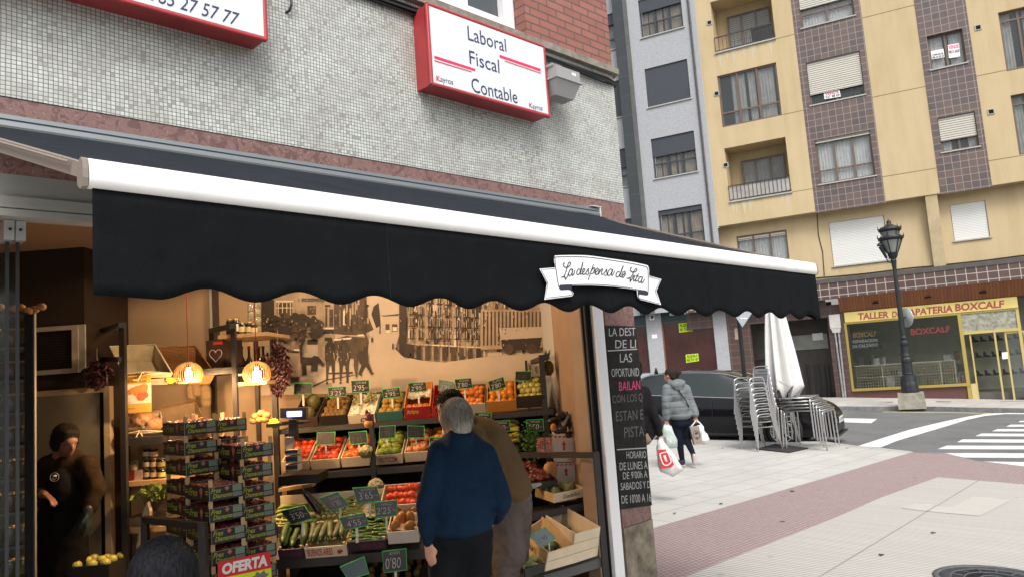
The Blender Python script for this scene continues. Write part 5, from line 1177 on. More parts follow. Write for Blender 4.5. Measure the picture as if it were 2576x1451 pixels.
# ---------- lower tilted display ----------
FB = FD(5.45); FBk = FD(5.95)
zfr = FB.uz(880,1392)[1]
a0_, a1_ = FB.uz(690,1420)[0], FB.uz(1105,1350)[0]
MB().hexa([FB.p(a0_,0,zfr-.07),FB.p(a1_,0,zfr-.07),FBk.p(a1_+.1,0,zfr+.13),FBk.p(a0_-.1,0,zfr+.13),FB.p(a0_,0,zfr-.004),FB.p(a1_,0,zfr-.004),FBk.p(a1_+.1,0,zfr+.2),FBk.p(a0_-.1,0,zfr+.2)]).build('lower_tray', M_shelf, SHU)
for px0 in (700,1075):
    u = FB.uz(px0,1420)[0]; MB().fb(FB,u,u+.04,-.05,-.01,0,zfr-.07).build('post', M_steel, SHU)
MB().fb(FBk,a0_-.1,a1_+.1,-.02,0,zfr+.21,zfr+.36).build('rear_lip', M_woodw, SHU)
T_ = 24
def low(px0,px1,pyb,label,m,L=.30,h=.075,d=5.25,up=0,**k):
    w = WH(px0,px1,d)*.985; M = crateM((px0+px1)/2,pyb,d,T_)
    crate('vegetable_crate', label, 'crate', M, w, L, h, m, posts=True, group='vegetable crates on the lower tray', **k); return M,w,L,h
M_pur = mat('purple_black_carton', (.03,.018,.03), .5); M_prin = mat('plum_ink',(.14,.03,.07),.6)
wr_ = ([M_prin],[('SANYA CLARA',.1,.95,.2,.75,0,0)])
A_1 = low(702,767,1404,'dark crate of cucumbers and peppers beside the strawberry crates, printed in purple',M_pur,writing=([M_prin],[('NYA CLARA',.1,.95,.25,.8,0,0)]),front=M_pur)
A_2 = low(769,876,1400,'wooden crate of courgettes printed Buenos Aires with a strawberry',M_woodc,front=M_woodw,writing=([M_rin],[('BUENOS AIRES',.06,.66,.2,.85,0,0)]),h=.085)
A_3 = low(878,975,1383,'dark crate of small green peppers printed in purple on the lower tray',M_pur,writing=([M_prin],[('SANTA CLARA',.3,.95,.2,.75,0,0)]),front=M_pur)
A_4 = low(977,1056,1365,'white crate of mangos printed Fres Quintero in red script',M_woodw,front=mat('white_crate_front',(.62,.58,.52),.6),writing=([M_rin],[('Fres-Quintero',.08,.97,.15,.8,0,.35)]),h=.095)
b = MB(); Ms = A_2[0]; 
for k in range(5): b.ball(Ms @ V((A_2[1]*.30+(k%3)*.012,-.001,.045-(k//3)*.012)), (.011,.002,.011), 8, 6)
b.build('strawberry_print', M_rin, None, label='red strawberry picture printed on the front of the courgette crate', category='print')
fillgrid('courgette', A_2[0], A_2[1], A_2[2], .085, .024, 'dark green courgette standing in the Buenos Aires crate','courgettes',nx=6,ny=1,rot='y',dz=.0)
fillgrid('courgette', A_2[0], A_2[1], A_2[2], .085, .024, 'dark green courgette standing in the Buenos Aires crate','courgettes',nx=6,ny=1,rot='y',dz=.035,jit=1.5)
fillgrid('cucumber', A_1[0], A_1[1], A_1[2], .075, .024, 'cucumber in the purple printed crate next to the strawberry crates','cucumbers',nx=3,ny=1,rot='y',dz=.0)
fillgrid('cucumber', A_1[0], A_1[1], A_1[2], .075, .024, 'cucumber in the purple printed crate next to the strawberry crates','cucumbers',nx=2,ny=1,rot='y',dz=.035,jit=1.5)
fillgrid('pepper', A_3[0], A_3[1], A_3[2], .07, .014, 'small green pepper in the dark crate under the tag reading 4,55','small green peppers',nx=5,ny=8,rot='x',sc=.62,dz=.0)
fillgrid('mango', A_4[0], A_4[1], A_4[2], .085, .045, 'mango in the white crate with red script','mangos',nx=2,ny=3,rot='rand',dz=.01)
b = MB(); crumple(b, A_4[0], A_4[1]*.8, .26, .085, .05, 6, 6, y0=.02, seed=9); b.build('tissue_paper', mat('pinkish_tissue',(.55,.42,.33),.8), None, label='crumpled pinkish tissue paper between the mangos', category='tissue paper')
# second rank behind
def low2(px0,px1,pyb,label,m,d=5.56,L=.28,h=.07,**k):
    w = WH(px0,px1,d)*.985; M = crateM((px0+px1)/2,pyb,d,T_); crate('vegetable_crate', label, 'crate', M, w, L, h, m, posts=False, group='vegetable crates on the lower tray', **k); return M,w,L,h
B_1 = low2(702,790,1340,'crate of flat green beans at the back of the lower tray',M_woodw); B_2m = low2(792,880,1330,'crate of brussels sprouts at the back of the lower tray',M_woodw); B_3 = low2(882,958,1318,'crate of thin green beans at the back of the lower tray',M_woodw)
B_4 = low2(958,1056,1302,'cream crate of red tomatoes at the back of the lower tray',M_woodw,h=.11,d=5.46)
fillgrid('chard',B_1[0],B_1[1],B_1[2],.06,.014,'long pale green pepper under the tag reading 3,50','long pale green peppers',nx=2,ny=9,rot='x',dz=.02)
fillgrid('sprout',B_2m[0],B_2m[1],B_2m[2],.06,.02,'brussels sprout in the crate under the shiny tag','brussels sprouts',nx=6,ny=6,dz=.02)
fillgrid('bean',B_3[0],B_3[1],B_3[2],.06,.006,'thin green bean under the tag reading 3,65','thin green beans',nx=2,ny=16,rot='x',sy=.017,dz=.018,jit=2)
fillgrid('tomato',B_4[0],B_4[1],B_4[2],.085,.033,'red tomato in the cream crate behind the mangos','red tomatoes behind the mangos',nx=6,ny=3,dz=.015)
f_ = FD(5.55)
put('aubergine', TRS(at(*z7b(700,430),5.45),RZ+.4,0,1.0), 'shiny black aubergine standing out of the beans','aubergines')
# ---------- price tags ----------
M_tagf = mat('green_tag_frame', (.04,.50,.11), .4); M_tagb = mat('tag_blackboard', (.015,.014,.014), .35); M_tagw = mat('tag_chalk', (.50,.50,.47), .8); M_stick = mat('white_stick', (.6,.58,.52), .6)
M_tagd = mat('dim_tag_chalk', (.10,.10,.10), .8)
def tag(label, Z, q, d, texts, stick=None, face=None, dim=False, yaw=0):
    P = [at(*Z(*p), d+dd) for p,dd in zip(q,(-.015,-.015,.015,.015))]     # BL BR TR TL
    c = sum(P, V())/4; n = (P[1]-P[0]).cross(P[3]-P[0]).normalized()
    t = thing('price_tag', label, 'price tag', tuple(c), 'green framed chalk price tags')
    b = MB(); b.prism([p-n*.004 for p in P], n*.004); bo = b.build('board', face or M_tagb, t)
    f = MB(); f.tube([P[0],P[1],P[2],P[3]], .0036, 6, closed=True); f.build('frame', M_tagf, t)
    wv = MB()
    def L(s_,t_): return (P[0]*(1-s_)+P[1]*s_)*(1-t_)+(P[3]*(1-s_)+P[2]*s_)*t_+n*.0012
    for (s,a,c_,e,g) in texts: wv.qtext(s,[L(a,e),L(c_,e),L(c_,g),L(a,g)],0,bold=-.014,shear=.1)
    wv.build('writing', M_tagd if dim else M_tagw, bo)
    m0 = (P[0]+P[1])/2; MB().hexa([m0+V((0,0,-.10))+n*-.003+(P[1]-P[0])*x_+n*y_ for x_,y_ in ((-.05,-.002),(.05,-.002),(.05,.001),(-.05,.001))]+[m0+n*-.006+(P[1]-P[0])*x_+n*y_ for x_,y_ in ((-.05,-.002),(.05,-.002),(.05,.001),(-.05,.001))]).build('stick', M_stick, t)
def T2(name, price): return [(name,.25,.85,.72,.9),(price,.1,.72,.16,.62),('kg',.78,.9,.3,.42)]
D1 = 6.30
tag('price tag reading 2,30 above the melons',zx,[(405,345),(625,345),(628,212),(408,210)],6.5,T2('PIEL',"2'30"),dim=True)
tag('price tag reading 3,25 above the kiwis',zx,[(835,385),(1050,372),(1045,250),(822,268)],6.45,T2('KIWI EXTRA',"3'25"))
tag('price tag reading 2,95 above the grapes',zx,[(1118,328),(1335,318),(1328,172),(1112,182)],6.45,T2('UVAS',"2'95"))
tag('price tag reading 2,95 above the russet apples',zx,[(1507,402),(1722,375),(1705,260),(1495,290)],6.45,T2('REINETA',"2'95"))
tag('price tag reading Ariane 2,95',zx,[(1835,328),(2042,302),(2030,195),(1818,212)],6.45,T2('ARIANE',"2'95"))
M_tblue = mat('painted_reflection_board', (.13,.17,.19), .3)  # reflection painted in as a grey blue board colour
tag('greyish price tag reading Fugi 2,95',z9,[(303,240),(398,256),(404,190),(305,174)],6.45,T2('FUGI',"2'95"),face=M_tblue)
tag('price tag reading 2,80 above the mandarins',z9,[(418,234),(523,224),(513,162),(407,172)],6.45,T2('SANGUINA',"2'80"))
tag('price tag reading 2,80 above the oranges on the upper shelf',z9,[(640,248),(739,221),(722,154),(624,185)],6.35,T2('ZUMO',"2'80"))
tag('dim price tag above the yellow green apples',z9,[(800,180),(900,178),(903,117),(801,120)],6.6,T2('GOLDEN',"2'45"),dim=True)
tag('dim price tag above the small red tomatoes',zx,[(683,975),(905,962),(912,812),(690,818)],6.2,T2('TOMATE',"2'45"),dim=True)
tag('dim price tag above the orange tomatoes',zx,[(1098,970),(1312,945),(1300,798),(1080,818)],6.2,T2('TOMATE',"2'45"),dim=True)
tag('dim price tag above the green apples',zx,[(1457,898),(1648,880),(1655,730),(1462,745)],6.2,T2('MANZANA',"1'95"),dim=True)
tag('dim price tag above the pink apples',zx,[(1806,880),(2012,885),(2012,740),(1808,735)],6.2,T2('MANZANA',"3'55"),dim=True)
tag('price tag half hidden behind the grey haired man',z9,[(250,608),(340,600),(335,543),(243,548)],6.1,T2('NAVEL',"1'20"))
tag('price tag ending in 35 behind the brown jacket',z9,[(540,455),(640,458),(644,388),(537,386)],6.2,T2('PERA',"2'35"))
tag('price tag reading 2,40 above the bananas',z9,[(657,502),(768,506),(762,438),(650,440)],6.15,T2('BANANA',"2'40"))
tag('price tag reading 5,50 above the parsley',z9,[(876,510),(984,502),(978,428),(870,434)],6.1,T2('PEREJIL',"5'50"))
dl_ = 5.24
tag('large price tag reading 3,50 leaning on the long green peppers',z7b,[(410,735),(702,650),(588,475),(262,545)],dl_,[('JUDIA VERDE',.3,.9,.74,.9),("3'50",.2,.75,.25,.68),('kg',.8,.92,.4,.5)])
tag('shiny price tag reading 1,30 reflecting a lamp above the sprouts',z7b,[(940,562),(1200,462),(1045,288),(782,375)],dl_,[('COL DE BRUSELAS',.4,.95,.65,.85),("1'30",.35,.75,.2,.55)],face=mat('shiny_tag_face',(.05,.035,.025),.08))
tag('large price tag reading Guisante 3,65 beside the cauliflower',z7b,[(1310,445),(1635,408),(1570,215),(1245,235)],dl_,[('GUISANTE',.3,.9,.76,.92),("3'65",.15,.72,.22,.7),('kg',.8,.95,.35,.48)])
tag('large price tag reading 4,55 stuck in the small green peppers',z7b,[(1130,812),(1465,738),(1410,573),(1062,638)],5.14,[('PIMIENTO PADRON',.3,.92,.72,.9),("4'55",.18,.74,.15,.62),('kg',.8,.94,.35,.48)])
tag('large price tag reading Mango 2,25',z7b,[(1560,640),(1840,610),(1855,400),(1540,432)],5.14,[('MANGO',.3,.78,.72,.9),("2'25",.05,.72,.2,.62),('kg',.8,.95,.35,.48)])
tag('large price tag reading Kiwi 0,80 under the lower tray',z7b,[(1670,1388),(1982,1352),(1972,1060),(1648,1098)],5.08,[('KIWI',.3,.72,.78,.93),("0'80",.1,.75,.15,.66)])
tag('bluish tilted price tag under the lower tray',z7b,[(1180,1480),(1470,1400),(1400,1170),(1072,1310)],5.12,[("1'10",.2,.7,.3,.6)],face=mat('painted_teal_reflection',(.05,.10,.11),.3),dim=True)  # teal tone is a reflection put into the board colour
tag('grey tilted price tag stuck in the wooden crate by the brown trousers',zr8,[(428,1236),(535,1165),(452,1083),(338,1150)],5.2,[("1'90",.2,.7,.3,.6)],face=mat('painted_grey_reflection',(.20,.24,.26),.35),dim=True)  # grey tone is a reflection put into the board colour
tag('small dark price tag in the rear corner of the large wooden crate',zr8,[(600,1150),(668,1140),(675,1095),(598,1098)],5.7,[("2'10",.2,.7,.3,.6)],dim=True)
# crates on the floor beneath the lower tray
for i,(px0,px1,py,lab) in enumerate(((740,860,1440,'black plastic crate under the lower tray, nearer the strawberry crates'),(880,1060,1442,'black plastic crate of kiwis under the lower tray beneath the Kiwi tag'))):
    w = WH(px0,px1,5.5); M = TRS(at((px0+px1)/2,py,5.5)-V((0,0,.2)),RZ,math.radians(18)); crate('floor_crate', lab, 'crate', M, w, .34, .16, M_bk, posts=False, group='black crates on the floor')
    if i: fillgrid('kiwi', M, w, .34, .13, .026, 'brown kiwi in the floor crate beneath the Kiwi tag','kiwis on the floor',nx=6,ny=4)
# ---------- right hand unit ----------
RU_ = thing('display_stand', 'black steel display stand with crates at the right side of the opening', 'display stand', tuple(at(1480,1430,5.5)))
pA = at(1288,1143,6.0); pB = at(1500,1143,5.36); pC = V((pB.x,pB.y,.18))
def bar(a,c,r,name,par,m=M_steel,sq=True):
    b = MB(); d_ = (c-a).normalized(); up = V((0,0,1)) if abs(d_.z)<.9 else V((1,-1,0)).normalized(); s_ = d_.cross(up).normalized(); u_ = s_.cross(d_)
    b.hexa([a-s_*r-u_*r,a+s_*r-u_*r,c+s_*r-u_*r,c-s_*r-u_*r,a-s_*r+u_*r,a+s_*r+u_*r,c+s_*r+u_*r,c-s_*r+u_*r]); return b.build(name,m,par)
bar(pA,pB-V((0,0,0)),.02,'rail',RU_); bar(pB+V((.0,.0,.021)),pC,.021,'post',RU_)
pD = at(1325,1295,5.62); pE = at(1492,1258,5.72); pF = at(1400,1262,6.2); pG = at(1260,1290,6.1)
MB().prism([pD,pE,pE+(pF-pD)*.5,pG],V((0,0,-.05))).build('shelf_board', M_shelf, RU_)
qa = at(1368,1446,5.2); qb = at(1515,1402,5.3); back = V((-.1,.55,.12))
MB().prism([qa,qb,qb+back,qa+back],V((0,0,-.06))).build('shelf_board', mat('grey_steel_board',(.09,.09,.09),.5), RU_)
def hexcrate(name,label,Z,TL,TR,BR,BL,df,df2,bTL,bTR,db,m,slats=3,th=.010,inner=None,writing=None,group='wooden crates on the display stand'):
    "front face corners at depths df (left) df2 (right); back rim corners at db"
    a,b_,c,d_ = at(*Z(*TL),df),at(*Z(*TR),df2),at(*Z(*BR),df2),at(*Z(*BL),df); e,f = at(*Z(*bTL),db),at(*Z(*bTR),db)
    g,h = e+(d_-a),f+(c-b_)
    t = thing(name,label,'crate',tuple(d_),group)
    n = (b_-a).cross(d_-a).normalized(); n = n if n.dot(e-a) > 0 else -n
    fr_ = MB(); 
    for k in range(slats):
        t0_,t1_ = (k+.0)/slats,(k+.93)/slats if slats > 1 else 1; fr_.prism([d_.lerp(a,t0_),c.lerp(b_,t0_),c.lerp(b_,t1_),d_.lerp(a,t1_)],n*th)
    fo = fr_.build('front_board',m,t); i = inner or m
    for (p,q,r,s_) in ((a,e,g,d_),(f,b_,c,h)):
        nn = (q-p).cross(s_-p).normalized(); ctr = (a+b_+e+f)/4; nn = nn if nn.dot(ctr-p) > 0 else -nn
        MB().prism([p+n*th*1.05,q,r,s_+n*th*1.05],nn*th).build('side_board',i,t)
    MB().prism([e,f,h,g],-n*th).build('back_board',i,t); nu = ((a+e)/2-(d_+g)/2).normalized()
    MB().prism([d_+n*th,c+n*th,h-n*th,g-n*th],nu*th).build('bottom_board',i,t)
    if writing:
        wb = MB(); P = [d_,c,b_,a]
        def L(s_,t_): return (P[0]*(1-s_)+P[1]*s_)*(1-t_)+(P[3]*(1-s_)+P[2]*s_)*t_-n*.003
        for (txt,x0,x1,y0,y1,sh) in writing: wb.qtext(txt,[L(x0,y0),L(x1,y0),L(x1,y1),L(x0,y1)],0,shear=sh,bold=.01)
        wb.build('printing',M_crin,fo)
    return t,(a,b_,c,d_,e,f,g,h)
t,K1 = hexcrate('wooden_crate','large pine crate of three slats at the right end of the stand',zr8,(672,1130),(858,1078),(836,1292),(650,1352),5.15,5.28,(415,968),(590,925),5.75,M_woodw)
t,K2 = hexcrate('wooden_crate','pine crate holding avocados and a grey tilted price tag',zr8,(478,1268),(668,1208),(652,1350),(452,1408),5.05,5.15,(290,1115),(440,1010),5.6,M_woodw,slats=2,inner=M_woodc)
wb = MB(); a,b_,c,d_,e,f,g,h = K2; nn = (e-a).cross(d_-a).normalized(); nn = nn if nn.dot(C0-a)>0 else -nn
P = [g,d_,a,e]
def L(s_,t_): return (P[0]*(1-s_)+P[1]*s_)*(1-t_)+(P[3]*(1-s_)+P[2]*s_)*t_+nn*.004
wb.qtext('L.A FRUITS',[L(.1,.45),L(.62,.45),L(.62,.7),L(.1,.7)],0); wb.build('side_printing',M_crin,t)
t,K3 = hexcrate('wooden_crate','black fronted crate of pale green courgettes at the bottom of the stand',zr8,(300,1390),(452,1340),(448,1410),(312,1455),4.95,5.05,(260,1290),(380,1240),5.4,M_bk,slats=1,inner=M_woodc)
t,K4 = hexcrate('wooden_crate','shallow white printed crate of artichokes on the stand',zr8,(520,842),(748,795),(750,858),(516,906),5.6,5.72,(382,798),(640,752),6.0,M_woodw,slats=1,inner=M_woodc,writing=[('Guadalfeo',.28,.8,.3,.75,.2)])
def scatter(key,K,n,label,group,lift,seed,sc=1,rot=True):
    r_ = random.Random(seed); a,b_,c,d_,e,f,g,h = K
    for k in range(n):
        s_,t_ = .15+.7*r_.random(), .12+.76*r_.random(); p = (d_*(1-s_)+c*s_)*(1-t_)+(g*(1-s_)+h*s_)*t_; q = (a*(1-s_)+b_*s_)*(1-t_)+(e*(1-s_)+f*s_)*t_
        pos = p.lerp(q,lift); put(key, Matrix.Translation(pos) @ Matrix.Rotation(r_.random()*6.28,4,'Z') @ Matrix.Rotation(r_.random()*1.0,4,'X') @ Matrix.Scale(sc,4), label, group)
PROTO['avocado'] = bent('avocado', fm('avocado_skin',(.018,.028,.012),(.04,.06,.02),.35,40), .12, .024, .036, .0)
scatter('avocado',K2,12,'dark avocado in the pine crate with the grey tag','avocados',.35,3); scatter('avocado',K1,5,'dark avocado in the large pine crate at the right end','avocados in the large crate',.3,4)
scatter('artichoke',K4,9,'artichoke in the shallow white printed crate','artichokes',.85,6)
PROTO['palecourg'] = bent('courgette', fm('pale_courgette_skin',(.28,.33,.12),(.36,.4,.18),.5,20), .15, .018, .022, .01); PCAT['palecourg'] = 'courgette'
scatter('palecourg',K3,9,'pale green courgette in the black fronted crate','pale courgettes',.75,8)
# dark tomatoes
t,K5 = hexcrate('wooden_crate','black carton of dark red tomatoes behind the stand rail',zr8,(290,760),(545,740),(545,790),(290,800),5.8,5.8,(235,620),(380,590),6.1,M_bk,slats=1)
scatter('darktom',K5,40,'dark red tomato in the black carton behind the rail','dark red tomatoes',1.1,9)
for nm,q,lab in (('plastic_wrap',[(320,800),(345,768),(425,760),(430,775),(375,800)],'glossy plastic wrap over the edge of the dark tomato carton'),):
    MB().prism([at(*zr8(*p),5.7) for p in q],V((.004,.004,.002))).build(nm,mat('glossy_film',(.35,.37,.4),.2),None,label=lab,category='wrap')
# white boxes with arrows
def wbox(q,d,label):
    P = [at(*zr8(*p),d) for p in q]; n = fh*.28
    t = thing('cardboard_box',label,'box',tuple(P[0]),'white boxes with red arrows'); MB().prism(P,n).build('carton',mat('white_printed_carton',(.60,.56,.52),.6,var=.05),t)
    b = MB()
    def L(s_,t_): return (P[0]*(1-s_)+P[1]*s_)*(1-t_)+(P[3]*(1-s_)+P[2]*s_)*t_-fh*.003
    b.face([L(.36,.42),L(.46,.42),L(.45,.62),L(.50,.62),L(.41,.78),L(.31,.62),L(.37,.62)]); 
    for k in range(6): b.face([L(.02+k*.165,.88),L(.12+k*.165,.88),L(.155+k*.165,.95),L(.055+k*.165,.95)])
    b.qtext('FR',[L(.82,.62),L(.98,.62),L(.98,.74),L(.82,.74)],0,bold=.03); b.qtext('MONTILLANA',[L(.55,.06),L(.97,.06),L(.97,.11),L(.55,.11)],0)
    b.build('printing',mat('box_red_ink',(.5,.03,.04),.6),t)
wbox([(522,606),(700,602),(698,402),(512,404)],6.05,'upper white box with a red arrow beside the tomato punnets')
wbox([(538,775),(720,770),(712,608),(528,614)],6.05,'lower white box with a red arrow behind the artichoke crate')
MB().prism([at(*zr8(*p),6.1) for p in ((600,1000),(700,1000),(692,915),(596,918))],fh*.02).build('paper_notice',mat('printed_card',(.5,.46,.36),.7),None,label='white printed card behind the artichoke shelf',category='notice')
# punnets of cherry tomatoes
for k,(x0,x1) in enumerate(((390,450),(455,510))):
    q = [at(*zr8(x0,545),5.95),at(*zr8(x1,545),5.95),at(*zr8(x1,430),5.95),at(*zr8(x0,432),5.95)]
    t = thing('tomato_punnet',('clear tub of cherry tomatoes nearer the parsley','clear tub of cherry tomatoes against the white box')[k],'punnet',tuple(q[0]),'cherry tomato tubs')
    MB().prism(q,fh*.09).build('tub',mat('clear_tub',(.6,.5,.45),.15,alpha=.28,spec=1),t)
    b = MB(); r_ = random.Random(k)
    for i in range(46): b.ball(q[0].lerp(q[1],.12+.76*r_.random())+(q[3]-q[0])*(.08+.8*r_.random())+fh*(.012+.06*r_.random()),.0115,6,5)
    b.build('cherry_tomatoes',PROTO['tomato'].data.materials[0],t)
# parsley, dark bag, pumpkin bag
def leafclump(name,label,cat,c,R3,n,m,s_,seed,M=None):
    r_ = random.Random(seed); b = MB()
    for k in range(n):
        q = V((r_.gauss(0,.45)*R3[0],r_.gauss(0,.45)*R3[1],r_.gauss(0,.45)*R3[2])); a = V((r_.random()-.5,r_.random()-.5,r_.random()-.3)).normalized(); e = a.cross(V((r_.random(),r_.random(),r_.random()))).normalized(); p = c+q
        b.face([p,p+a*s_*.5+e*s_*.3,p+a*s_,p+a*s_*.5-e*s_*.3])
    return b.build(name,m,None,label=label,category=cat)
leafclump('parsley','bunch of green parsley under the tag reading 5,50','parsley',at(*zr8(365,470),6.05),(.13,.07,.13),700,fm('parsley_leaf',(.05,.12,.02),(.09,.18,.03),.6),.028,3)
t = thing('vegetable_bag','dark netted bag of sweet potatoes on top of the white boxes','bag',tuple(at(*zr8(570,385),6.1)))
b = MB(); c = at(*zr8(585,330),6.1); r_ = random.Random(5)
for k in range(12): b.ball(c+V(((r_.random()-.5)*.2,(r_.random()-.5)*.12,(r_.random()-.5)*.17)),(.04+.02*r_.random(),.03,.03),8,6)
b.build('bag',mat('dark_bag_plastic',(.03,.022,.022),.3),t)
MB().ball(at(*zr8(515,355),6.0),(.03,.02,.035),10,8).build('sweet_potato',mat('sweet_potato_skin',(.5,.2,.05),.7),t); bar(at(*zr8(560,395),6.0),at(*zr8(620,270),6.05),.008,'handle',t,mat('grey_handle',(.3,.3,.3),.4))
b = MB(); c = at(*zr8(490,665),5.95)
for k in range(5): b.ball(c+V(((k-2)*.018,0,.01*(k%2))),(.028,.03,.06),8,6)
b.build('squash',fm('butternut_skin',(.5,.24,.08),(.6,.3,.12),.5),None,label='orange wrapped squash between the dark tomatoes and white boxes',category='squash')
# pineapple
t = thing('pineapple','pineapple standing at the top right corner of the fruit shelf','pineapple',tuple(at(1377,938,6.45)))
c = at(1378,925,6.45); b = MB(); b.ball(c,(.045,.045,.065),14,10)
for k in range(80):
    a = k*2.4; zz = -.058+k*.00145; rr = .046*math.sqrt(max(0,1-(zz/.066)**2)); b.ball(c+V((rr*math.cos(a),rr*math.sin(a),zz)),.008,5,4)
b.build('fruit_body',fm('pineapple_skin',(.22,.15,.04),(.12,.13,.04),.7,40),t)
b = MB(); r_ = random.Random(2)
for k in range(30):
    a = k*2.4; l_ = .07+.05*r_.random(); dd = V((math.cos(a)*(.25+.3*r_.random()),math.sin(a)*(.25+.3*r_.random()),1)).normalized(); n_ = dd.cross(V((math.cos(a+1.57),math.sin(a+1.57),0)).cross(dd)).normalized(); p = c+V((0,0,.06)); b.add([p-n_*.006,p+n_*.006,p+dd*l_*.6+n_*.005,p+dd*l_,p+dd*l_*.6-n_*.005],[(0,1,2,3,4)])
b.build('leaves',fm('pineapple_leaf',(.07,.12,.03),(.12,.17,.06),.6),t)
# ---------- scale and small stock ----------
t = thing('shop_scale','dark shop scale with a glowing blue white display beside the melons','scale',tuple(at(737,1080,5.6)))
q = [at(*zx(*p),5.6) for p in ((235,640),(552,660),(555,510),(232,520))]; MB().prism(q,fh*.06).build('display_head',mat('dark_grey_plastic',(.035,.035,.045),.4),t)
MB().prism([at(*zx(*p),5.595) for p in ((318,628),(500,618),(500,552),(314,560))],fh*.003).build('screen',mat('lcd_screen',(.35,.4,.9),.3,emit=2.2,ecol=(.45,.5,1)),t)
b = MB(); b.prism([at(*zx(*p),5.65) for p in ((330,900),(440,900),(430,660),(340,660))],fh*.05); b.build('column',mat('dark_grey_plastic',(.035,.035,.045),.4),t)
MB().prism([at(*zx(*p),5.6) for p in ((250,720),(520,715),(520,690),(250,690))],fh*.2).build('pan',M_steel,t)
for k,(y0,y1,lab) in enumerate(((1100,1030,'top one of three paper wrapped packs beside the tomatoes'),(1200,1110,'middle one of three paper wrapped packs beside the tomatoes'),(1300,1215,'lowest one of three paper wrapped packs beside the tomatoes'))):
    t = thing('paper_pack',lab,'pack',tuple(at(*zx(360,y0),5.55)),'paper wrapped packs'); MB().prism([at(*zx(*p),5.55) for p in ((300,y0),(450,y0-10),(445,y1-5),(300,y1+5))],fh*.12).build('wrapper',mat('white_wrapper',(.5,.45,.38),.6),t)
    MB().prism([at(*zx(*p),5.545) for p in ((300,y0-22),(448,y0-30),(446,y1+6),(300,y1+14))],fh*.002).build('band',mat('dark_band',(.05,.05,.07),.6),t)
MB().prism([at(*zx(*p),5.58) for p in ((290,1020),(385,1020),(385,875),(288,878))],fh*.05).build('notice_card',mat('grey_card',(.30,.30,.30),.6),None,label='grey card standing below the scale above the paper packs',category='card')
MB().prism([at(*zx(*p),5.57) for p in ((210,1480),(700,1440),(700,1330),(210,1360))],fh*.3).build('counter_box',mat('black_counter',(.012,.012,.013),.5),None,label='black counter block under the paper packs',category='counter')
MB().prism([at(*zx(*p),5.62) for p in ((60,760),(300,730),(300,700),(60,715))],fh*.3).build('counter_block',mat('dark_counter_top',(.02,.018,.016),.5),None,label='dark counter top behind the strawberry crates under the scale',category='counter')
MB().prism([at(*z7b(*p),5.9) for p in ((235,290),(700,218),(700,174),(235,246))],fh*.1).build('ledge_board',mat('pale_ledge',(.4,.28,.17),.6),None,label='pale wooden ledge board at the back of the lower tray near the strawberry crates',category='board')
c = at(*zx(1320,640),6.0); b = MB(); r_ = random.Random(1)
b.ball(c,(.03,.025,.045),8,6,1); b.ball(c+V((0,0,-.045)),(.04,.03,.035),9,6,0); b.ball(c+V((-.012,0,.05)),(.015,.012,.02),7,5,1); b.build('snack_bag',[fm('amber_snack',(.45,.2,.05),(.6,.3,.1),.4),mat('purple_bag',(.09,.02,.05),.3)],None,label='small purple topped snack bag hanging on the steel post',category='bag')
# ---------- pepper strings ----------
def ristra(px,py0,py1,d,w_,lab,m,seed,n=150):
    r_ = random.Random(seed); t = thing('pepper_string',lab,'dried peppers',tuple(at(px,py1,d)),'strings of dried peppers'); b = MB()
    for k in range(n):
        f_ = r_.random(); p = at(px+(r_.random()-.5)*w_*(.5+.9*math.sin(math.pi*min(1,f_*1.1))), py0+(py1-py0)*f_, d+(r_.random()-.5)*.1); a = V((r_.random()-.5,r_.random()-.5,-.8*r_.random())).normalized()
        b.tube([p,p+a*.025,p+a*.055],[.008,.012,.002],5,0,caps=False)
    b.build('peppers',m,t); MB().tube([at(px,py0-30,d),at(px,py0+5,d)],.002,4).build('string',M_woodc,t)
M_dry = mat('dried_pepper_skin',(.045,.012,.016),.35,var=.5,vs=15)
ristra(698,860,985,6.2,50,'string of dried dark red peppers hanging beside the bottle shelf',M_dry,1,220)
ristra(244,905,970,5.9,48,'string of dried peppers hanging beside the fridge door',M_dry,2,120)
# ---------- strawberry crates ----------
M_sbk = mat('black_printed_carton', (.012,.013,.012), .4); M_syel = mat('lime_script_ink', (.34,.38,.05), .6); M_spk = mat('pink_diamond_ink', (.45,.12,.10), .6); M_sgr = mat('pale_green_panel_ink', (.16,.26,.18), .6); M_sgy = mat('grey_panel_ink', (.16,.17,.17), .6)
M_berry = mat('strawberry_flesh', (.15,.008,.009), .35, var=.5, vs=25); M_film = mat('clear_film', (.6,.45,.42), .12, alpha=.12, spec=1)
SW, SL_, SH_, SP = .218, .355, .084, .128
sc_ = thing('strawberry_crate','x','crate',(0,0,0)); local(sc_)
b = MB(); th = .005
b.box((0,0,0),(SW,th,SH_)); b.box((0,th,0),(th,SL_-th,SH_)); b.box((SW-th,th,0),(SW,SL_-th,SH_)); b.box((0,SL_-th,0),(SW,SL_,SH_)); b.box((th,th,0),(SW-th,SL_-th,th))
body = b.build('carton_sides', M_sbk, sc_)
pr_ = MB(); y = -.0016
def fr2(u0,u1,z0,z1): return [V((u0,y,z0)),V((u1,y,z0)),V((u1,y,z1)),V((u0,y,z1))]
pr_.qtext('Fres', fr2(.010,.075,.046,.076),0,shear=.35,bold=.015); pr_.qtext('Diamante', fr2(.022,.145,.014,.041),0,shear=.35,bold=.012)
pr_.face([V((.097,y,.066)),V((.112,y,.050)),V((.127,y,.066)),V((.120,y,.074)),V((.104,y,.074))],1); pr_.face([V((.107,y,.0755)),V((.117,y,.0755)),V((.116,y,.081)),V((.108,y,.081))],2)
pr_.face(fr2(.148,.206,.042,.079),2); pr_.face(fr2(.148,.208,.010,.036),3)
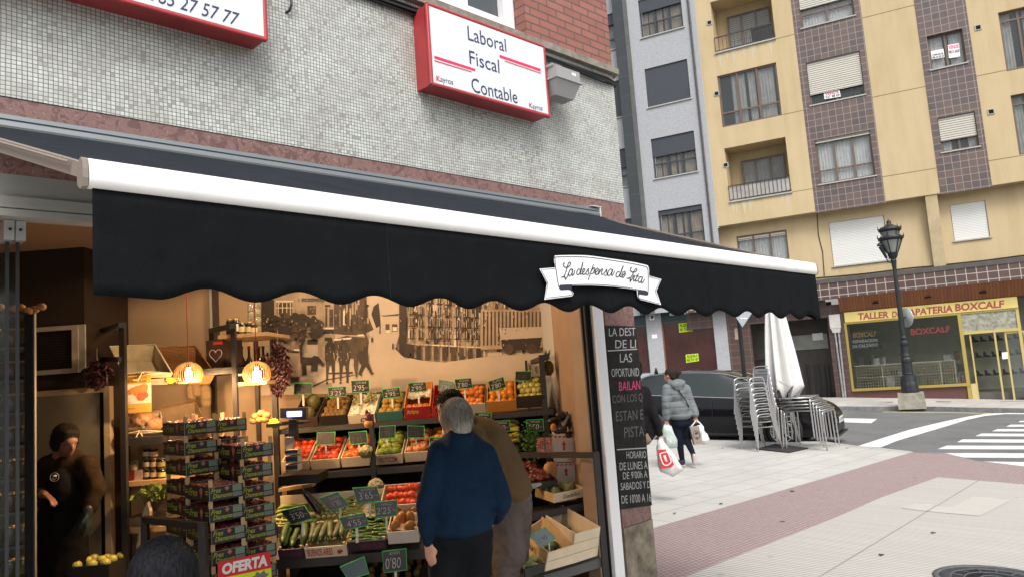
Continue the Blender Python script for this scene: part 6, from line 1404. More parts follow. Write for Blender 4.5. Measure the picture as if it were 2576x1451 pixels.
for k in range(3):
    y = -.0022; pr_.face(fr2(.155,.198,.048+k*.010,.051+k*.010),3)
y = -.0016
def sd(v0,v1,z0,z1): return [V((-.0016,v1,z0)),V((-.0016,v0,z0)),V((-.0016,v0,z1)),V((-.0016,v1,z1))]
pr_.qtext('Fres', sd(.16,.29,.024,.070),0,shear=.35,bold=.015)
pr_.face([V((-.0016,.135,.062)),V((-.0016,.11,.014)),V((-.0016,.085,.062)),V((-.0016,.097,.074)),V((-.0016,.123,.074))],1); pr_.face(sd(.10,.12,.075,.081),2)
for v0,v1 in ((.005,.055),(.30,.35)):
    for z0 in (.040,.056): pr_.face(sd(v0,v1,z0,z0+.006),0)
pr_.face(fr2(0,SW,SH_-.0022,SH_),4); pr_.face([V((0,y,0)),V((.0025,y,0)),V((.0025,y,SH_)),V((0,y,SH_))],4)
pr_.build('printing', [M_syel,M_spk,M_sgr,M_sgy,mat('bare_board_edge',(.35,.33,.28),.7)], body)
for X in (0.0,1.0):
    for Y in (0.0,1.0):
        x0 = X*(SW-.026)+.0; y0 = Y*(SL_-.012)
        MB().box((x0+(.0005 if X==0 else 0),y0+(.0055 if Y==0 else 0),.006),(x0+.0255,y0+.0115,SP-.0015)).build('corner_post', M_woodc, sc_)
r_ = random.Random(8); b = MB()
for k in range(70):
    x = .02+r_.random()*(SW-.04); yy = .02+r_.random()*(SL_-.04); b.ball((x,yy,.066+r_.random()*.012),(.016,.016,.018),6,5)
b.build('strawberries', M_berry, sc_)
b = MB(); b.box((.008,.014,.0885),(SW-.008,SL_-.014,.0895)); b.build('plastic_film', M_film, sc_)
stacks = [((1.953,4.673),1.132,11,'front left'),((2.186,4.735),1.352,12,'front right'),((1.956,5.040),1.524,12,'rear left'),((2.186,5.105),1.515,12,'rear right')]
first = True
for (x,y0),zt_,n,nm in stacks:
    k = 0; z = zt_-SP
    while z > -.02 and k < n:
        M = Matrix.Translation((x+.004*math.sin(k*5.1+x*9),y0+.004*math.sin(k*3.3+y0),z)) @ Matrix.Rotation(.02*math.sin(k*7+x),4,'Z')
        lab = 'black strawberry crate, topmost of the %s stack' % nm if k == 0 else 'black printed strawberry crate lower down in the %s stack of crates' % nm
        if first: sc_.matrix_world = M; sc_['label'] = lab; sc_['group'] = 'stacked strawberry crates'; o = sc_; first = False
        else: o = dup(sc_, M, lab, 'stacked strawberry crates' if k == 0 else 'lower crates of the %s strawberry stack' % nm)
        if k > 0 and o is sc_: pass
        k += 1; z -= SP
    # something to stand on
    rest = z+SP
    if rest > .01: MB().box((x+.004,y0+.004,0),(x+SW-.004,y0+SL_-.004,rest-.003)).build('pallet_block', M_woodc, None, label='wooden block under the %s strawberry stack'%nm, category='pallet', group='blocks under the strawberry stacks')
# OFERTA sign
FO = Fr((0,4.64,0),(1,0,0)); q = [FO.P(*zs(*p)) for p in ((690,1600),(1110,1520),(1095,1245),(683,1335))]
t = thing('offer_sign','red and lime paper sign reading Oferta on the strawberry crates','sign',tuple(q[0]))
zm_ = lambda s_,t_: (q[0]*(1-s_)+q[1]*s_)*(1-t_)+(q[3]*(1-s_)+q[2]*s_)*t_+V((0,-.002,0))
def ql(x0,x1,y0,y1): return [zm_(x0,y0),zm_(x1,y0),zm_(x1,y1),zm_(x0,y1)]
bd = MB().prism(q,(0,.002,0)).build('sheet',mat('red_paper',(.62,.02,.03),.6),t)
b = MB(); b.face(ql(0,1,0,.52),0); b.qtext('OFERTA',[v+V((0,-.001,0)) for v in ql(.07,.93,.60,.93)],1,shear=.12,bold=.05)
b.face([v+V((0,-.001,0)) for v in [zm_(.62,.38),zm_(.68,.40),zm_(.72,.5),zm_(.78,.42),zm_(.86,.5),zm_(.88,.40),zm_(.95,.38),zm_(.9,.3),zm_(.7,.28)][::-1]],2)
b.build('print',[mat('lime_paper',(.62,.75,.02),.6),mat('white_print',(.75,.75,.74),.6),M_sgy],bd)
# black metal stand left of the crates
t = thing('metal_stand','empty black steel frame standing left of the strawberry crates','stand',tuple(at(430,1440,4.6)))
a = at(365,1305,4.75); c = at(510,1322,4.45)
bar(a,c,.02,'rail',t); bar(V((a.x,a.y,a.z+.02)),V((a.x,a.y,0)),.02,'post',t); bar(V((c.x,c.y,c.z+.02)),V((c.x,c.y,0)),.022,'post',t)
# ---------- bread corner ----------
fD = FD(5.75); fE = FD(6.6)
BU = thing('bread_shelf','dark steel ladder shelf with timber boards holding bread baskets and jars','shelf',tuple(at(330,1440,5.8)))
def upx(fr,x,y): return fr.uz(*zb(x,y))
for (x0,x1,yt,d) in ((250,300,322,5.75),(85,138,375,6.5),(1285,1325,330,5.85),(1085,1130,378,6.6),(1497,1530,470,6.65),(1648,1697,480,6.3)):
    f_ = FD(d); a = upx(f_,x0,yt); c = upx(f_,x1,yt); MB().fb(f_,a[0],c[0],-.04,0,0,a[1]).build('post',M_steel,BU)
def slope(x0,y0,d0,x1,y1,d1,h=.04,name='rail',m=M_steel):
    a = at(*zb(x0,y0),d0); c = at(*zb(x1,y1),d1); bar(a-V((0,0,h/2)),c-V((0,0,h/2)),h/2,name,BU,m)
slope(110,378,6.5,275,322,5.75); slope(1105,378,6.6,1305,332,5.85)
slope(110,640,6.5,275,640,5.75)
M_board = mat('light_timber_board',(.42,.27,.13),.6,var=.12,vs=8)
def bshelf(x0,x1,yf,d0,d1,m=M_board,h=.03,name='board'):
    f_ = FD(d0); a = upx(f_,x0,yf); c = upx(f_,x1,yf); MB().fb(f_,a[0],c[0],-(d1-d0),0,a[1]-h,a[1]).build(name,m,BU)
bshelf(1170,1630,440,5.95,6.55); bshelf(1325,1620,878,5.95,6.55); bshelf(300,1300,805,5.9,6.5,M_steel,.05); bshelf(300,720,1395,5.8,6.4,M_steel,.06)
f_ = FD(5.85)
for (Z,x0,x1,y0) in ((zk,860,1240,797),(zk,860,1240,1120)):
    a = f_.uz(*Z(x0,y0)); c = f_.uz(*Z(x1,y0)); MB().fb(f_,a[0],c[0],-.55,0,a[1]-.035,a[1]).build('board',M_board,BU)
# baskets
M_linen = mat('cream_linen',(.58,.50,.34),.9,var=.08,vs=10,bump=.2,bs=30); M_wick = tilemat('wicker_weave',(.40,.22,.09),(.32,.16,.06),(.14,.07,.03),.03,.012,.002,offset=.5,rough=.7,bump=.8)
def basket(Z,TL,TR,BR,BL,dt,db,m,label,depth=.12,bows=False,fl=.75):
    P = [at(*Z(*p),d) for p,d in ((TL,dt),(TR,dt),(BR,db),(BL,db))]; n = (P[1]-P[0]).cross(P[3]-P[0]).normalized(); n = n if n.dot(P[0]-C0) > 0 else -n
    c = sum(P,V())/4; Q = [c+(p-c)*fl+n*depth for p in P]; t = thing('bread_basket',label,'basket',tuple(Q[3]),'bread baskets')
    b = MB()
    for i in range(4): b.add([P[i],P[(i+1)%4],Q[(i+1)%4],Q[i]],[(0,1,2,3)]); b.add([P[i]+n*.004+(P[i]-c)*.015,P[(i+1)%4]+n*.004+(P[(i+1)%4]-c)*.015,Q[(i+1)%4]+n*.006+(Q[(i+1)%4]-c)*.02,Q[i]+n*.006+(Q[i]-c)*.02],[(3,2,1,0)])
    b.face(Q); b.face([q_+n*.006 for q_ in Q][::-1]); b.build('basket_body',m,t)
    MB().tube(P,.007,6,closed=True).build('rim',m if m is M_linen else M_wick,t)
    if bows:
        b = MB(); m_ = P[3].lerp(P[2],.4); b.tube([P[3],P[3].lerp(P[2],.2)-n*.01,m_-n*.02,P[3].lerp(P[2],.7)-n*.012,P[2]],.006,6)
        b.tube([m_-n*.02,m_+V((-.05,-.03,-.05)),m_+V((-.08,-.02,-.04))],.004,5); b.tube([m_-n*.02,m_+V((.03,-.02,-.06))],.004,5); b.build('ribbon_tie',M_linen,t)
    return t,P,n
basket(zb,(168,545),(590,528),(745,792),(300,802),6.35,5.85,M_linen,'tilted empty basket lined with cream linen on the upper bread shelf',bows=True)
basket(zb,(604,548),(965,542),(1140,790),(750,795),6.4,5.95,M_wick,'tilted empty wicker basket right of the linen lined one')
t,P,n = basket(zb,(570,1130),(960,1050),(1040,1200),(640,1260),6.3,6.1,mat('jute_cloth',(.27,.2,.13),.9,var=.15,vs=12),'low cloth lined basket behind the top strawberry crates',depth=.08)
t,P,n = basket(zb,(300,1180),(640,1150),(672,1330),(300,1358),6.2,5.85,M_linen,'cloth lined basket of brown loaves under the poster',depth=.1,bows=True)
M_loaf = fm('loaf_crust',(.22,.09,.03),(.36,.18,.06),.6,12)
for k,(x,y,s_,lab) in enumerate(((380,1230,1,'brown loaf at the left in the basket under the poster'),(480,1215,1.1,'brown loaf in the middle of the basket under the poster'),(600,1270,1.1,'brown loaf at the right in the basket, next to the strawberry crates'))):
    MB().ball(at(*zb(x,y),5.95),(.085*s_,.06,.055*s_),14,9,M=Matrix.Rotation(k*.7-.8,3,'Z')).build('loaf',M_loaf,None,label=lab,category='loaf',group='brown loaves')
b = MB(); crumple(b,Matrix.Identity(4),.01,.01,0); b = MB(); r_ = random.Random(12)
for k in range(40):
    p = at(*zb(330+r_.random()*300,1190+r_.random()*120),5.87); a = V((r_.random()-.5,r_.random()-.5,r_.random()-.5)).normalized()*.05; e = V((r_.random()-.5,r_.random()-.5,r_.random()-.5)).normalized()*.04; b.face([p,p+a,p+a+e,p+e])
b.build('bread_wrapping',M_film,None,label='shiny clear wrapping over the brown loaves under the poster',category='wrapping')
for k,(x,y) in enumerate(((1520,1190),(1575,1160),(1560,1220),(1610,1215),(1500,1230),(1620,1180))):
    MB().ball(at(*zb(x,y),5.9),(.035,.03,.028),10,7).build('bread_roll',fm('roll_crust',(.42,.2,.06),(.5,.28,.1),.4),None,label='golden bread roll in the pile beside the shop scale',category='bread roll',group='golden bread rolls beside the scale')
for k,(x,y) in enumerate(((930,990),(980,965),(1060,1000),(1060,1060))):
    b = MB(); p = at(*zb(x,y+40),6.35); b.lathe([(.001,0),(.04,0),(.045,.03),(.045,.10),(.03,.125),(.012,.14)],p,10); b.build('paper_packet',fm('packet_paper',(.28,.19,.1),(.36,.26,.14),.8),None,label='pale brown paper packet standing behind the basket between the pendant lamps',category='packet',group='paper packets behind the basket')
# poster
t = thing('poster','orange and white paper poster of braided Easter bread hanging from the bread shelf','poster',tuple(at(*zb(430,1150),5.82)))
P = [at(*zb(*p),5.82) for p in ((316,1162),(556,1145),(549,803),(310,816))]; n = fh*-.001
def L(s_,t_,k=1): return (P[0]*(1-s_)+P[1]*s_)*(1-t_)+(P[3]*(1-s_)+P[2]*s_)*t_+n*k
sh_ = MB().prism(P,fh*.002).build('sheet',mat('orange_poster_paper',(.55,.33,.07),.7),t)
b = MB(); b.face([L(0,.24),L(1,.24),L(1,.77),L(0,.77)],0); b.qtext('PASCUA',[L(.12,.80,2),L(.86,.80,2),L(.86,.875,2),L(.12,.875,2)],1,bold=.03); b.qtext('COQUETAS',[L(.14,.90,2),L(.85,.90,2),L(.85,.96,2),L(.14,.96,2)],1,bold=.02)
for x,y_,w_ in ((.2,.56,.12),(.33,.6,.13),(.47,.64,.13),(.62,.66,.13),(.76,.68,.14),(.42,.52,.12),(.58,.56,.13),(.74,.6,.13),(.62,.42,.18),(.78,.46,.13)):
    b.face([L(x+w_*math.cos(a),y_+w_*.62*math.sin(a),2+x) for a in [i*math.pi/8 for i in range(16)]],2 if y_ > .5 else 3)
b.qtext('Ganador',[L(.06,.27,2),L(.24,.27,2),L(.24,.30,2),L(.06,.30,2)],1); b.qtext('Haz tu reserva',[L(.08,.10,2),L(.4,.10,2),L(.4,.14,2),L(.08,.14,2)],1)
b.build('print',[mat('cream_poster_paper',(.62,.58,.48),.7),mat('brown_print',(.25,.10,.02),.6),mat('bread_print',(.50,.20,.06),.6,var=.3,vs=30),mat('bun_print',(.42,.12,.05),.6,var=.3,vs=30)],sh_)
# heart box
t = thing('gift_box','dark brown gift box with a white heart outline between the baskets and bottles','box',tuple(at(*zb(1160,790),6.2)))
P = [at(*zb(*p),d) for p,d in (((1070,795),6.2),((1252,790),6.15),((1255,478),6.15),((1060,492),6.2))]; bx_ = MB().prism(P,fh*.12+Rh*.08).build('carton',mat('chocolate_carton',(.06,.03,.025),.45),t)
def L(s_,t_,k=1): return (P[0]*(1-s_)+P[1]*s_)*(1-t_)+(P[3]*(1-s_)+P[2]*s_)*t_-fh*.003*k
b = MB(); hp = []
for i in range(25):
    a = i/24*2*math.pi; x = 16*math.sin(a)**3; y_ = 13*math.cos(a)-5*math.cos(2*a)-2*math.cos(3*a)-math.cos(4*a); hp.append(L(.46+x*.019,.55+y_*.0135,1))
b.tube(hp,.0035,5,0,closed=False); b.face([L(.36,.86),L(.8,.86),L(.8,.95),L(.36,.95)],1); b.build('print',[mat('silver_print',(.45,.42,.4),.5),mat('red_label_print',(.6,.04,.03),.5)],bx_)
# bottles and jars
M_dglass = mat('dark_bottle_glass',(.012,.015,.01),.08,spec=.9); M_lab = mat('cream_label',(.55,.48,.30),.6); M_lid = mat('jar_lid',(.30,.22,.08),.35,.5); M_clear = mat('clear_jar_glass',(.35,.36,.28),.1,alpha=.5,spec=1)
def jar(name,cat,label,group,pos,r,h,m,lab=None,neck=False,lid=M_lid):
    t = thing(name,label,cat,tuple(pos),group); c = V(pos)
    pf_ = [(.001,0),(r,0),(r,h*.8),(r*.8,h*.88),(r*.75,h*.9)] if not neck else [(.001,0),(r,0),(r,h*.5),(r*.85,h*.58),(r*.32,h*.72),(r*.3,h*.96)]
    MB().lathe(pf_,c,12).build('glass',m,t); rr = r*.82 if not neck else r*.36
    MB().lathe([(rr,h*.89 if not neck else h*.93),(rr,h),(.001,h)],c,12).build('lid',lid,t)
    if lab: MB().lathe([(r*1.015,h*.18),(r*1.015,h*(.62 if not neck else .42))],c,12).build('label',lab,t)
    return t
def topz(x,y,d): return at(*zb(x,y),d)
for k,(x,h,lab_) in enumerate(((1285,.125,None),(1340,.13,M_white),(1400,.10,M_lab),(1468,.10,M_lab),(1505,.085,M_lab))):
    jar('jar','jar',('dark jar behind the post on the top timber board','dark jar with a white label on the top timber board','honey jar with a cream label left of its twin on the top board','honey jar with a cream label right of its twin on the top board','small cream labelled jar next to the glass tower')[k],'jars on the top timber board',topz(x,432,6.1),.030,h,M_dglass,lab_)
for k in range(5): jar('glass_jar','jar','empty clear jar in the tower of stacked jars beside the photograph','tower of stacked clear jars',topz(1540,432,6.15)+V((0,0,.072*k)),.031,.070,M_clear,None)
for k in range(2): jar('glass_jar','jar','clear jar in the short pair stacked left of the tower','pair of stacked clear jars',topz(1480,300-k*0,6.25)+V((0,0,.07*k)),.028,.068,M_clear,None)
for k,(x,lc) in enumerate(((1340,M_black),(1400,M_black),(1468,mat('red_foil',(.3,.02,.03),.4,.5)),(1560,mat('red_foil',(.3,.02,.03),.4,.5)),(1600,M_black))):
    jar('wine_bottle','bottle',('dark wine bottle next to the shelf post behind the right lamp','dark wine bottle, second from the shelf post','wine bottle with red foil left of the right lamp cord','wine bottle with red foil right of the lamp cord','dark wine bottle beside the pepper string')[k],'wine bottles',topz(x,875,6.3),.034,.30,M_dglass,M_white if k in (0,1) else None,True,lc)
# jars on lower board
f_ = FD(5.95); r_ = random.Random(3)
for i,(x,n_) in enumerate(((1015,3),(1060,3),(1112,2))):
    for k in range(n_): jar('preserve_jar','jar','preserve jar in the %s of stacked jars on the board under the loaves' % ('left column','middle column','short right column')[i],'preserve jars, %s' % ('left column','middle column','right column')[i],f_.P(*zk(x,770))+V((0,0,.078*k)),.031,.076,M_dglass if i != 1 else mat('red_jam_glass',(.12,.02,.015),.15),M_lab if i != 2 else mat('lemon_label',(.5,.42,.1),.6))
for k,(x,m_,lab) in enumerate(((898,mat('red_tea_carton',(.45,.03,.02),.5),'small red carton on the board left of the jars'),(952,mat('white_tea_carton',(.55,.42,.36),.5),'small white carton next to the red one'))):
    p = f_.P(*zk(x,788)); MB().box((-.045,-.03,0),(.045,.03,.085),M=Matrix.Translation(p) @ Matrix.Rotation(RZ,4,'Z')).build('small_carton',m_,None,label=lab,category='carton',group='small cartons')
jar('jar','jar','silver topped jar standing behind the small cartons','jars beside cartons',f_.P(*zk(922,725)),.03,.09,M_clear,M_lab)
# low basket with greens, plastic bag, tray
leafclump('leaf_vegetables','green leaves in the low box left of the strawberry crates','vegetables',at(*zk(1070,870),5.7),(.12,.08,.03),160,fm('salad_leaf',(.15,.2,.04),(.22,.28,.06),.6),.06,9)
MB().prism([at(*zk(*p),5.75) for p in ((1000,1000),(1180,1000),(1180,880),(975,885))],fh*.2).build('produce_box',mat('brown_produce_box',(.16,.10,.06),.7,var=.3),None,label='brown box of leaf vegetables left of the strawberry crates',category='box')
MB().prism([at(*zk(*p),5.6) for p in ((935,1260),(1000,1180),(1030,1000),(1010,935),(980,1010))],fh*.05).build('paper_bag',mat('cream_paper_bag',(.42,.35,.25),.8),None,label='crumpled cream paper bag left of the black metal stand',category='paper bag')
MB().prism([at(*zk(*p),5.8) for p in ((865,1120),(975,1110),(975,1035),(865,1045))],fh*.2).build('wrapped_tray',mat('wrapped_tray_film',(.3,.24,.16),.2),None,label='film wrapped tray on the lowest timber board',category='tray')
# green starburst price cards
M_star = mat('lime_card',(.35,.5,.03),.6)
for k,(x,y,d,lab) in enumerate(((735,838,5.88,'lime starburst card behind the left pendant lamp'),(1690,1255,5.7,'lime starburst card beside the scale'))):
    b = MB(); c = at(*zb(x,y),d); pts = []
    for i in range(24): a = i*math.pi/12; r0 = .045 if i % 2 else .033; pts.append(c+Rh*r0*math.cos(a)+V((0,0,1))*r0*math.sin(a))
    b.prism(pts,fh*.002); b.build('starburst_card',M_star,None,label=lab,category='card',group='lime starburst cards')
# ---------- cold room block, vent, fridge ----------
f_ = FD(6.0); fc = FD(6.15)
x0 = fc.uz(*zl(100,1000))[0]; x1 = fc.uz(*zl(625,1000))[0]
CR = thing('cold_room','dark cold room block with a white framed vent window behind the assistant','cold room',tuple(fc.p(x0,0,0)))
MB().fb(fc,x0-.2,x1,-.7,0,0,2.93).build('wall',mat('dark_panel',(.035,.025,.018),.7),CR)
a = [fc.uz(*zl(*p)) for p in ((235,1075),(595,1400),(255,1105),(548,1370))]
b = MB(); A0,A1,A2_,A3 = a; b.fb(fc,A0[0],A1[0],.002,.03,A2_[1],A0[1]); b.fb(fc,A0[0],A1[0],.002,.03,A1[1],A3[1]); b.fb(fc,A3[0],A1[0],.002,.03,A3[1]+.001,A2_[1]-.001); b.fb(fc,A0[0],A2_[0],.002,.03,A3[1]+.001,A2_[1]-.001); b.fb(fc,A1[0]+.003,A1[0]+.05,.002,.02,A1[1],A0[1]); b.build('vent_frame',mat('greyish_white_frame',(.35,.33,.29),.5),CR)
b = MB(); 
for k in range(14): z = A3[1]+(A2_[1]-A3[1])*k/14; b.fb(fc,A2_[0],A3[0],.003,.01,z,z+.006)
b.build('vent_louvres',M_dark,CR)
FRG = thing('fridge_door','tall grey panelled fridge door with pale frame behind the assistant','fridge door',tuple(f_.P(*zk(500,1440))))
a = [f_.uz(*zk(*p)) for p in ((230,160),(765,135),(725,140),(690,180),(215,0))]
b = MB(); b.fb(f_,a[2][0],a[1][0],-.03,.03,0,a[1][1]); b.fb(f_,a[0][0],a[2][0]-.001,-.03,.03,a[1][1]-.045,a[1][1]-.002); b.build('frame',mat('pale_door_frame',(.40,.31,.2),.5),FRG)
b = MB(); b.fb(f_,a[0][0]-.2,a[2][0]-.002,-.029,.005,0,a[1][1]-.047); b.build('rubber_seal',M_dark,FRG)
MB().fb(f_,a[0][0]-.1,a[3][0],.0052,.012,.0,a[3][1]).build('panel',mat('grey_fridge_panel',(.16,.15,.12),.5,var=.1,vs=2),FRG)
fp = FD(5.2); u = fp.uz(*zl(235,1000)); u2 = fp.uz(*zl(255,1000)); 
MB().fb(fp,u[0],u2[0],-.02,.0,0,fp.uz(*zl(240,960))[1]).build('steel_upright',mat('grey_upright',(.22,.22,.2),.5),None,label='thin grey upright left of the assistant',category='upright')
# shelf with jars behind the folded doors
_r = ray(20,1100); _u = V((_r.y,-_r.x,0)).normalized(); fj = Fr(at(20,1100,4.5),_u); JS = thing('jar_shelf','dim dark shelf full of jars behind the folded glass doors','shelf',tuple(fj.P(40,1440)))
xa_,_ = fj.uz(-60,1200); xb_,_ = fj.uz(62,1200); xc_,_ = fj.uz(84,1200)
MB().fb(fj,xb_,xc_,-.05,0,0,fj.uz(70,790)[1]).build('side_post',M_dark,JS)
rows = [790,872,955,1038,1122,1205,1290,1375,1460]; r_ = random.Random(6)
jm = [fm('pickle_jar',(.03,.035,.01),(.05,.05,.015),.3),fm('amber_jar',(.07,.03,.008),(.10,.05,.015),.3),fm('tomato_jar',(.05,.012,.006),(.07,.02,.01),.3),fm('pale_jar',(.07,.065,.045),(.09,.08,.055),.3)]  # jar colours, and their labels, darkened to stand in for shade
MB().fb(fj,xa_,xb_,-.34,-.30,0,1.9).build('back_panel',M_brown,JS)
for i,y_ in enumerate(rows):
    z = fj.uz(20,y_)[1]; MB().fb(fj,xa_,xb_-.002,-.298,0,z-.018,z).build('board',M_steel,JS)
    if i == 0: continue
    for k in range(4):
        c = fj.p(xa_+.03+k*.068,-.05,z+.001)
        jar('preserve_jar','jar','%s jar on shelf row %s behind the glass doors' % (('green','amber','red','pale')[i%4],('zero','one','two','three','four','five','six','seven','eight')[i]),'jars behind the glass doors, row %d'%i,c,.030,.115,jm[i%4],mat('shade_darkened_label',(.07,.055,.03),.7) if k % 2 else None)
b = MB(); zt_ = fj.uz(20,790)[1]
for k in range(9): b.ball(fj.p(xa_+.04+k*.036,-.05-.04*(k%2),zt_+.025+.012*(k%3)),(.028,.028,.024),8,6)
b.build('walnuts',fm('nut_shell',(.3,.14,.04),(.4,.2,.07),.6),None,label='heap of orange brown nuts on top of the jar shelf behind the glass doors',category='nuts',kind='stuff')
# dark crate of lemons at the assistant's feet
M = TRS(at(185,1425,5.35)-V((0,0,.2)),RZ,0); crate('floor_crate','black crate of yellow and green fruit in front of the assistant','crate',M,.5,.3,.2,M_bk,posts=False,group='black crates on the floor')
fillgrid('paleapple',M,.5,.3,.2,.036,'yellow fruit in the black crate in front of the assistant','yellow fruit by the assistant',nx=5,ny=3)
for _k in PROTO:
    if CNT.get(_k,0) == 0: bpy.data.objects.remove(PROTO[_k])
# ================= people =================
FOLDY = ('sweater','trousers','jacket','cardigan','quilted_jacket','coat','jeans','hood','apron')
def blob(name, prims, m, parent, vox=.012, smooth=6, shrink=0, label=None):
    "one continuous surface grown from overlapping limbs (tapered) and ellipsoids"
    bm = bmesh.new()
    for p in prims:
        if p[0] == 'c':
            _, a, r0, b_, r1 = p; a = V(a); b_ = V(b_); d = b_-a; L_ = max(d.length,1e-4); q = d.to_track_quat('Z','Y').to_matrix().to_4x4()
            bmesh.ops.create_cone(bm, cap_ends=True, segments=16, radius1=r0, radius2=r1, depth=L_, matrix=Matrix.Translation((a+b_)/2) @ q)
            for c,r in ((a,r0),(b_,r1)): bmesh.ops.create_uvsphere(bm, u_segments=16, v_segments=10, radius=r, matrix=Matrix.Translation(c))
        else:
            _, c, r = p[:3]; R_ = p[3].to_4x4() if len(p) > 3 else Matrix()
            bmesh.ops.create_uvsphere(bm, u_segments=20, v_segments=14, radius=1, matrix=Matrix.Translation(V(c)) @ R_ @ Matrix.Diagonal((*r,1)))
    me = bpy.data.meshes.new('tmp'); bm.to_mesh(me); bm.free(); o = bpy.data.objects.new('tmp', me); TS.collection.objects.link(o)
    md = o.modifiers.new('r','REMESH'); md.mode = 'VOXEL'; md.voxel_size = vox*(1.0 if name in ('glove','hair') else 1.2 if name == 'body' else 1.4); md.use_smooth_shade = True
    ms = o.modifiers.new('s','SMOOTH'); ms.iterations = smooth; ms.factor = .5
    if name in FOLDY:
        tx_ = bpy.data.textures.get('folds') or bpy.data.textures.new('folds','CLOUDS'); tx_.noise_scale = .11; tx_.noise_depth = 2
        dm = o.modifiers.new('d','DISPLACE'); dm.texture = tx_; dm.texture_coords = 'GLOBAL'; dm.strength = .024; dm.mid_level = .5
        mu_ = o.modifiers.new('s2','SMOOTH'); mu_.iterations = 2
    dg = tdg(); m2 = bpy.data.meshes.new_from_object(o.evaluated_get(dg)); bpy.data.objects.remove(o); bpy.data.meshes.remove(me)
    off = V(parent['woff']); m2.transform(Matrix.Translation(-off)); m2.materials.clear(); m2.materials.append(m); m2.name = name
    for p in m2.polygons: p.use_smooth = True
    r = bpy.data.objects.new(name, m2); COL.objects.link(r); r.parent = parent
    if label: r['label'] = label
    return r
def cloth_mat(name, col, var=.15, fold=.5, rough=.9, vs=3, bs=7, sheen=0):
    m = mat(name, col, rough, var=var, vs=vs, bump=fold, bs=bs, sheen=sheen); 
    for n in m.node_tree.nodes:
        if n.type == 'BUMP': n.inputs['Distance'].default_value = .05
    return m
M_skin = mat('skin', (.50,.26,.18), .5, var=.08, vs=12); M_skin2 = mat('skin_tanned', (.42,.21,.14), .5, var=.08, vs=12)
def hand(base, dr, palmn, s=1.0, curl=.5, thumb=1, fingers=True):
    "palm from the wrist point along dr, five fingers curling towards palmn"
    dr = V(dr).normalized(); pn = V(palmn); pn = (pn-dr*pn.dot(dr)).normalized(); sd = dr.cross(pn).normalized(); P = []
    base = V(base)
    for k,o_ in enumerate((-.028,-.01,.01,.027)): P.append(('c', base+sd*o_*.6*s, .015*s, base+dr*.085*s+sd*o_*s, .0115*s))
    for k,(o_,l_) in enumerate(((-.030,.062),(-.010,.074),(.010,.070),(.029,.055))):
        a = base+dr*.085*s+sd*o_*s; r = .0088*s; c1 = curl*.9; d1 = (dr*math.cos(c1)+pn*math.sin(c1)); b1 = a+d1*l_*.45*s; c2 = curl*2.0; d2 = (dr*math.cos(c2)+pn*math.sin(c2)); b2 = b1+d2*l_*.32*s; c3 = curl*2.7; d3 = (dr*math.cos(c3)+pn*math.sin(c3)); b3 = b2+d3*l_*.25*s
        P += [('c',a,r*1.05,b1,r),('c',b1,r,b2,r*.92),('c',b2,r*.92,b3,r*.8)]
    a = base+dr*.02*s-sd*.03*s*thumb; b1 = a+(dr*.8-sd*.6*thumb+pn*.35).normalized()*.035*s; b2 = b1+(dr*.95-sd*.1*thumb+pn*.5).normalized()*.03*s
    P += [('c',base+dr*.01*s,.015*s,a,.013*s),('c',a,.012*s,b1,.0105*s),('c',b1,.0105*s,b2,.0085*s)]
    return P
def head_prims(c, fwd, up=V((0,0,1)), s=1.0, ny=-.035):
    "skull, jaw, nose, ears, brow, lips, neck root; c is the skull centre"
    fwd = V(fwd).normalized(); up = (V(up)-fwd*V(up).dot(fwd)).normalized(); sd = up.cross(fwd).normalized(); R_ = Matrix((sd,fwd,up)).transposed(); c = V(c)
    q = lambda x,y,z: c+(sd*x+fwd*y+up*z)*s
    return [('e',q(0,-.008,.02),(.074*s,.092*s,.088*s),R_),('e',q(0,.025,-.035),(.056*s,.062*s,.07*s),R_),('e',q(0,.055,-.078),(.032*s,.03*s,.026*s),R_),
        ('c',q(0,.082,.005),.010*s,q(0,.103,-.028),.013*s),('e',q(0,.085,-.058),(.022*s,.012*s,.010*s),R_),('c',q(-.028,.078,.018),.013*s,q(.028,.078,.018),.013*s),
        ('e',q(-.076,-.005,-.005),(.010*s,.018*s,.030*s),R_),('e',q(.076,-.005,-.005),(.010*s,.018*s,.030*s),R_),('c',q(0,-.02,-.06),.052*s,q(0,ny,-.15),.056*s)], q, R_
def face_parts(q, R_, par, s=1.0, closed=False):
    if not closed:
        for x in (-.031,.031):
            e = MB(); e.ball(q(x,.080,.0),(.0125*s,.009*s,.0085*s),10,8,0); e.ball(q(x,.0865,.0),(.006*s,.004*s,.006*s),8,6,1); e.build('eye',[mat('eye_white',(.6,.58,.55),.3),mat('eye_iris',(.03,.02,.015),.2)],par)
    b = MB(); b.tube([q(-.018,.0955,-.058),q(0,.0985,-.056),q(.018,.0955,-.058)],.0045,6); b.build('lips',mat('lip_skin',(.40,.12,.10),.5),par)
    for x in (-1,1): MB().tube([q(x*.046,.079,.023),q(x*.03,.091,.029),q(x*.012,.091,.025)],.0035,5).build('eyebrow',mat('brow_hair',(.03,.02,.015),.8),par)
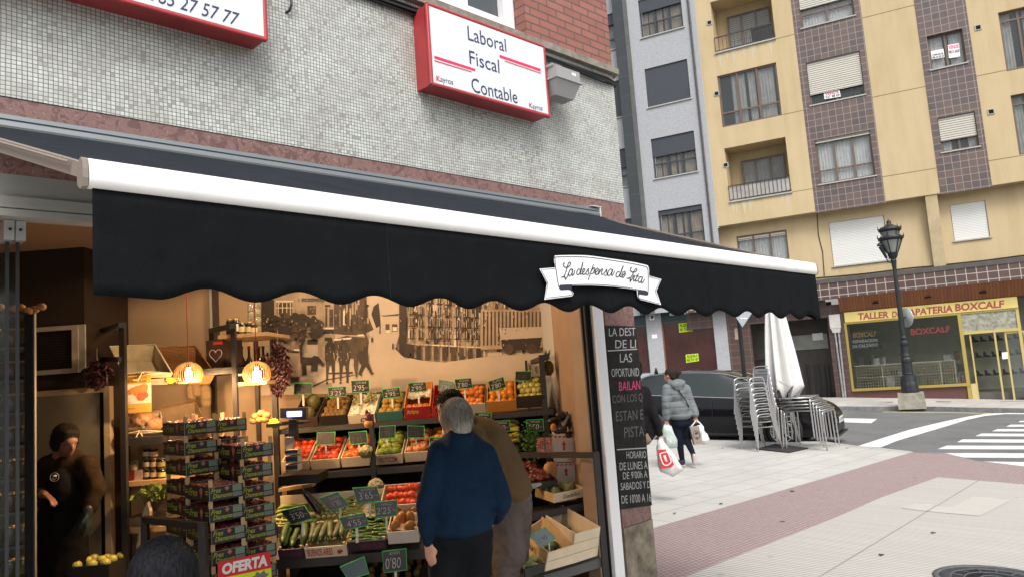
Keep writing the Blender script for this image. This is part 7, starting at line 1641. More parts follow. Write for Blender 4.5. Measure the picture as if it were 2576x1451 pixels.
def hairmat(name, col, col2):
    m = mat(name, col, .7, spec=.12); nt = m.node_tree; b = nt.nodes['Principled BSDF']; L = nt.links.new; tc = nd(nt,'ShaderNodeTexCoord'); mp_ = nd(nt,'ShaderNodeMapping'); mp_.inputs['Scale'].default_value = (90,90,14)
    n = nd(nt,'ShaderNodeTexNoise'); n.inputs['Scale'].default_value = 1.5; n.inputs['Detail'].default_value = 5; L(tc.outputs['Object'],mp_.inputs['Vector']); L(mp_.outputs['Vector'],n.inputs['Vector'])
    x = nd(nt,'ShaderNodeMix',data_type='RGBA'); x.inputs['A'].default_value = (*col,1); x.inputs['B'].default_value = (*col2,1); r = nd(nt,'ShaderNodeMapRange'); r.inputs['From Min'].default_value = .35; r.inputs['From Max'].default_value = .65
    L(n.outputs['Fac'],r.inputs['Value']); L(r.outputs['Result'],x.inputs['Factor']); L(x.outputs['Result'],b.inputs['Base Color'])
    bp = nd(nt,'ShaderNodeBump'); bp.inputs['Strength'].default_value = .8; bp.inputs['Distance'].default_value = .006; L(n.outputs['Fac'],bp.inputs['Height']); L(bp.outputs['Normal'],b.inputs['Normal']); return m
def strands(q, par, m, n, seed, rx=.08, ry=.098, rz=.095, ln=.035, zmin=-.06, front=.05, r=.0022):
    "short locks lying over the skull"
    r_ = random.Random(seed); b = MB()
    for k in range(n):
        a = r_.random()*2*math.pi; u = r_.random(); z = zmin+(rz-zmin)*u**.8; k2 = math.sqrt(max(0,1-(z/rz)**2)) if z > 0 else 1-.15*(z/zmin)
        x, y = math.sin(a)*rx*k2, math.cos(a)*ry*k2-.008
        if y > front and z < .055: continue
        p0 = q(x,y,z+.02); p1 = q(x*1.06,y*1.06-.004,z+.02-ln*.4); p2 = q(x*1.03+(r_.random()-.5)*.012,y*1.03-.006,z+.02-ln)
        b.tube([p0,p1,p2],[r,r*1.1,r*.3],4,0,caps=False)
    return b.build('hair_locks', m, par)
zm = Zm(1500,1500,550,1127)
# ---- grey haired man in the blue sweater ----
dM = 4.2; k_ = .3207/1900*dM
def P1(x,y,dd=0): return at(*zm(x,y), dM+dd)
feet = P1(520,2300); g0_ = V((feet.x,feet.y,0))
T = thing('person','grey haired man in a dark blue sweater bending towards the fruit with his back turned','person',tuple(P1(540,1100)*1.0))
fw = (fh*.8-Rh*.5+V((0,0,-.35)))
H, q, R_ = head_prims(P1(505,215,.02), fw, up=V((0,0,1))+fh*.1, ny=.03)
knL,knR = P1(420,1620,.0), P1(640,1620,.05); anL = V((knL.x-.02,knL.y,.08)); anR = V((knR.x+.02,knR.y,.08))
shL,shR = P1(375,470,.02), P1(720,480,.10); elL,elR = P1(262,880,-.03), P1(868,860,.05); wrL,wrR = P1(285,1180,.02), P1(800,1000,.42)
bodyp = H+[('c',P1(520,330,.0),.055,P1(530,420,.05),.07),('e',P1(540,560,.08),(.15,.11,.17),Matrix.Rotation(RZ,3,'Z')),('e',P1(530,850,.06),(.145,.12,.18),Matrix.Rotation(RZ,3,'Z')),('e',P1(540,1120,.08),(.14,.11,.14),Matrix.Rotation(RZ,3,'Z')),
 ('c',shL,.055,elL,.042),('c',elL,.040,wrL,.028),('c',shR,.055,elR,.042),('c',elR,.040,wrR,.028),('c',P1(440,1150,.08),.075,knL,.055),('c',P1(650,1150,.1),.075,knR,.055),('c',knL,.052,anL,.038),('c',knR,.052,anR,.038),
 ('c',anL,.04,anL+fh*.15+V((0,0,-.04)),.03),('c',anR,.04,anR+fh*.15+V((0,0,-.04)),.03)]+hand(wrL,P1(300,1270,.0)-wrL,fh+Rh*.6,.95,.35,-1)+hand(wrR,fh-Rh*.3,-Rh,.95,.6,1)
bd_ = blob('body',bodyp,M_skin,T,.009,4); face_parts(q,R_,bd_)
M_blue = cloth_mat('blue_fleece',(.006,.020,.045),.2,.7)
blob('sweater',[('c',q(0,.005,-.118),.080,P1(535,450,.05),.13),('c',P1(520,375,.02),.075,P1(535,440,.05),.10),('c',shL,.068,P1(450,600,.06),.10),('c',shR,.070,P1(640,600,.1),.10),('e',P1(540,570,.06),(.178,.135,.20),Matrix.Rotation(RZ,3,'Z')),('e',P1(530,850,.05),(.185,.145,.21),Matrix.Rotation(RZ,3,'Z')),('e',P1(535,1010,.06),(.195,.15,.10),Matrix.Rotation(RZ,3,'Z')),
 ('c',shL,.070,elL,.056),('c',elL,.056,P1(285,1100,.02),.044),('c',P1(285,1100,.02),.048,P1(290,1165,.02),.038),('c',shR,.072,elR,.058),('c',elR,.056,P1(810,985,.36),.044),('c',P1(280,1060,.02),.056,P1(285,1080,.02),.056)],M_blue,T,.011,5)
MB().tube([q(-.066,.03,-.11),q(-.05,-.025,-.105),q(0,-.050,-.10),q(.05,-.025,-.105),q(.066,.03,-.11)],.014,8).build('collar',mat('navy_collar',(.005,.01,.025),.9),T)
M_dtr = cloth_mat('black_trousers',(.007,.008,.010),.2,.5)
blob('trousers',[('e',P1(540,1130,.08),(.192,.14,.12),Matrix.Rotation(RZ,3,'Z')),('c',P1(430,1180,.08),.105,knL,.085),('c',P1(655,1180,.1),.105,knR,.085),('c',knL,.085,anL+V((0,0,.05)),.07),('c',knR,.085,anR+V((0,0,.05)),.07)],M_dtr,T,.013,5)
M_shoe = mat('dark_shoe',(.02,.017,.015),.4)
for a in (anL,anR): blob('shoe',[('e',a+fh*.07+V((0,0,-.035)),(.05,.14,.045),Matrix.Rotation(-math.pi/4,3,'Z')),('e',a,(.05,.055,.06))],M_shoe,T,.012,3)
M_ghair = hairmat('grey_hair',(.16,.145,.13),(.34,.32,.29))
blob('hair',[('e',q(0,-.018,.034),(.083,.098,.088),R_),('e',q(0,-.055,-.025),(.068,.052,.055),R_),('e',q(0,-.050,-.065),(.058,.04,.045),R_)],M_ghair,T,.008,3)
strands(lambda x,y,z:q(x,y,z+.014),T,M_ghair,1800,4,.084,.1,.092,.045,r=.0013)
# ---- man in the olive brown jacket ----
dB = 4.95
def P2(x,y,dd=0): return at(*zm(x,y), dB+dd)
T = thing('person','dark haired man in an olive brown jacket and grey trousers leaning over the fruit','person',tuple(P2(900,1100)))
fw = (fh*.75-Rh*.75+V((0,0,-.4)))
H, q, R_ = head_prims(P2(450,132,.02), fw, s=1.08, ny=.02, up=V((0,0,1))+fh*.5-Rh*.2)
hipL,hipR = P2(880,860,.05), P2(960,860,.2); knL,knR = P2(895,1400,.0),P2(960,1420,.2); anL = V((knL.x,knL.y,.08)); anR = V((knR.x+.03,knR.y,.08))
shN,shF = P2(640,350,-.12),P2(560,330,.28); elN,elF = P2(700,640,-.12),P2(480,640,.25); wrN,wrF = P2(560,780,.1),P2(380,760,.35)
bodyp = H+[('c',P2(510,200,.05),.055,P2(600,310,.08),.075),('e',P2(700,400,.08),(.15,.13,.15)),('c',P2(700,420,.08),.15,P2(880,720,.1),.135),('e',P2(920,830,.12),(.14,.13,.13)),('c',shN,.055,elN,.042),('c',elN,.04,wrN,.028),('c',shF,.055,elF,.042),('c',elF,.04,wrF,.028),
 ('c',hipL,.085,knL,.058),('c',hipR,.085,knR,.058),('c',knL,.055,anL,.04),('c',knR,.055,anR,.04),('c',anL,.04,anL-Rh*.1+fh*.1+V((0,0,-.04)),.03),('c',anR,.04,anR-Rh*.1+fh*.1+V((0,0,-.04)),.03)]+hand(wrN,-Rh+fh,V((0,0,-1)),1,.5,1)+hand(wrF,-Rh+fh,V((0,0,-1)),1,.5,-1)
bd_ = blob('body',bodyp,M_skin2,T,.009,4); face_parts(q,R_,bd_)
M_olive = cloth_mat('olive_brown_fleece',(.115,.075,.038),.12,.6)
blob('jacket',[('c',P2(560,240,.06),.075,P2(640,320,.08),.12),('e',P2(710,400,.08),(.185,.17,.175)),('c',P2(720,420,.08),.185,P2(850,640,.1),.175),('c',P2(850,640,.1),.172,P2(915,740,.12),.162),('c',P2(905,700,.05),.12,P2(945,740,.1),.11),('c',shN,.085,elN,.068),('c',elN,.066,wrN,.05),('c',shF,.085,elF,.068),('c',elF,.066,wrF,.05),('e',P2(925,760,.12),(.165,.15,.085),Matrix.Rotation(.0,3,'Y'))],M_olive,T,.011,5)
MB().tube([P2(560,215,.12),P2(600,190,-.0),P2(660,215,-.06),P2(668,240,-.06)],.016,8).build('collar',M_olive,T)
blob('shirt_tail',[('e',P2(935,815,.12),(.15,.14,.06)),('c',P2(900,850,.1),.13,P2(950,850,.15),.13)],mat('grey_shirt',(.14,.13,.13),.9,var=.1),T,.012,4)
M_gtr = cloth_mat('grey_brown_trousers',(.105,.082,.075),.22,.9,bs=9)
blob('trousers',[('e',P2(930,880,.12),(.155,.15,.13)),('c',P2(900,930,.08),.125,knL,.095),('c',P2(965,930,.18),.12,knR,.092),('c',knL,.095,anL+V((0,0,.05)),.08),('c',knR,.092,anR+V((0,0,.05)),.08),('c',P2(935,1180,.0),.10,P2(940,1280,.0),.10)],M_gtr,T,.013,5)
for a in (anL,anR): blob('shoe',[('e',a+fh*.05-Rh*.05+V((0,0,-.035)),(.05,.14,.045)),('e',a,(.05,.055,.06))],M_shoe,T,.012,3)
M_dhair = hairmat('dark_hair',(.006,.005,.004),(.02,.016,.012))
blob('hair',[('e',q(0,-.018,.034),(.083,.100,.088),R_),('e',q(0,-.055,-.015),(.072,.055,.06),R_)],M_dhair,T,.008,3); strands(lambda x,y,z:q(x,y,z+.014),T,M_dhair,450,6,.083,.1,.09,.03)
# ---- assistant ----
dA = 5.45
def P3(x,y,dd=0): return at(*zk(x,y), dA+dd)
T = thing('person','dark haired shop assistant in a black apron and brown cardigan beside the fridge door','person',tuple(P3(440,1440)))
fw = (-fh*.5+Rh*.85+V((0,0,-.35)))
H, q, R_ = head_prims(P3(455,510), fw, s=1.0)
shL,shR = P3(320,690,.02),P3(600,680,.02); elL,elR = P3(250,880,-.02),P3(660,850,-.02); wrL,wrR = P3(305,880,-.2),P3(610,1010,-.12)
hip = P3(440,1180,.05)
bodyp = H+[('c',P3(450,580,.02),.05,P3(455,640,.04),.06),('e',P3(455,740,.05),(.15,.1,.16),Matrix.Rotation(RZ,3,'Z')),('e',P3(445,960,.05),(.14,.11,.17),Matrix.Rotation(RZ,3,'Z')),('e',hip,(.15,.12,.14),Matrix.Rotation(RZ,3,'Z')),('c',shL,.05,elL,.04),('c',elL,.038,wrL,.026),('c',shR,.05,elR,.04),('c',elR,.038,wrR,.026)]
fl_ = V((hip.x,hip.y,0)); 
for s_ in (-1,1): a = V((hip.x,hip.y,.48))+Rh*.08*s_; c = V((hip.x,hip.y,.08))+Rh*.08*s_; bodyp += [('c',hip+Rh*.07*s_,.08,a,.055),('c',a,.052,c,.038),('c',c,.04,c-fh*.12+V((0,0,-.04)),.03)]
bodyp += hand(wrL,P3(390,940,-.26)-wrL,V((0,0,-1))-fh*.3,.95,.25,-1)+hand(wrR,V((0,0,-1)),-Rh,.95,.3,1)
bd_ = blob('body',bodyp,mat('shade_darkened_skin',(.19,.095,.065),.5,var=.08,vs=12),T,.009,4); face_parts(q,R_,bd_)  # her skin, cardigan and glove are darkened in place of shade
M_card = cloth_mat('brown_patterned_cardigan',(.022,.014,.008),.5,.5,vs=14)
blob('cardigan',[('c',shL,.08,elL,.066),('c',elL,.06,P3(290,880,-.12),.05),('c',shR,.082,elR,.068),('c',elR,.062,P3(615,985,-.1),.05),('e',P3(455,740,.06),(.185,.125,.19),Matrix.Rotation(RZ,3,'Z')),('e',P3(445,960,.06),(.18,.135,.2),Matrix.Rotation(RZ,3,'Z')),('c',P3(455,650,.03),.075,P3(455,700,.04),.1)],M_card,T,.011,4)
M_apron = cloth_mat('black_apron_cloth',(.006,.006,.007),.2,.4)
blob('apron',[('e',P3(440,840,-.02),(.125,.12,.16),Matrix.Rotation(RZ,3,'Z')),('e',P3(430,1060,.01),(.175,.15,.2),Matrix.Rotation(RZ,3,'Z')),('c',P3(430,1130,.02),.16,V((hip.x,hip.y,.4)),.17)],M_apron,T,.012,4)
c = P3(375,762,-.19); b = MB(); b.tube([c+Rh*.03*math.cos(a)+V((0,0,.03*math.sin(a))) for a in [i*math.pi/9 for i in range(18)]],.002,5,closed=True); b.ball(c+V((-.0,0,.008)),(.014,.003,.008),8,6); b.tube([c+Rh*-.014+V((0,0,-.004)),c+V((0,0,-.02)),c+Rh*.014+V((0,0,-.004))],.0025,5); b.build('apron_badge',mat('badge_white',(.4,.42,.42),.7),T)
blob('glove',hand(wrR,V((0,0,-1)),-Rh,1.12,.3,1)+[('c',wrR+V((0,0,.03)),.034,wrR,.032)],mat('blue_glove',(.02,.035,.035),.5),T,.009,3)
blob('hair',[('e',q(0,-.02,.036),(.088,.100,.088),R_),('e',q(0,-.06,-.03),(.080,.055,.075),R_),('e',q(-.066,-.01,-.02),(.026,.045,.06),R_),('e',q(.066,-.01,-.02),(.026,.045,.06),R_),('e',q(.0,.04,.075),(.065,.035,.03),R_)],M_dhair,T,.008,3)
strands(lambda x,y,z:q(x,y,z+.012),T,M_dhair,420,9,.088,.102,.09,.05,front=.0)
# ---- person whose hair crosses the lower edge ----
dF = 2.35
c = at(412,1458,dF)
T = thing('person','dark haired person standing close in front of the black metal stand, seen from behind','person',(c.x,c.y,-.02))
H, q, R_ = head_prims(c+V((0,0,-.0)), fh*.9-Rh*.2, s=1.0)
n_ = q(0,-.03,-.15); bodyp = H+[('c',n_,.055,n_+V((0,0,-.05)),.07),('e',n_+V((0,0,-.22)),(.15,.1,.2),Matrix.Rotation(RZ,3,'Z')),('e',n_+V((0,0,-.5)),(.13,.1,.16),Matrix.Rotation(RZ,3,'Z'))]
jk = [('e',n_+V((0,0,-.2)),(.18,.13,.2),Matrix.Rotation(RZ,3,'Z')),('e',n_+V((0,0,-.42)),(.17,.14,.2),Matrix.Rotation(RZ,3,'Z'))]
tr = [('e',n_+V((0,0,-.58)),(.15,.13,.12),Matrix.Rotation(RZ,3,'Z'))]
for s_ in (-1,1):
    sh = n_+Rh*.15*s_+V((0,0,-.1)); el = sh+Rh*.05*s_+V((0,0,-.24)); wr = el+fh*.06+V((0,0,-.2)); bodyp += [('c',sh,.045,el,.038),('c',el,.036,wr,.025)]+hand(wr,V((0,0,-1)),-Rh*s_,.9,.3,s_); jk += [('c',sh,.07,el,.058),('c',el,.056,wr,.042)]
    hp_ = n_+Rh*.07*s_+V((0,0,-.6)); kn = V((hp_.x,hp_.y,.30)); an = V((hp_.x,hp_.y,.05)); bodyp += [('c',hp_,.07,kn,.05),('c',kn,.045,an,.035),('c',an,.035,an+fh*.12+V((0,0,-.03)),.028)]; tr += [('c',hp_,.09,kn,.07),('c',kn,.07,an+V((0,0,.04)),.06)]
blob('body',bodyp,M_skin,T,.01,4); blob('jacket',jk,cloth_mat('dark_navy_coat',(.012,.014,.022),.2,.5),T,.013,5); blob('trousers',tr,M_dtr,T,.014,5)
M_bhair = hairmat('blue_black_hair',(.004,.004,.005),(.013,.014,.018))
blob('hair',[('e',q(0,-.018,.034),(.098,.105,.092),R_),('e',q(0,-.05,-.04),(.095,.07,.10),R_),('e',q(0,-.05,-.13),(.085,.05,.07),R_)],M_bhair,T,.008,4); strands(q,T,M_bhair,2200,12,.1,.108,.116,.10,r=.0013)
# ---- woman walking in the quilted jacket ----
dW = 12.3; rW = vdir(-300)  # her way: away to the left
def P4(x,y,dd=0): return at(*zw(x,y), dW+dd)
gW = P4(470,1245); gWz = gz(gW.x,gW.y)
T = thing('person','woman in a grey blue quilted hooded jacket walking away with shopping bags','person',tuple(P4(470,1250)))
lf = (-Rh*.75+fh*.65).normalized()
H, q, R_ = head_prims(P4(330,250), lf, s=1.02)
shL,shR = P4(300,400,-.1),P4(500,400,.1); elL,elR = P4(290,570,-.15),P4(565,560,.1); wrL,wrR = P4(290,750,-.12),P4(620,710,.0)
hipL,hipR = P4(400,760,.0),P4(500,760,.05); knL,knR = P4(435,960,-.02),P4(520,960,.05); anL = P4(470,1195,.0); anR = P4(590,1120,-.15)
bodyp = H+[('c',P4(360,300),.05,P4(385,360),.07),('e',P4(410,470),(.14,.1,.16)),('e',P4(440,640),(.13,.1,.16)),('e',P4(450,760),(.14,.11,.1)),('c',shL,.045,elL,.036),('c',elL,.034,wrL,.024),('c',shR,.045,elR,.036),('c',elR,.034,wrR,.024),
 ('c',hipL,.075,knL,.05),('c',hipR,.075,knR,.05),('c',knL,.048,anL,.032),('c',knR,.048,anR,.032),('c',anL,.035,anL+lf*.12+V((0,0,-.04)),.028),('c',anR,.035,anR+V((0.02,0,-.12)),.028)]+hand(wrL,V((0,0,-1)),fh,.9,.8,-1)+hand(wrR,V((0,0,-1)),fh,.9,.8,1)
bd_ = blob('body',bodyp,M_skin2,T,.010,4); face_parts(q,R_,bd_)
M_quilt = mat('grey_blue_quilt',(.155,.172,.178),.7,var=.12,vs=6); nt = M_quilt.node_tree
uvn = nd(nt,'ShaderNodeTexCoord'); sx_ = nd(nt,'ShaderNodeSeparateXYZ'); nt.links.new(uvn.outputs['Object'],sx_.inputs['Vector']); mu = nd(nt,'ShaderNodeMath',operation='MULTIPLY'); mu.inputs[1].default_value = 2*math.pi/.21; nt.links.new(sx_.outputs['Z'],mu.inputs[0]); sn = nd(nt,'ShaderNodeMath',operation='SINE'); nt.links.new(mu.outputs[0],sn.inputs[0]); ab = nd(nt,'ShaderNodeMath',operation='ABSOLUTE'); nt.links.new(sn.outputs[0],ab.inputs[0]); pw = nd(nt,'ShaderNodeMath',operation='POWER'); pw.inputs[1].default_value = .4; nt.links.new(ab.outputs[0],pw.inputs[0])
nz = nd(nt,'ShaderNodeTexNoise'); nz.inputs['Scale'].default_value = 14; nt.links.new(uvn.outputs['Object'],nz.inputs['Vector']); ad = nd(nt,'ShaderNodeMath',operation='MULTIPLY_ADD'); ad.inputs[1].default_value = .6; nt.links.new(nz.outputs['Fac'],ad.inputs[0]); nt.links.new(pw.outputs[0],ad.inputs[2])
bp = nd(nt,'ShaderNodeBump'); bp.inputs['Strength'].default_value = .6; bp.inputs['Distance'].default_value = .02; nt.links.new(ad.outputs[0],bp.inputs['Height']); nt.links.new(bp.outputs['Normal'],nt.nodes['Principled BSDF'].inputs['Normal'])
blob('quilted_jacket',[('e',P4(405,450),(.19,.15,.17)),('e',P4(430,600),(.20,.165,.18)),('e',P4(448,690),(.205,.17,.09)),('c',shL,.085,elL,.075),('c',elL,.075,P4(292,715,-.12),.062),('c',shR,.09,elR,.078),('c',elR,.075,P4(615,675,.0),.065),('c',P4(380,345),.07,P4(395,390),.12)],M_quilt,T,.012,4)
blob('hood',[('e',P4(405,345,-.05),(.15,.12,.085)),('e',P4(425,385,-.09),(.11,.07,.055)),('c',P4(330,320,-.03),.055,P4(470,330,.0),.055)],M_quilt,T,.011,3)
MB().tube([P4(395,330,-.13),P4(440,430,-.18),P4(500,510,-.17),P4(545,600,-.1)],.010,6).build('bag_strap',M_black,T)
M_legg = cloth_mat('navy_leggings',(.008,.010,.02),.2,.3)
blob('leggings',[('e',P4(450,770),(.16,.13,.11)),('c',hipL,.095,knL,.066),('c',hipR,.095,knR,.066),('c',knL,.064,anL,.042),('c',knR,.064,anR,.042)],M_legg,T,.011,4)
M_sole = mat('pale_sole',(.45,.40,.38),.8)
blob('shoe',[('e',anL+lf*.07+V((0,0,-.035)),(.05,.125,.045),Matrix((V((-lf.y,lf.x,0)),lf,V((0,0,1)))).transposed()),('e',anL,(.05,.05,.05))],mat('dark_sneaker',(.03,.02,.045),.6),T,.011,3)
zz_ = gz(anL.x,anL.y); blob('shoe_sole',[('e',V((anL.x,anL.y,zz_+.018))+lf*.06,(.048,.135,.018),Matrix((V((-lf.y,lf.x,0)),lf,V((0,0,1)))).transposed())],M_sole,T,.008,2)
d_ = P4(612,1240,-.2)-P4(605,1125,-.2); blob('shoe',[('c',P4(590,1130,-.17),.04,P4(605,1215,-.16),.036)],mat('dark_sneaker',(.03,.02,.045),.6),T,.010,3)
blob('shoe_sole',[('c',P4(605,1140,-.22),.034,P4(612,1222,-.22),.036),('c',P4(606,1160,-.22),.036,P4(610,1190,-.22),.032)],M_sole,T,.008,2)
blob('hair',[('e',q(0,-.018,.036),(.086,.102,.09),R_),('e',q(0,-.06,-.02),(.074,.05,.06),R_),('e',P4(405,225,.02),(.055,.055,.06)),('e',P4(430,215,.03),(.045,.045,.045)),('e',P4(395,260,.02),(.05,.04,.04))],hairmat('brown_hair',(.012,.008,.006),(.04,.028,.02)),T,.008,3)
# bags
def sack(name,label,Z,out,d,th,m,prints=None,handles=None,lean=0,group=None):
    P = [at(*Z(*p),d) for p in out]; c = sum(P,V())/len(P); t = thing(name,label,'shopping bag',tuple(c),group); n = len(P)
    b = MB(); rings = [(-1,.55),(-.75,.9),(-.3,1.03),(.3,1.03),(.75,.9),(1,.55)]; r_ = random.Random(len(label)); vs = []
    for o_,s_ in rings:
        for p in P: j = V(((r_.random()-.5),(r_.random()-.5),(r_.random()-.5)))*th*.12; vs.append(c+(p-c)*s_+fh*o_*th*.5+j)
    m_ = len(rings); b.add(vs,[(i*n+k,i*n+(k+1)%n,(i+1)*n+(k+1)%n,(i+1)*n+k) for i in range(m_-1) for k in range(n)],0,True); b.add(vs[:n],[tuple(range(n-1,-1,-1))]); b.add(vs[-n:],[tuple(range(n))])
    o = b.build('sack',m,t)
    if handles: 
        h = MB()
        for hl in handles:
            for q_ in ribbon2([(x,y) for x,y in hl],14): h.prism([at(*Z(v.x,v.y),d-.01) for v in q_],fh*.008)
        h.build('handle',m,t)
    return t,o
M_plast = mat('white_plastic_film',(.66,.68,.68),.35,var=.08,vs=9,bump=.5,bs=14); M_plast2 = mat('greenish_plastic_film',(.48,.56,.53),.35,var=.25,vs=7,bump=.5,bs=14)
t,o = sack('shopping_bag','pale greenish plastic bag in the left hand of the woman in the quilted jacket',zw,[(262,800),(245,870),(255,960),(300,1040),(350,1055),(415,1040),(405,960),(370,880),(345,815),(310,800)],dW-.18,.16,M_plast2,handles=[[(272,790),(285,830)],[(318,790),(335,830)]])
b = MB(); b.prism([at(*zw(*p),dW-.30) for p in ((246,855),(268,848),(272,866),(250,880))],fh*.005,0); b.prism([at(*zw(*p),dW-.30) for p in ((262,930),(290,935),(300,1000),(270,990))],fh*.005,1); b.build('print',[mat('green_print',(.15,.4,.05),.6),mat('grey_print',(.16,.18,.17),.6)],o)
t,o = sack('shopping_bag','white plastic bag beside the brown paper bag carried by the woman in the quilted jacket',zw,[(640,800),(690,800),(705,850),(740,900),(765,960),(760,1000),(715,1012),(660,1000),(640,900)],dW-.02,.16,M_plast,handles=[[(620,745),(600,780),(560,825)],[(630,745),(670,780),(695,815)]])
P = [at(*zw(*p),d) for p,d in (((608,1020),dW-.12),((702,1012),dW-.12),((655,812),dW-.12),((556,822),dW-.12))]
t = thing('paper_bag','brown paper bag with a dark round print carried by the walking woman','paper bag',tuple(P[0])); o = MB().prism(P,fh*.12).build('sack',mat('brown_kraft_paper',(.30,.25,.22),.8,var=.1),t)
b = MB()
def L(s_,t_): return (P[0]*(1-s_)+P[1]*s_)*(1-t_)+(P[3]*(1-s_)+P[2]*s_)*t_-fh*.003
b.tube([L(.5+.36*math.cos(a),.55+.24*math.sin(a)) for a in [i*math.pi/10 for i in range(20)]],.004,4,closed=True); b.face([L(.3,.62),L(.4,.55),L(.75,.6),L(.7,.68),L(.45,.7)]); b.face([L(.35,.42),L(.5,.3),L(.65,.45),L(.5,.42)]); b.qtext('La despensa',[L(.2,.10),L(.85,.10),L(.85,.15),L(.2,.15)],0,shear=.2); b.build('print',M_crin,o)
# ---- passer-by half hidden by the chalkboard ----
dP = 9.2
def P5(x,y,dd=0): return at(*zw(x,y), dP+dd)
fx = P5(10,1500); 
T = thing('person','person in a black coat half hidden by the pillar, carrying a white and red bag','person',(fx.x,fx.y,gz(fx.x,fx.y)))
H, q, R_ = head_prims(P5(-70,170), -Rh*.6+fh*.8); sh2 = P5(45,430,.0); el2 = P5(150,680,-.03); wr2 = P5(228,935,.0); sh1 = P5(-170,420); el1 = P5(-230,700); wr1 = P5(-220,930)
gzz = gz(fx.x,fx.y); an1 = V((fx.x,fx.y,gzz+.08))-Rh*.02; an2 = P5(-110,1500); an2.z = gzz+.08
bodyp = H+[('e',P5(-60,520),(.15,.11,.2)),('e',P5(-60,850),(.14,.11,.2)),('c',P5(-65,300),.055,P5(-60,400),.07),('c',sh2,.05,el2,.04),('c',el2,.038,wr2,.027),('c',sh1,.05,el1,.04),('c',el1,.038,wr1,.027),('c',P5(-20,980),.08,P5(10,1300),.055),('c',P5(10,1300),.052,an1,.038),('c',P5(-110,980),.08,P5(-110,1300),.055),('c',P5(-110,1300),.052,an2,.038),('c',an1,.038,an1+fh*.12+V((0,0,-.045)),.03),('c',an2,.038,an2+fh*.12+V((0,0,-.045)),.03)]+hand(wr2,V((.2,-.1,-1)),fh,1,.8,1)+hand(wr1,V((0,0,-1)),fh,1,.5,-1)
bd_ = blob('body',bodyp,M_skin,T,.010,4); face_parts(q,R_,bd_)
blob('coat',[('e',P5(-50,540),(.19,.15,.22)),('e',P5(-50,800),(.185,.15,.22)),('c',sh2,.075,el2,.062),('c',el2,.060,P5(215,890),.05),('c',sh1,.08,el1,.066),('c',el1,.06,wr1,.05),('c',P5(60,700),.06,P5(110,930),.05)],cloth_mat('black_knit_coat',(.012,.011,.012),.3,.6),T,.011,4)
blob('sweater',[('e',P5(10,930),(.12,.11,.12)),('e',P5(60,960),(.07,.08,.07))],mat('beige_wool',(.22,.16,.12),.9),T,.012,4)
blob('jeans',[('e',P5(-50,1060),(.16,.13,.1)),('c',P5(-15,1060),.10,P5(12,1300),.085),('c',P5(12,1300),.085,an1+V((0,0,.05)),.07),('c',P5(-110,1060),.10,P5(-110,1300),.085),('c',P5(-110,1300),.085,an2+V((0,0,.05)),.07)],cloth_mat('dark_denim',(.012,.014,.024),.25,.4),T,.012,4)
blob('hair',[('e',q(0,-.018,.034),(.086,.102,.09),R_),('e',q(0,-.05,-.03),(.08,.06,.08),R_)],M_dhair,T,.009,3)
for a in (an1,an2): blob('shoe',[('e',a+fh*.06+V((0,0,-.035)),(.05,.14,.045),Matrix.Rotation(-math.pi/4,3,'Z')),('e',a,(.05,.055,.06))],M_shoe,T,.012,3)
t,o = sack('shopping_bag','white plastic bag with a big red logo swinging behind the chalkboard pillar',zw,[(205,985),(185,1050),(200,1140),(205,1240),(230,1320),(290,1340),(360,1362),(420,1320),(470,1295),(430,1210),(370,1120),(310,1050),(265,985),(235,960)],dP-.02,.16,M_plast,handles=[[(225,935),(215,990)],[(240,935),(255,990)]])
b = MB(); dd_ = dP-.115
def PF(pts,mi,dz=0): b.prism([at(*zw(*p),dd_-dz) for p in pts],fh*.003,mi)
PF([(193,1075),(285,1068),(378,1232),(350,1265),(238,1282),(228,1230)],0); 
ring = [(222,1130),(240,1112),(285,1100),(312,1112),(345,1195),(335,1225),(300,1245),(268,1240),(250,1215)]
for q_ in ribbon2([(p.x,p.y) for p in smoothpath(ring,4,True)]+[ring[0]],13): PF([(v.x,v.y) for v in q_],1,.004)
PF([(255,1140),(285,1130),(300,1190),(285,1205)],1,.004); PF([(282,1180),(300,1175),(306,1200),(290,1205)],1,.004)
b.build('print',[mat('red_bag_print',(.62,.03,.04),.5),mat('white_bag_print',(.7,.7,.7),.5)],o)
# ================= street objects =================
# ---- lamp post ----
M_iron = mat('dark_cast_iron', (.022,.026,.028), .45, .3, var=.2, vs=9)
zlp = Zm(3350,820,200,806)
bp0 = atg(*z6(810,1362)); bpz = gz(bp0.x,bp0.y)-.12+.13; dLP = (bp0-C0).dot(RM @ V((0,0,-1)))
LPb = atg(2295,1022,.01); 
t = thing('street_lamp','tall black cast iron street lamp with a crowned lantern standing on a concrete block','street lamp',tuple(LPb))
u_ = (FY.U); n_ = FY.N; Rl = Matrix((u_,n_,V((0,0,1)))).transposed()
def pxw(px,d): return px/1900*d
dl2 = (LPb-C0).dot(RM @ V((0,0,-1)))
bh = pxw((1360-1262)*.3623,dl2); bw = pxw(62,dl2)/2
MB().hexa([LPb+Rl@V(p) for p in ((-bw,-bw,-.05),(bw,-bw,-.05),(bw,bw,-.05),(-bw,bw,-.05),(-bw*.94,-bw*.94,bh),(bw*.94,-bw*.94,bh),(bw*.94,bw*.94,bh),(-bw*.94,bw*.94,bh))]).build('concrete_block',mat('rough_concrete_block',(.27,.26,.22),.9,var=.3,vs=6,bump=.5),t)
def hz(y,Z=z6): return pxw((1262-y)*.3623,dl2)*1.004+bh    # height from the zoomed photograph row
P_ = LPb
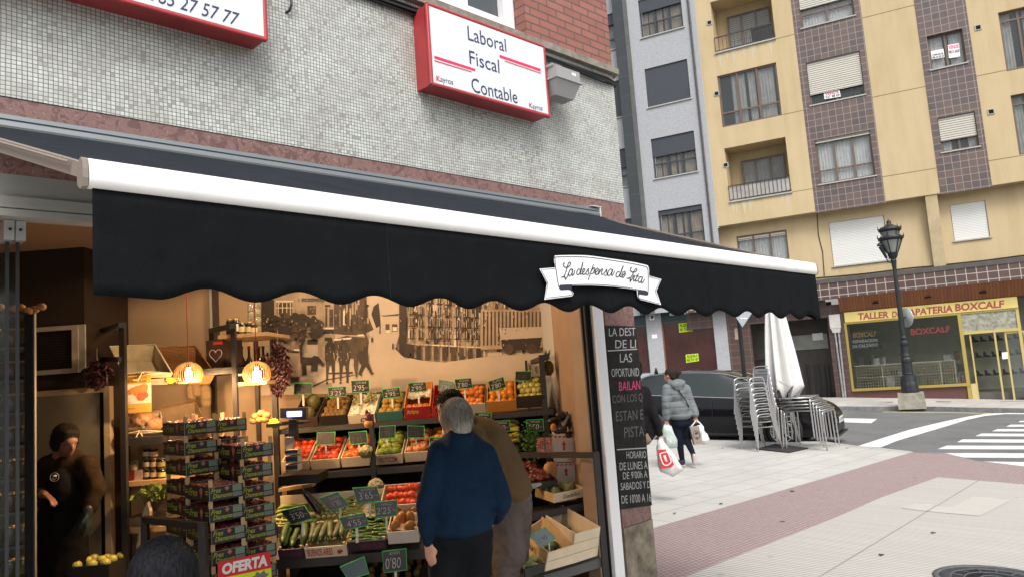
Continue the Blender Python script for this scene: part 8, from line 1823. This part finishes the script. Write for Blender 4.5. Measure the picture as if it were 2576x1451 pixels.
prof = [(.27,bh),(.275,bh+.06),(.26,hz(1212)),(.245,hz(1195)),(.235,hz(1190)),(.205,hz(1145)),(.165,hz(1140)),(.175,hz(1132)),(.165,hz(1125)),(.16,hz(1060)),(.175,hz(1045)),(.17,hz(1030)),(.14,hz(1018)),(.15,hz(1010)),(.125,hz(990)),(.115,hz(945)),(.14,hz(925)),(.135,hz(912)),(.09,hz(900)),(.105,hz(882)),(.085,hz(870)),(.082,hz(760)),(.074,hz(640)),(.068,hz(520)),(.062,hz(400)),(.085,hz(352)),(.095,hz(340)),(.08,hz(330)),(.11,hz(322))]
MB().lathe([(r,z) for r,z in prof],P_,12,smooth=False).build('column',M_iron,t)
z0_ = hz(322)
# lantern: two tapering glazed tiers with spiked rims
lan = thing('tmp','x','x'); bpy.data.objects.remove(lan)
b = MB(); tp = hz(70)
zA,zB,zC,zD,zE = hz(285),hz(195),hz(180),hz(132),hz(112)
b.lathe([(.12,z0_),(.16,z0_+.1),(.17,zA)],P_,6)
for k in range(6):
    a = k*math.pi/3; d_ = V((math.cos(a),math.sin(a),0))
    b.tube([P_+d_*.17+V((0,0,zA)),P_+d_*.34+V((0,0,zB))],.018,5); b.tube([P_+d_*.24+V((0,0,zC)),P_+d_*.30+V((0,0,zD))],.014,5)
b.lathe([(.34,zB),(.40,zB+.02),(.41,zB+.10),(.36,zB+.12),(.24,zC+.02)],P_,12); b.lathe([(.30,zD),(.36,zD+.02),(.37,zD+.10),(.30,zD+.13),(.12,zE+.12),(.06,zE+.18),(.08,zE+.22),(.05,zE+.28),(.015,tp+.1),(.001,tp+.16)],P_,12)
for k in range(12):
    a = k*math.pi/6; d_ = V((math.cos(a),math.sin(a),0)); h_ = .14 if k % 2 == 0 else .07
    b.lathe([(.025,0),(.012,h_*.6),(.001,h_)],P_+d_*.40+V((0,0,zB+.09)),5); b.lathe([(.022,0),(.01,h_*.6),(.001,h_)],P_+d_*.36+V((0,0,zD+.09)),5)
b.build('lantern_frame',M_iron,t)
MB().lathe([(.155,zA+.01),(.325,zB-.01)],P_,6).lathe([(.225,zC+.02),(.285,zD)],P_,6).build('lantern_glass',mat('frosted_lantern_glass',(.30,.32,.29),.35),t)
b = MB(); e = -Rh*.1; 
b.tube([P_+Rh*-.10+V((0,0,hz(355))),P_+Rh*-.2+V((0,0,hz(345))),P_+Rh*-.22+V((0,0,hz(320)))],.02,6); b.tube([P_+Rh*-.22+V((0,0,hz(320))),P_+Rh*-.38+V((0,0,hz(232)))],[.04,.075],6); b.lathe([(.09,0),(.10,.03),(.02,.12)],P_+Rh*-.39+V((0,0,hz(230))),6); b.build('side_bracket',M_iron,t)
# round sign on the lamp, seen edge on
cS = P_+V((0,0,hz(742)-0))+Rh*.16; ax = (Rh*.95+fh*.18).normalized()
q_ = ax.to_track_quat('Z','Y').to_matrix()
t = thing('round_road_sign','round road sign seen edge on, fixed to the street lamp','road sign',tuple(cS))
MB().lathe([(.001,0),(.32,0),(.325,.02),(.32,.04),(.001,.045)],cS,24,M=q_).build('disc',mat('grey_sign_back',(.38,.40,.40),.4,.3),t)
MB().tube([cS,cS-Rh*.14],.02,6).build('clamp',M_iron,t)
# ---- sign post with triangle (beside the chairs) ----
pb = atg(*z4b(405,1065)); dT = (pb-C0).dot(RM @ V((0,0,-1)))
t = thing('road_sign','black post with an upside down triangular road sign seen from behind, above the stacked chairs','road sign',tuple(pb))
top = at(1858,770,dT); top = V((pb.x,pb.y,top.z))
MB().tube([pb,top+V((0,0,.25))],.045,10).build('post',mat('black_post',(.012,.012,.014),.4),t)
MB().lathe([(.10,0),(.09,.02),(.06,.05),(.055,.14),(.001,.145)],pb,12).box(tuple(pb+V((-.2,-.2,.002))),tuple(pb+V((.2,.2,.01)))).build('base_plate',mat('grey_base_metal',(.16,.16,.17),.5,.4),t)
tc_ = at(1868,790,dT-.05)
T3 = [at(x,y,dT-.07) for x,y in ((1828,762),(1908,762),(1868,822))]
MB().prism(T3,fh*.015).build('triangle_plate',mat('blue_white_sign_back',(.42,.46,.50),.4,.2),t)
MB().prism([at(x,y,dT-.075) for x,y in ((1862,798),(1880,798),(1880,801),(1862,801))],fh*.003).build('clamp_band',M_white,t)
# ---- parked car ----
rA = at(1666,1043,17.9); rA.z = gz(rA.x,rA.y)-.12; fB_ = at(2113,1078,15.9)
fB_.z = gz(fB_.x,fB_.y)-.12
dirc = (fB_-rA); dirc.z = 0; Ltot = dirc.length; dirc.normalize()
SCL = Ltot/3.55; slope_ = math.atan2(fB_.z-rA.z,Ltot)
CARM = Matrix.Translation(rA) @ Matrix.Rotation(math.atan2(dirc.y,dirc.x),4,'Z') @ Matrix.Rotation(-slope_,4,'Y') @ Matrix.Diagonal((SCL,SCL*1.0,SCL,1))
CAR = thing('parked_car','black hatchback car parked at the kerb behind the walking woman and the chair stacks','car',(0,0,0)); CAR.matrix_world = CARM; local(CAR)
M_paint = mat('black_car_paint',(.004,.004,.006),.09,.0,spec=.32); M_cglass = mat('dark_car_glass',(.008,.014,.012),.02,spec=.75); M_tyre = mat('tyre_rubber',(.012,.012,.012),.85); M_rim = mat('alloy_rim',(.45,.45,.46),.3,.8); M_chrome = mat('chrome',(.6,.6,.6),.12,1); M_trim = mat('car_black_trim',(.012,.012,.013),.6)
# x forward from the rear axle; right side (towards the pavement) is -y
xs_ = [-.80,-.76,-.62,-.42,-.10,.25,.60,.95,1.30,1.62,1.95,2.25,2.55,2.85,3.10,3.30,3.44,3.54,3.56]
zbelt = [.86,.93,.97,.985,.98,.96,.94,.925,.91,.90,.90,.915,.90,.865,.82,.76,.69,.58,.50]
zroof = [.86,.96,1.13,1.30,1.42,1.465,1.48,1.48,1.465,1.43,1.32,1.13,.925,.885,.84,.78,.70,.59,.50]
hw = [.60,.72,.80,.85,.88,.89,.895,.895,.895,.895,.89,.885,.875,.86,.83,.79,.72,.60,.50]
zsill = [.42,.32,.27,.24,.22,.20,.20,.20,.20,.20,.20,.20,.20,.20,.20,.20,.22,.26,.30]
rows_ = []
for i,x in enumerate(xs_):
    w = hw[i]; zb_,zr_,zs_ = zbelt[i],zroof[i],zsill[i]; gh = zr_-zb_; wr = w*.72 if gh > .25 else w*(.80 if gh < .06 else .76); crown = .03 if gh < .25 else .02
    side = [(w*.90,zs_),(w*.985,zs_+(zb_-zs_)*.22),(w*1.0,zs_+(zb_-zs_)*.55),(w*.985,zs_+(zb_-zs_)*.82),(w*.94,zb_),(w*.90,zb_+gh*.12+.003),(wr+(w*.90-wr)*.42,zb_+gh*.62+.006),(wr,zb_+gh*.93+.008),(wr*.72,zr_+crown*.6),(0,zr_+crown)]
    rows_.append([V((x,-a,z)) for a,z in side]+[V((x,a,z)) for a,z in side[:-1]][::-1])
nr = len(rows_[0])
def glassy(i,j):
    jj = j if j < 9 else nr-2-j
    if jj in (5,6) and 3 <= i <= 10:      # side windows
        return True
    if jj in (7,8) and i in (9,10,11): return True     # windscreen
    if jj in (5,6) and i in (11,): return True
    if jj in (7,8) and i in (1,2,3): return True      # rear window
    return False
def carshell(sel):
    b = MB(); vs = [p for r in rows_ for p in r]
    fs = [(i*nr+j,i*nr+j+1,(i+1)*nr+j+1,(i+1)*nr+j) for i in range(len(rows_)-1) for j in range(nr-1) if sel(i,j)]
    b.add(vs,fs,0,True); return b
def wheelhole(i,j):
    jj = j if j < 9 else nr-2-j; xm = (xs_[i]+xs_[i+1])/2
    return False
b = carshell(lambda i,j: not glassy(i,j))
b.face(rows_[0]); b.face(rows_[-1][::-1]); body = b.build('body',M_paint,CAR)
md = body.modifiers.new('s','SUBSURF'); md.levels = 1; md.render_levels = 2
g = carshell(glassy).build('windows',M_cglass,CAR); md = g.modifiers.new('s','SUBSURF'); md.levels = 1; md.render_levels = 2; md.boundary_smooth = 'PRESERVE_CORNERS'
# pillars, roof frame, chrome line, sills
for s_ in (-1,1):
    def sp(i,j,off=.006): p = rows_[i][j].copy(); p.y = s_*abs(p.y)+s_*off; return p
    b = MB()
    for i in (6,3):
        b.hexa([sp(i,4,.004)+V((-.03,0,0)),sp(i,4,.004)+V((.03,0,0)),sp(i,4,-.02)+V((.03,0,0)),sp(i,4,-.02)+V((-.03,0,0)),sp(i,7,.004)+V((-.03,0,0)),sp(i,7,.004)+V((.03,0,0)),sp(i,7,-.02)+V((.03,0,0)),sp(i,7,-.02)+V((-.03,0,0))])
    b.build('door_pillar',M_paint,CAR)
    b = MB(); b.tube([sp(i,5,.004)-V((0,0,.012)) for i in range(3,12)],.009,6); b.tube([sp(i,7,.003)+V((0,0,.01)) for i in range(2,12)],.006,6); b.build('chrome_strip',M_chrome,CAR)
    b = MB(); b.tube([sp(i,0,.0)+V((0,0,.05)) for i in range(5,12)],.035,6); b.build('sill',M_trim,CAR)
    for xd in (.98,1.96): 
        i0 = min(range(len(xs_)),key=lambda k:abs(xs_[k]-xd)); MB().tube([V((xd,s_*(.90+.006),.72)),V((xd+.10,s_*(.90+.02),.725)),V((xd+.2,s_*(.90+.006),.72))],.012,6).build('door_handle',M_paint,CAR)
    b = MB(); 
    for xd in (.42,1.30,2.36): b.tube([V((xd+(.04 if k > 1 else 0),s_*(hw[8]*v+.0015),zz)) for k,(zz,v) in enumerate(((.27,.96),(.42,1.0),(.62,1.0),(.82,.985),(.90,.95)))],.005,4)
    b.build('door_gap',M_trim,CAR)
    b = MB(); b.ball(V((2.22,s_*.99,1.0)),(.10,.07,.065),12,8); b.build('wing_mirror',M_paint,CAR)
    # wheels
    for xw in (0,2.64):
        wt = MB(); c = V((xw,s_*.80,.315)); Mx_ = Matrix.Rotation(math.pi/2,3,'X')
        wt.lathe([(.20,-.10),(.30,-.105),(.322,-.07),(.322,.07),(.30,.105),(.20,.10)],c,28,M=Mx_); w_ = wt.build('wheel',M_tyre,CAR)
        r2 = MB(); r2.lathe([(.215,.09),(.21,.108),(.19,.108),(.185,.06)],c,28,M=Mx_ if s_<0 else Matrix.Rotation(-math.pi/2,3,'X'))
        for k in range(10): a = k*2*math.pi/10; d_ = V((math.cos(a),0,math.sin(a))); r2.tube([c+V((0,s_*.085,0))+d_*.03,c+V((0,s_*.10,0))+d_*.195],[.022,.014],5)
        r2.ball(c+V((0,s_*.09,0)),(.045,.02,.045),10,6); r2.build('rim',M_rim,w_)
        ar = MB(); ar.lathe([(.335,.0),(.385,.0),(.385,.018),(.335,.018)],V((xw,s_*.885,.33)),28,M=Mx_ if s_<0 else Matrix.Rotation(-math.pi/2,3,'X')); ar.build('wheel_arch',M_trim,CAR)
        MB().lathe([(.001,0),(.345,0),(.345,.01),(.001,.01)],V((xw,s_*.872,.33)),28,M=Mx_ if s_<0 else Matrix.Rotation(-math.pi/2,3,'X')).build('wheel_housing',M_black,CAR)
    # headlight, tail light
    b = MB(); b.hexa([V((3.20,s_*.80,.63)),V((3.44,s_*.62,.60)),V((3.42,s_*.55,.60)),V((3.2,s_*.7,.63)),V((3.02,s_*.815,.775)),V((3.36,s_*.67,.715)),V((3.3,s_*.55,.715)),V((3.0,s_*.7,.79))]); b.build('headlight',mat('headlight_glass',(.35,.40,.45),.08,.3,spec=1),CAR)
    MB().hexa([V((-.80,s_*.60,.80)),V((-.72,s_*.78,.80)),V((-.6,s_*.78,.80)),V((-.7,s_*.6,.8)),V((-.75,s_*.58,.98)),V((-.62,s_*.74,1.02)),V((-.5,s_*.74,1.02)),V((-.65,s_*.58,.98))]).build('tail_light',mat('tail_light_red',(.35,.01,.01),.15,coat=1),CAR)
    MB().lathe([(.001,0),(.05,0),(.05,.012),(.001,.02)],V((3.45,s_*.60,.36)),14,M=Matrix.Rotation(math.pi/2,3,'Y')).build('fog_light',M_chrome,CAR)
b = MB(); b.box((3.40,-.42,.28),(3.575,.42,.42)); b.box((3.40,-.30,.56),(3.545,.30,.62)); b.build('grille',M_trim,CAR)
b = MB(); b.box((3.42,-.66,.20),(3.60,.66,.235)); b.build('bumper_lip',M_trim,CAR)
pl = MB().box((3.575,-.26,.43),(3.585,.26,.54)).build('number_plate',mat('plate_white',(.65,.65,.62),.4),CAR)
MB().qtext('1117 HBY',[V((3.587,-.22,.455)),V((3.587,.24,.455)),V((3.587,.24,.515)),V((3.587,-.22,.515))],0).build('plate_lettering',M_black,pl)
MB().prism([V((2.0,-.35,1.245)),V((2.0,-.27,1.245)),V((1.97,-.27,1.265)),V((1.97,-.35,1.265))],(.004,0,.006)).build('windscreen_sticker',mat('mint_sticker',(.2,.6,.4),.6),CAR)
b = MB(); b.lathe([(.001,0),(.05,0),(.02,.12),(.001,.13)],V((-.1,0,1.44)),8); b.build('roof_aerial',M_trim,CAR)
# ---- stacked chairs ----
M_tube = mat('aluminium_tube',(.50,.50,.50),.28,.85); M_slatc = mat('aluminium_slats',(.30,.29,.28),.35,.8)
def chair(label):
    t = thing('cafe_chair',label,'chair',(0,0,0)); local(t)
    # seat at .45, front is +y, sides at x +-.26
    for s_ in (-1,1):
        x = s_*.25
        MB().tube(smoothpath([(x*1.02,.25,0),(x,.215,.30),(x*.98,.19,.60),(x*.97,.165,.655),(x*.97,.10,.675),(x*.97,-.06,.675)],4),.0125,8).build('front_leg',M_tube,t)
        MB().tube(smoothpath([(x*.97,-.06,.675),(x*.97,-.10,.665),(x,-.125,.60),(x*1.0,-.20,.30),(x*1.03,-.29,0)],4),.0125,8).build('rear_leg',M_tube,t)
    MB().tube(smoothpath([(-.22,.20,.44),(-.225,-.12,.435),(-.225,-.2,.50),(-.22,-.27,.82),(-.17,-.285,.865),(0,-.29,.875),(.17,-.285,.865),(.22,-.27,.82),(.225,-.2,.50),(.225,-.12,.435),(.22,.20,.44)],4),.0125,8).build('back_frame',M_tube,t)
    b = MB()
    for k in range(7): y = .19-k*.052; b.box((-.235,y-.018,.440-.002*k),(.235,y+.018,.449-.002*k))
    b.build('seat_slats',M_slatc,t)
    b = MB()
    for k in range(5): z = .56+k*.062; y = -.2-(z-.5)*.23; b.hexa([V((-.22,y-.004,z-.022)),V((.22,y-.004,z-.022)),V((.22,y+.004,z-.022)),V((-.22,y+.004,z-.022)),V((-.22,y-.013,z+.022)),V((.22,y-.013,z+.022)),V((.22,y-.005,z+.022)),V((-.22,y-.005,z+.022))])
    b.build('back_slats',M_slatc,t); return t
ch = chair('aluminium slatted cafe chair, topmost of the nearer chair stack')
def chstack(px,py,rz,n,nm,first):
    base = atg(px,py)
    for k in range(n):
        M = Matrix.Translation(V((base.x,base.y,gz(base.x,base.y)+.098*k))) @ Matrix.Rotation(rz,4,'Z') @ Matrix.Translation((0,.012*k,0))
        top = k == n-1; lab = ('aluminium slatted cafe chair, topmost of the %s chair stack'%nm) if top else ('aluminium cafe chair at the bottom of the %s chair stack'%nm if k == 0 else 'aluminium cafe chair in the middle of the %s chair stack'%nm)
        grp = 'stacked cafe chairs' if top or k == 0 else 'middle chairs of the %s stack'%nm
        if first: ch.matrix_world = M; ch['label'] = lab; ch['group'] = grp; first = False
        else: dup(ch,M,lab,grp)
chstack(1915,1130,math.pi/4+.32,8,'nearer',True)
chstack(1962,1113,math.pi/4+.32,9,'farther',False)
# ---- stacked tables ----
def table():
    t = thing('cafe_table','x','table',(0,0,0)); local(t); W = .35
    b = MB(); b.box((-W,-W,.715),(W,W,.730)); b.build('table_top',mat('brushed_aluminium_top',(.42,.42,.42),.3,.85),t)
    MB().tube([(-W,-W,.722),(W,-W,.722),(W,W,.722),(-W,W,.722)],.013,6,closed=True).build('edge_rim',M_tube,t)
    for a,c in ((-1,-1),(1,-1),(-1,1),(1,1)):
        MB().tube(smoothpath([(a*(W-.10),c*(W+.004),.69),(a*(W-.03),c*(W+.004),.685),(a*(W+.004),c*(W+.004),.64),(a*(W+.012),c*(W+.012),.3),(a*(W+.02),c*(W+.02),0)],4),.016,8).build('leg',M_tube,t)
    for c in (-1,1): MB().tube([(-W+.1,c*(W+.004),.69),(W-.1,c*(W+.004),.69)],.014,6).build('cross_rail',M_tube,t)
    return t
tb = table(); base = atg(2044,1126)
for k in range(5):
    M = Matrix.Translation(V((base.x,base.y,gz(base.x,base.y)+.062*k))) @ Matrix.Rotation(.10,4,'Z') @ Matrix.Translation((-.03*k+.05,.05*k,0)) @ Matrix.Rotation(.02*k,4,'Z')
    lab = ('lowest square aluminium cafe table of the stack beside the closed parasol','aluminium cafe table second from the bottom of the table stack','aluminium cafe table in the middle of the table stack','aluminium cafe table second from the top of the table stack','topmost square aluminium cafe table of the stack beside the closed parasol')[k]
    if k == 0: tb.matrix_world = M; tb['label'] = lab; tb['group'] = 'stacked cafe tables'
    else: dup(tb,M,lab,'stacked cafe tables')
# ---- closed parasol ----
zpz = z4b; dU = 14.15; pbU = atg(*z4b(800,1170)); dU = (pbU-C0).dot(RM @ V((0,0,-1)))
t = thing('closed_parasol','closed cream parasol with faint lettering standing on a dark base plate between chairs and tables','parasol',tuple(pbU))
zt_u = at(1968,770,dU).z+.15; zlo = at(1968,975,dU).z; zpt = at(1990,1005,dU).z
PX = V((pbU.x,pbU.y,0)); 
MB().tube([pbU,V((pbU.x,pbU.y,zt_u+.25))],.024,10).build('pole',mat('dark_pole',(.03,.028,.028),.5),t)
MB().prism([atg(*z4b(*p),.004) for p in ((470,1190),(870,1232),(1110,1180),(700,1128))],(0,0,.02)).build('base_plate',mat('rusty_base_plate',(.045,.04,.045),.7,var=.3),t)
MB().tube([pbU,pbU+V((0,0,.35))],.035,10).build('base_sleeve',M_trim,t)
b = MB(); NS = 96; NV = 18; vs = []; up_off = Rh*.0
for j in range(NV+1):
    s_ = j/NV; z = zt_u*(1-s_)+zlo*s_; R0 = .13+.22*s_**.8
    for k in range(NS):
        a = 2*math.pi*k/NS; fold = (.5+.5*math.cos(8*a+1.0*s_))**1.3; r = R0*(.42+.62*fold)*(1+.05*math.sin(3*a)); zz = z
        if j == NV: zz = z-.26*(1-fold)*(1 if True else 0)+.04*math.sin(2*a)
        if j == NV-1: zz = z-.12*(1-fold)
        vs.append(PX+V((r*math.cos(a+.25*s_*fold),r*math.sin(a+.25*s_*fold),zz))+Rh*(.12+.03*s_))
b.add(vs,[(j*NS+k,j*NS+(k+1)%NS,(j+1)*NS+(k+1)%NS,(j+1)*NS+k) for j in range(NV) for k in range(NS)],0,True)
cv = b.build('canopy',mat('cream_parasol_cloth',(.66,.65,.64),.9,var=.06,vs=4),t); md = cv.modifiers.new('s','SOLIDIFY'); md.thickness = .004
b = MB(); cz_ = zlo+.05
P = [at(*z4b(*p),dU-.40) for p in ((690,335),(860,420),(870,395),(705,310))]
b.qtext('La Alhambra',P,0,shear=.4); P = [at(*z4b(*p),dU-.40) for p in ((880,470),(935,400),(960,420),(905,490))]
b.build('faded_lettering',mat('grey_cloth_print',(.22,.2,.2),.8),t)
# ---- manhole ----
mc = atg(*z8(1625,1472)); zc_ = gz(mc.x,mc.y); nrm = V((.0241,-.03,1)).normalized(); Mq = nrm.to_track_quat('Z','Y').to_matrix()
e1 = atg(*z8(1240,1420)); rad = .40
t = thing('manhole_cover','round cast iron manhole cover in the ribbed pavement at the lower right','manhole cover',tuple(mc+V((0,0,.01))))
M_cast = mat('worn_cast_iron',(.10,.105,.115),.6,.3,var=.3,vs=14,bump=.6,bs=30); cc = mc+V((0,0,.006))
MB().lathe([(.001,.004),(rad*.86,.004),(rad*.86,.001),(rad*.88,.001)],cc,48,M=Mq).build('lid',M_cast,t); MB().lathe([(rad*.89,.0),(rad*.89,.008),(rad,.006),(rad,0)],cc,48,M=Mq).build('ring',M_cast,t)
b = MB()
for rr in (.2,.45,.68): b.lathe([(rad*rr,.004),(rad*rr+.006,.009),(rad*rr+.012,.004)],cc,40,M=Mq)
for k in range(12): a = k*math.pi/6; d_ = Mq @ V((math.cos(a),math.sin(a),0)); b.tube([cc+d_*rad*.5+nrm*.006,cc+d_*rad*.66+nrm*.006],.006,4)
b.build('raised_pattern',M_cast,t)
# far pavement covers
for k,(x,y,w_,lab) in enumerate(((365,1350,60,'flat round manhole cover in the far pavement near the meter box'),(620,1338,48,'narrow dark drain slot left of the street lamp in the far pavement'),(1020,1334,52,'narrow dark drain slot in front of the shoe repair door'),(1495,1332,80,'long dark drain slot at the right end of the far pavement'))):
    p = FL_.P(*z6(x,1306)); c_ = at(*z6(x,y),(p-C0).dot(RM @ V((0,0,-1)))-.9); 
    a1,a2 = z6(x-w_,y),z6(x+w_,y)
    i = min(range(len(BS)-1),key=lambda i:abs((base_px(i) if False else BS[i].x)-c_.x))
    # plane of the far pavement strip
    A_,B_,C_ = KB[3]+V((0,0,.13)),KB[5]+V((0,0,.13)),BS[4]; nn = (B_-A_).cross(C_-A_).normalized(); cc = onp(*z6(x,y),A_,nn); r0 = (onp(*a2,A_,nn)-onp(*a1,A_,nn)).length/2
    q_ = (nn if nn.z > 0 else -nn).to_track_quat('Z','Y').to_matrix(); 
    b = MB()
    if k == 0: b.lathe([(.001,.01),(r0*.8,.01),(r0*.8,.0)],cc+V((0,0,.004)),24,M=q_)
    else:
        e = (onp(*a2,A_,nn)-onp(*a1,A_,nn)).normalized(); f_ = q_ @ V((0,0,1)); g_ = f_.cross(e).normalized(); c2 = cc+f_*.006; b.prism([c2-e*r0-g_*.07,c2+e*r0-g_*.07,c2+e*r0+g_*.07,c2-e*r0+g_*.07],f_*.008)
    b.build('manhole_cover' if k == 0 else 'drain_slot',M_cast,None,label=lab,category='manhole cover' if k == 0 else 'drain')
# litter specks
rn = random.Random(9)
LT = [(z8,(617,563)),(z8,(235,858)),(z7,(1235,803)),(z7,(960,1022)),(z7,(600,1082)),(z7,(370,1130)),(z8,(1212,1145)),(z8,(848,1297)),(z7,(910,1172)),(z7,(610,805))]
for k,(Z_,p) in enumerate(LT):
    c = atg(*Z_(*p),.012); b = MB(); m_ = [c+V(((rn.random()-.5)*.05,(rn.random()-.5)*.05,0)) for _ in range(5)]; m_.sort(key=lambda v: math.atan2(v.y-c.y,v.x-c.x)); b.prism(m_,(0,0,.006)); b.build('leaf_scrap',mat('dark_litter',(.06,.05,.04),.8),None,label='small dark leaf scrap lying on the pavement',category='litter',group='leaf scraps on the pavement')
bpy.data.scenes.remove(TS)
# ================= light =================
w = bpy.data.worlds.new('World'); SC.world = w; w.use_nodes = True; nt = w.node_tree
bg = nt.nodes['Background']; sk = nt.nodes.new('ShaderNodeTexSky'); sk.sky_type = 'NISHITA'; sk.sun_disc = False
SUN_EL, SUN_AZ = math.radians(52), math.radians(215)
sk.sun_elevation = SUN_EL; sk.sun_rotation = SUN_AZ; sk.air_density = 1.2; sk.dust_density = 5; sk.ozone_density = 1
hs = nt.nodes.new('ShaderNodeHueSaturation'); hs.inputs['Saturation'].default_value = .35
nt.links.new(sk.outputs['Color'], hs.inputs['Color']); nt.links.new(hs.outputs['Color'], bg.inputs['Color']); bg.inputs['Strength'].default_value = .15
sl = bpy.data.lights.new('sun', 'SUN'); sl.energy = 1.15; sl.angle = math.radians(18); sl.color = (1,.97,.92)
so = bpy.data.objects.new('sun', sl); COL.objects.link(so)
d = V((math.sin(SUN_AZ)*math.cos(SUN_EL), math.cos(SUN_AZ)*math.cos(SUN_EL), math.sin(SUN_EL)))
so.rotation_euler = d.to_track_quat('Z','Y').to_euler()
SC.view_settings.view_transform = 'Standard'; SC.view_settings.look = 'None'; SC.view_settings.exposure = .68; SC.view_settings.gamma = 1
SC.cycles.use_denoising = True
SC.cycles.max_bounces = 6; SC.cycles.caustics_reflective = False; SC.cycles.caustics_refractive = False; SC.cycles.sample_clamp_indirect = 4
for o in bpy.data.objects:
    if 'woff' in o: del o['woff']
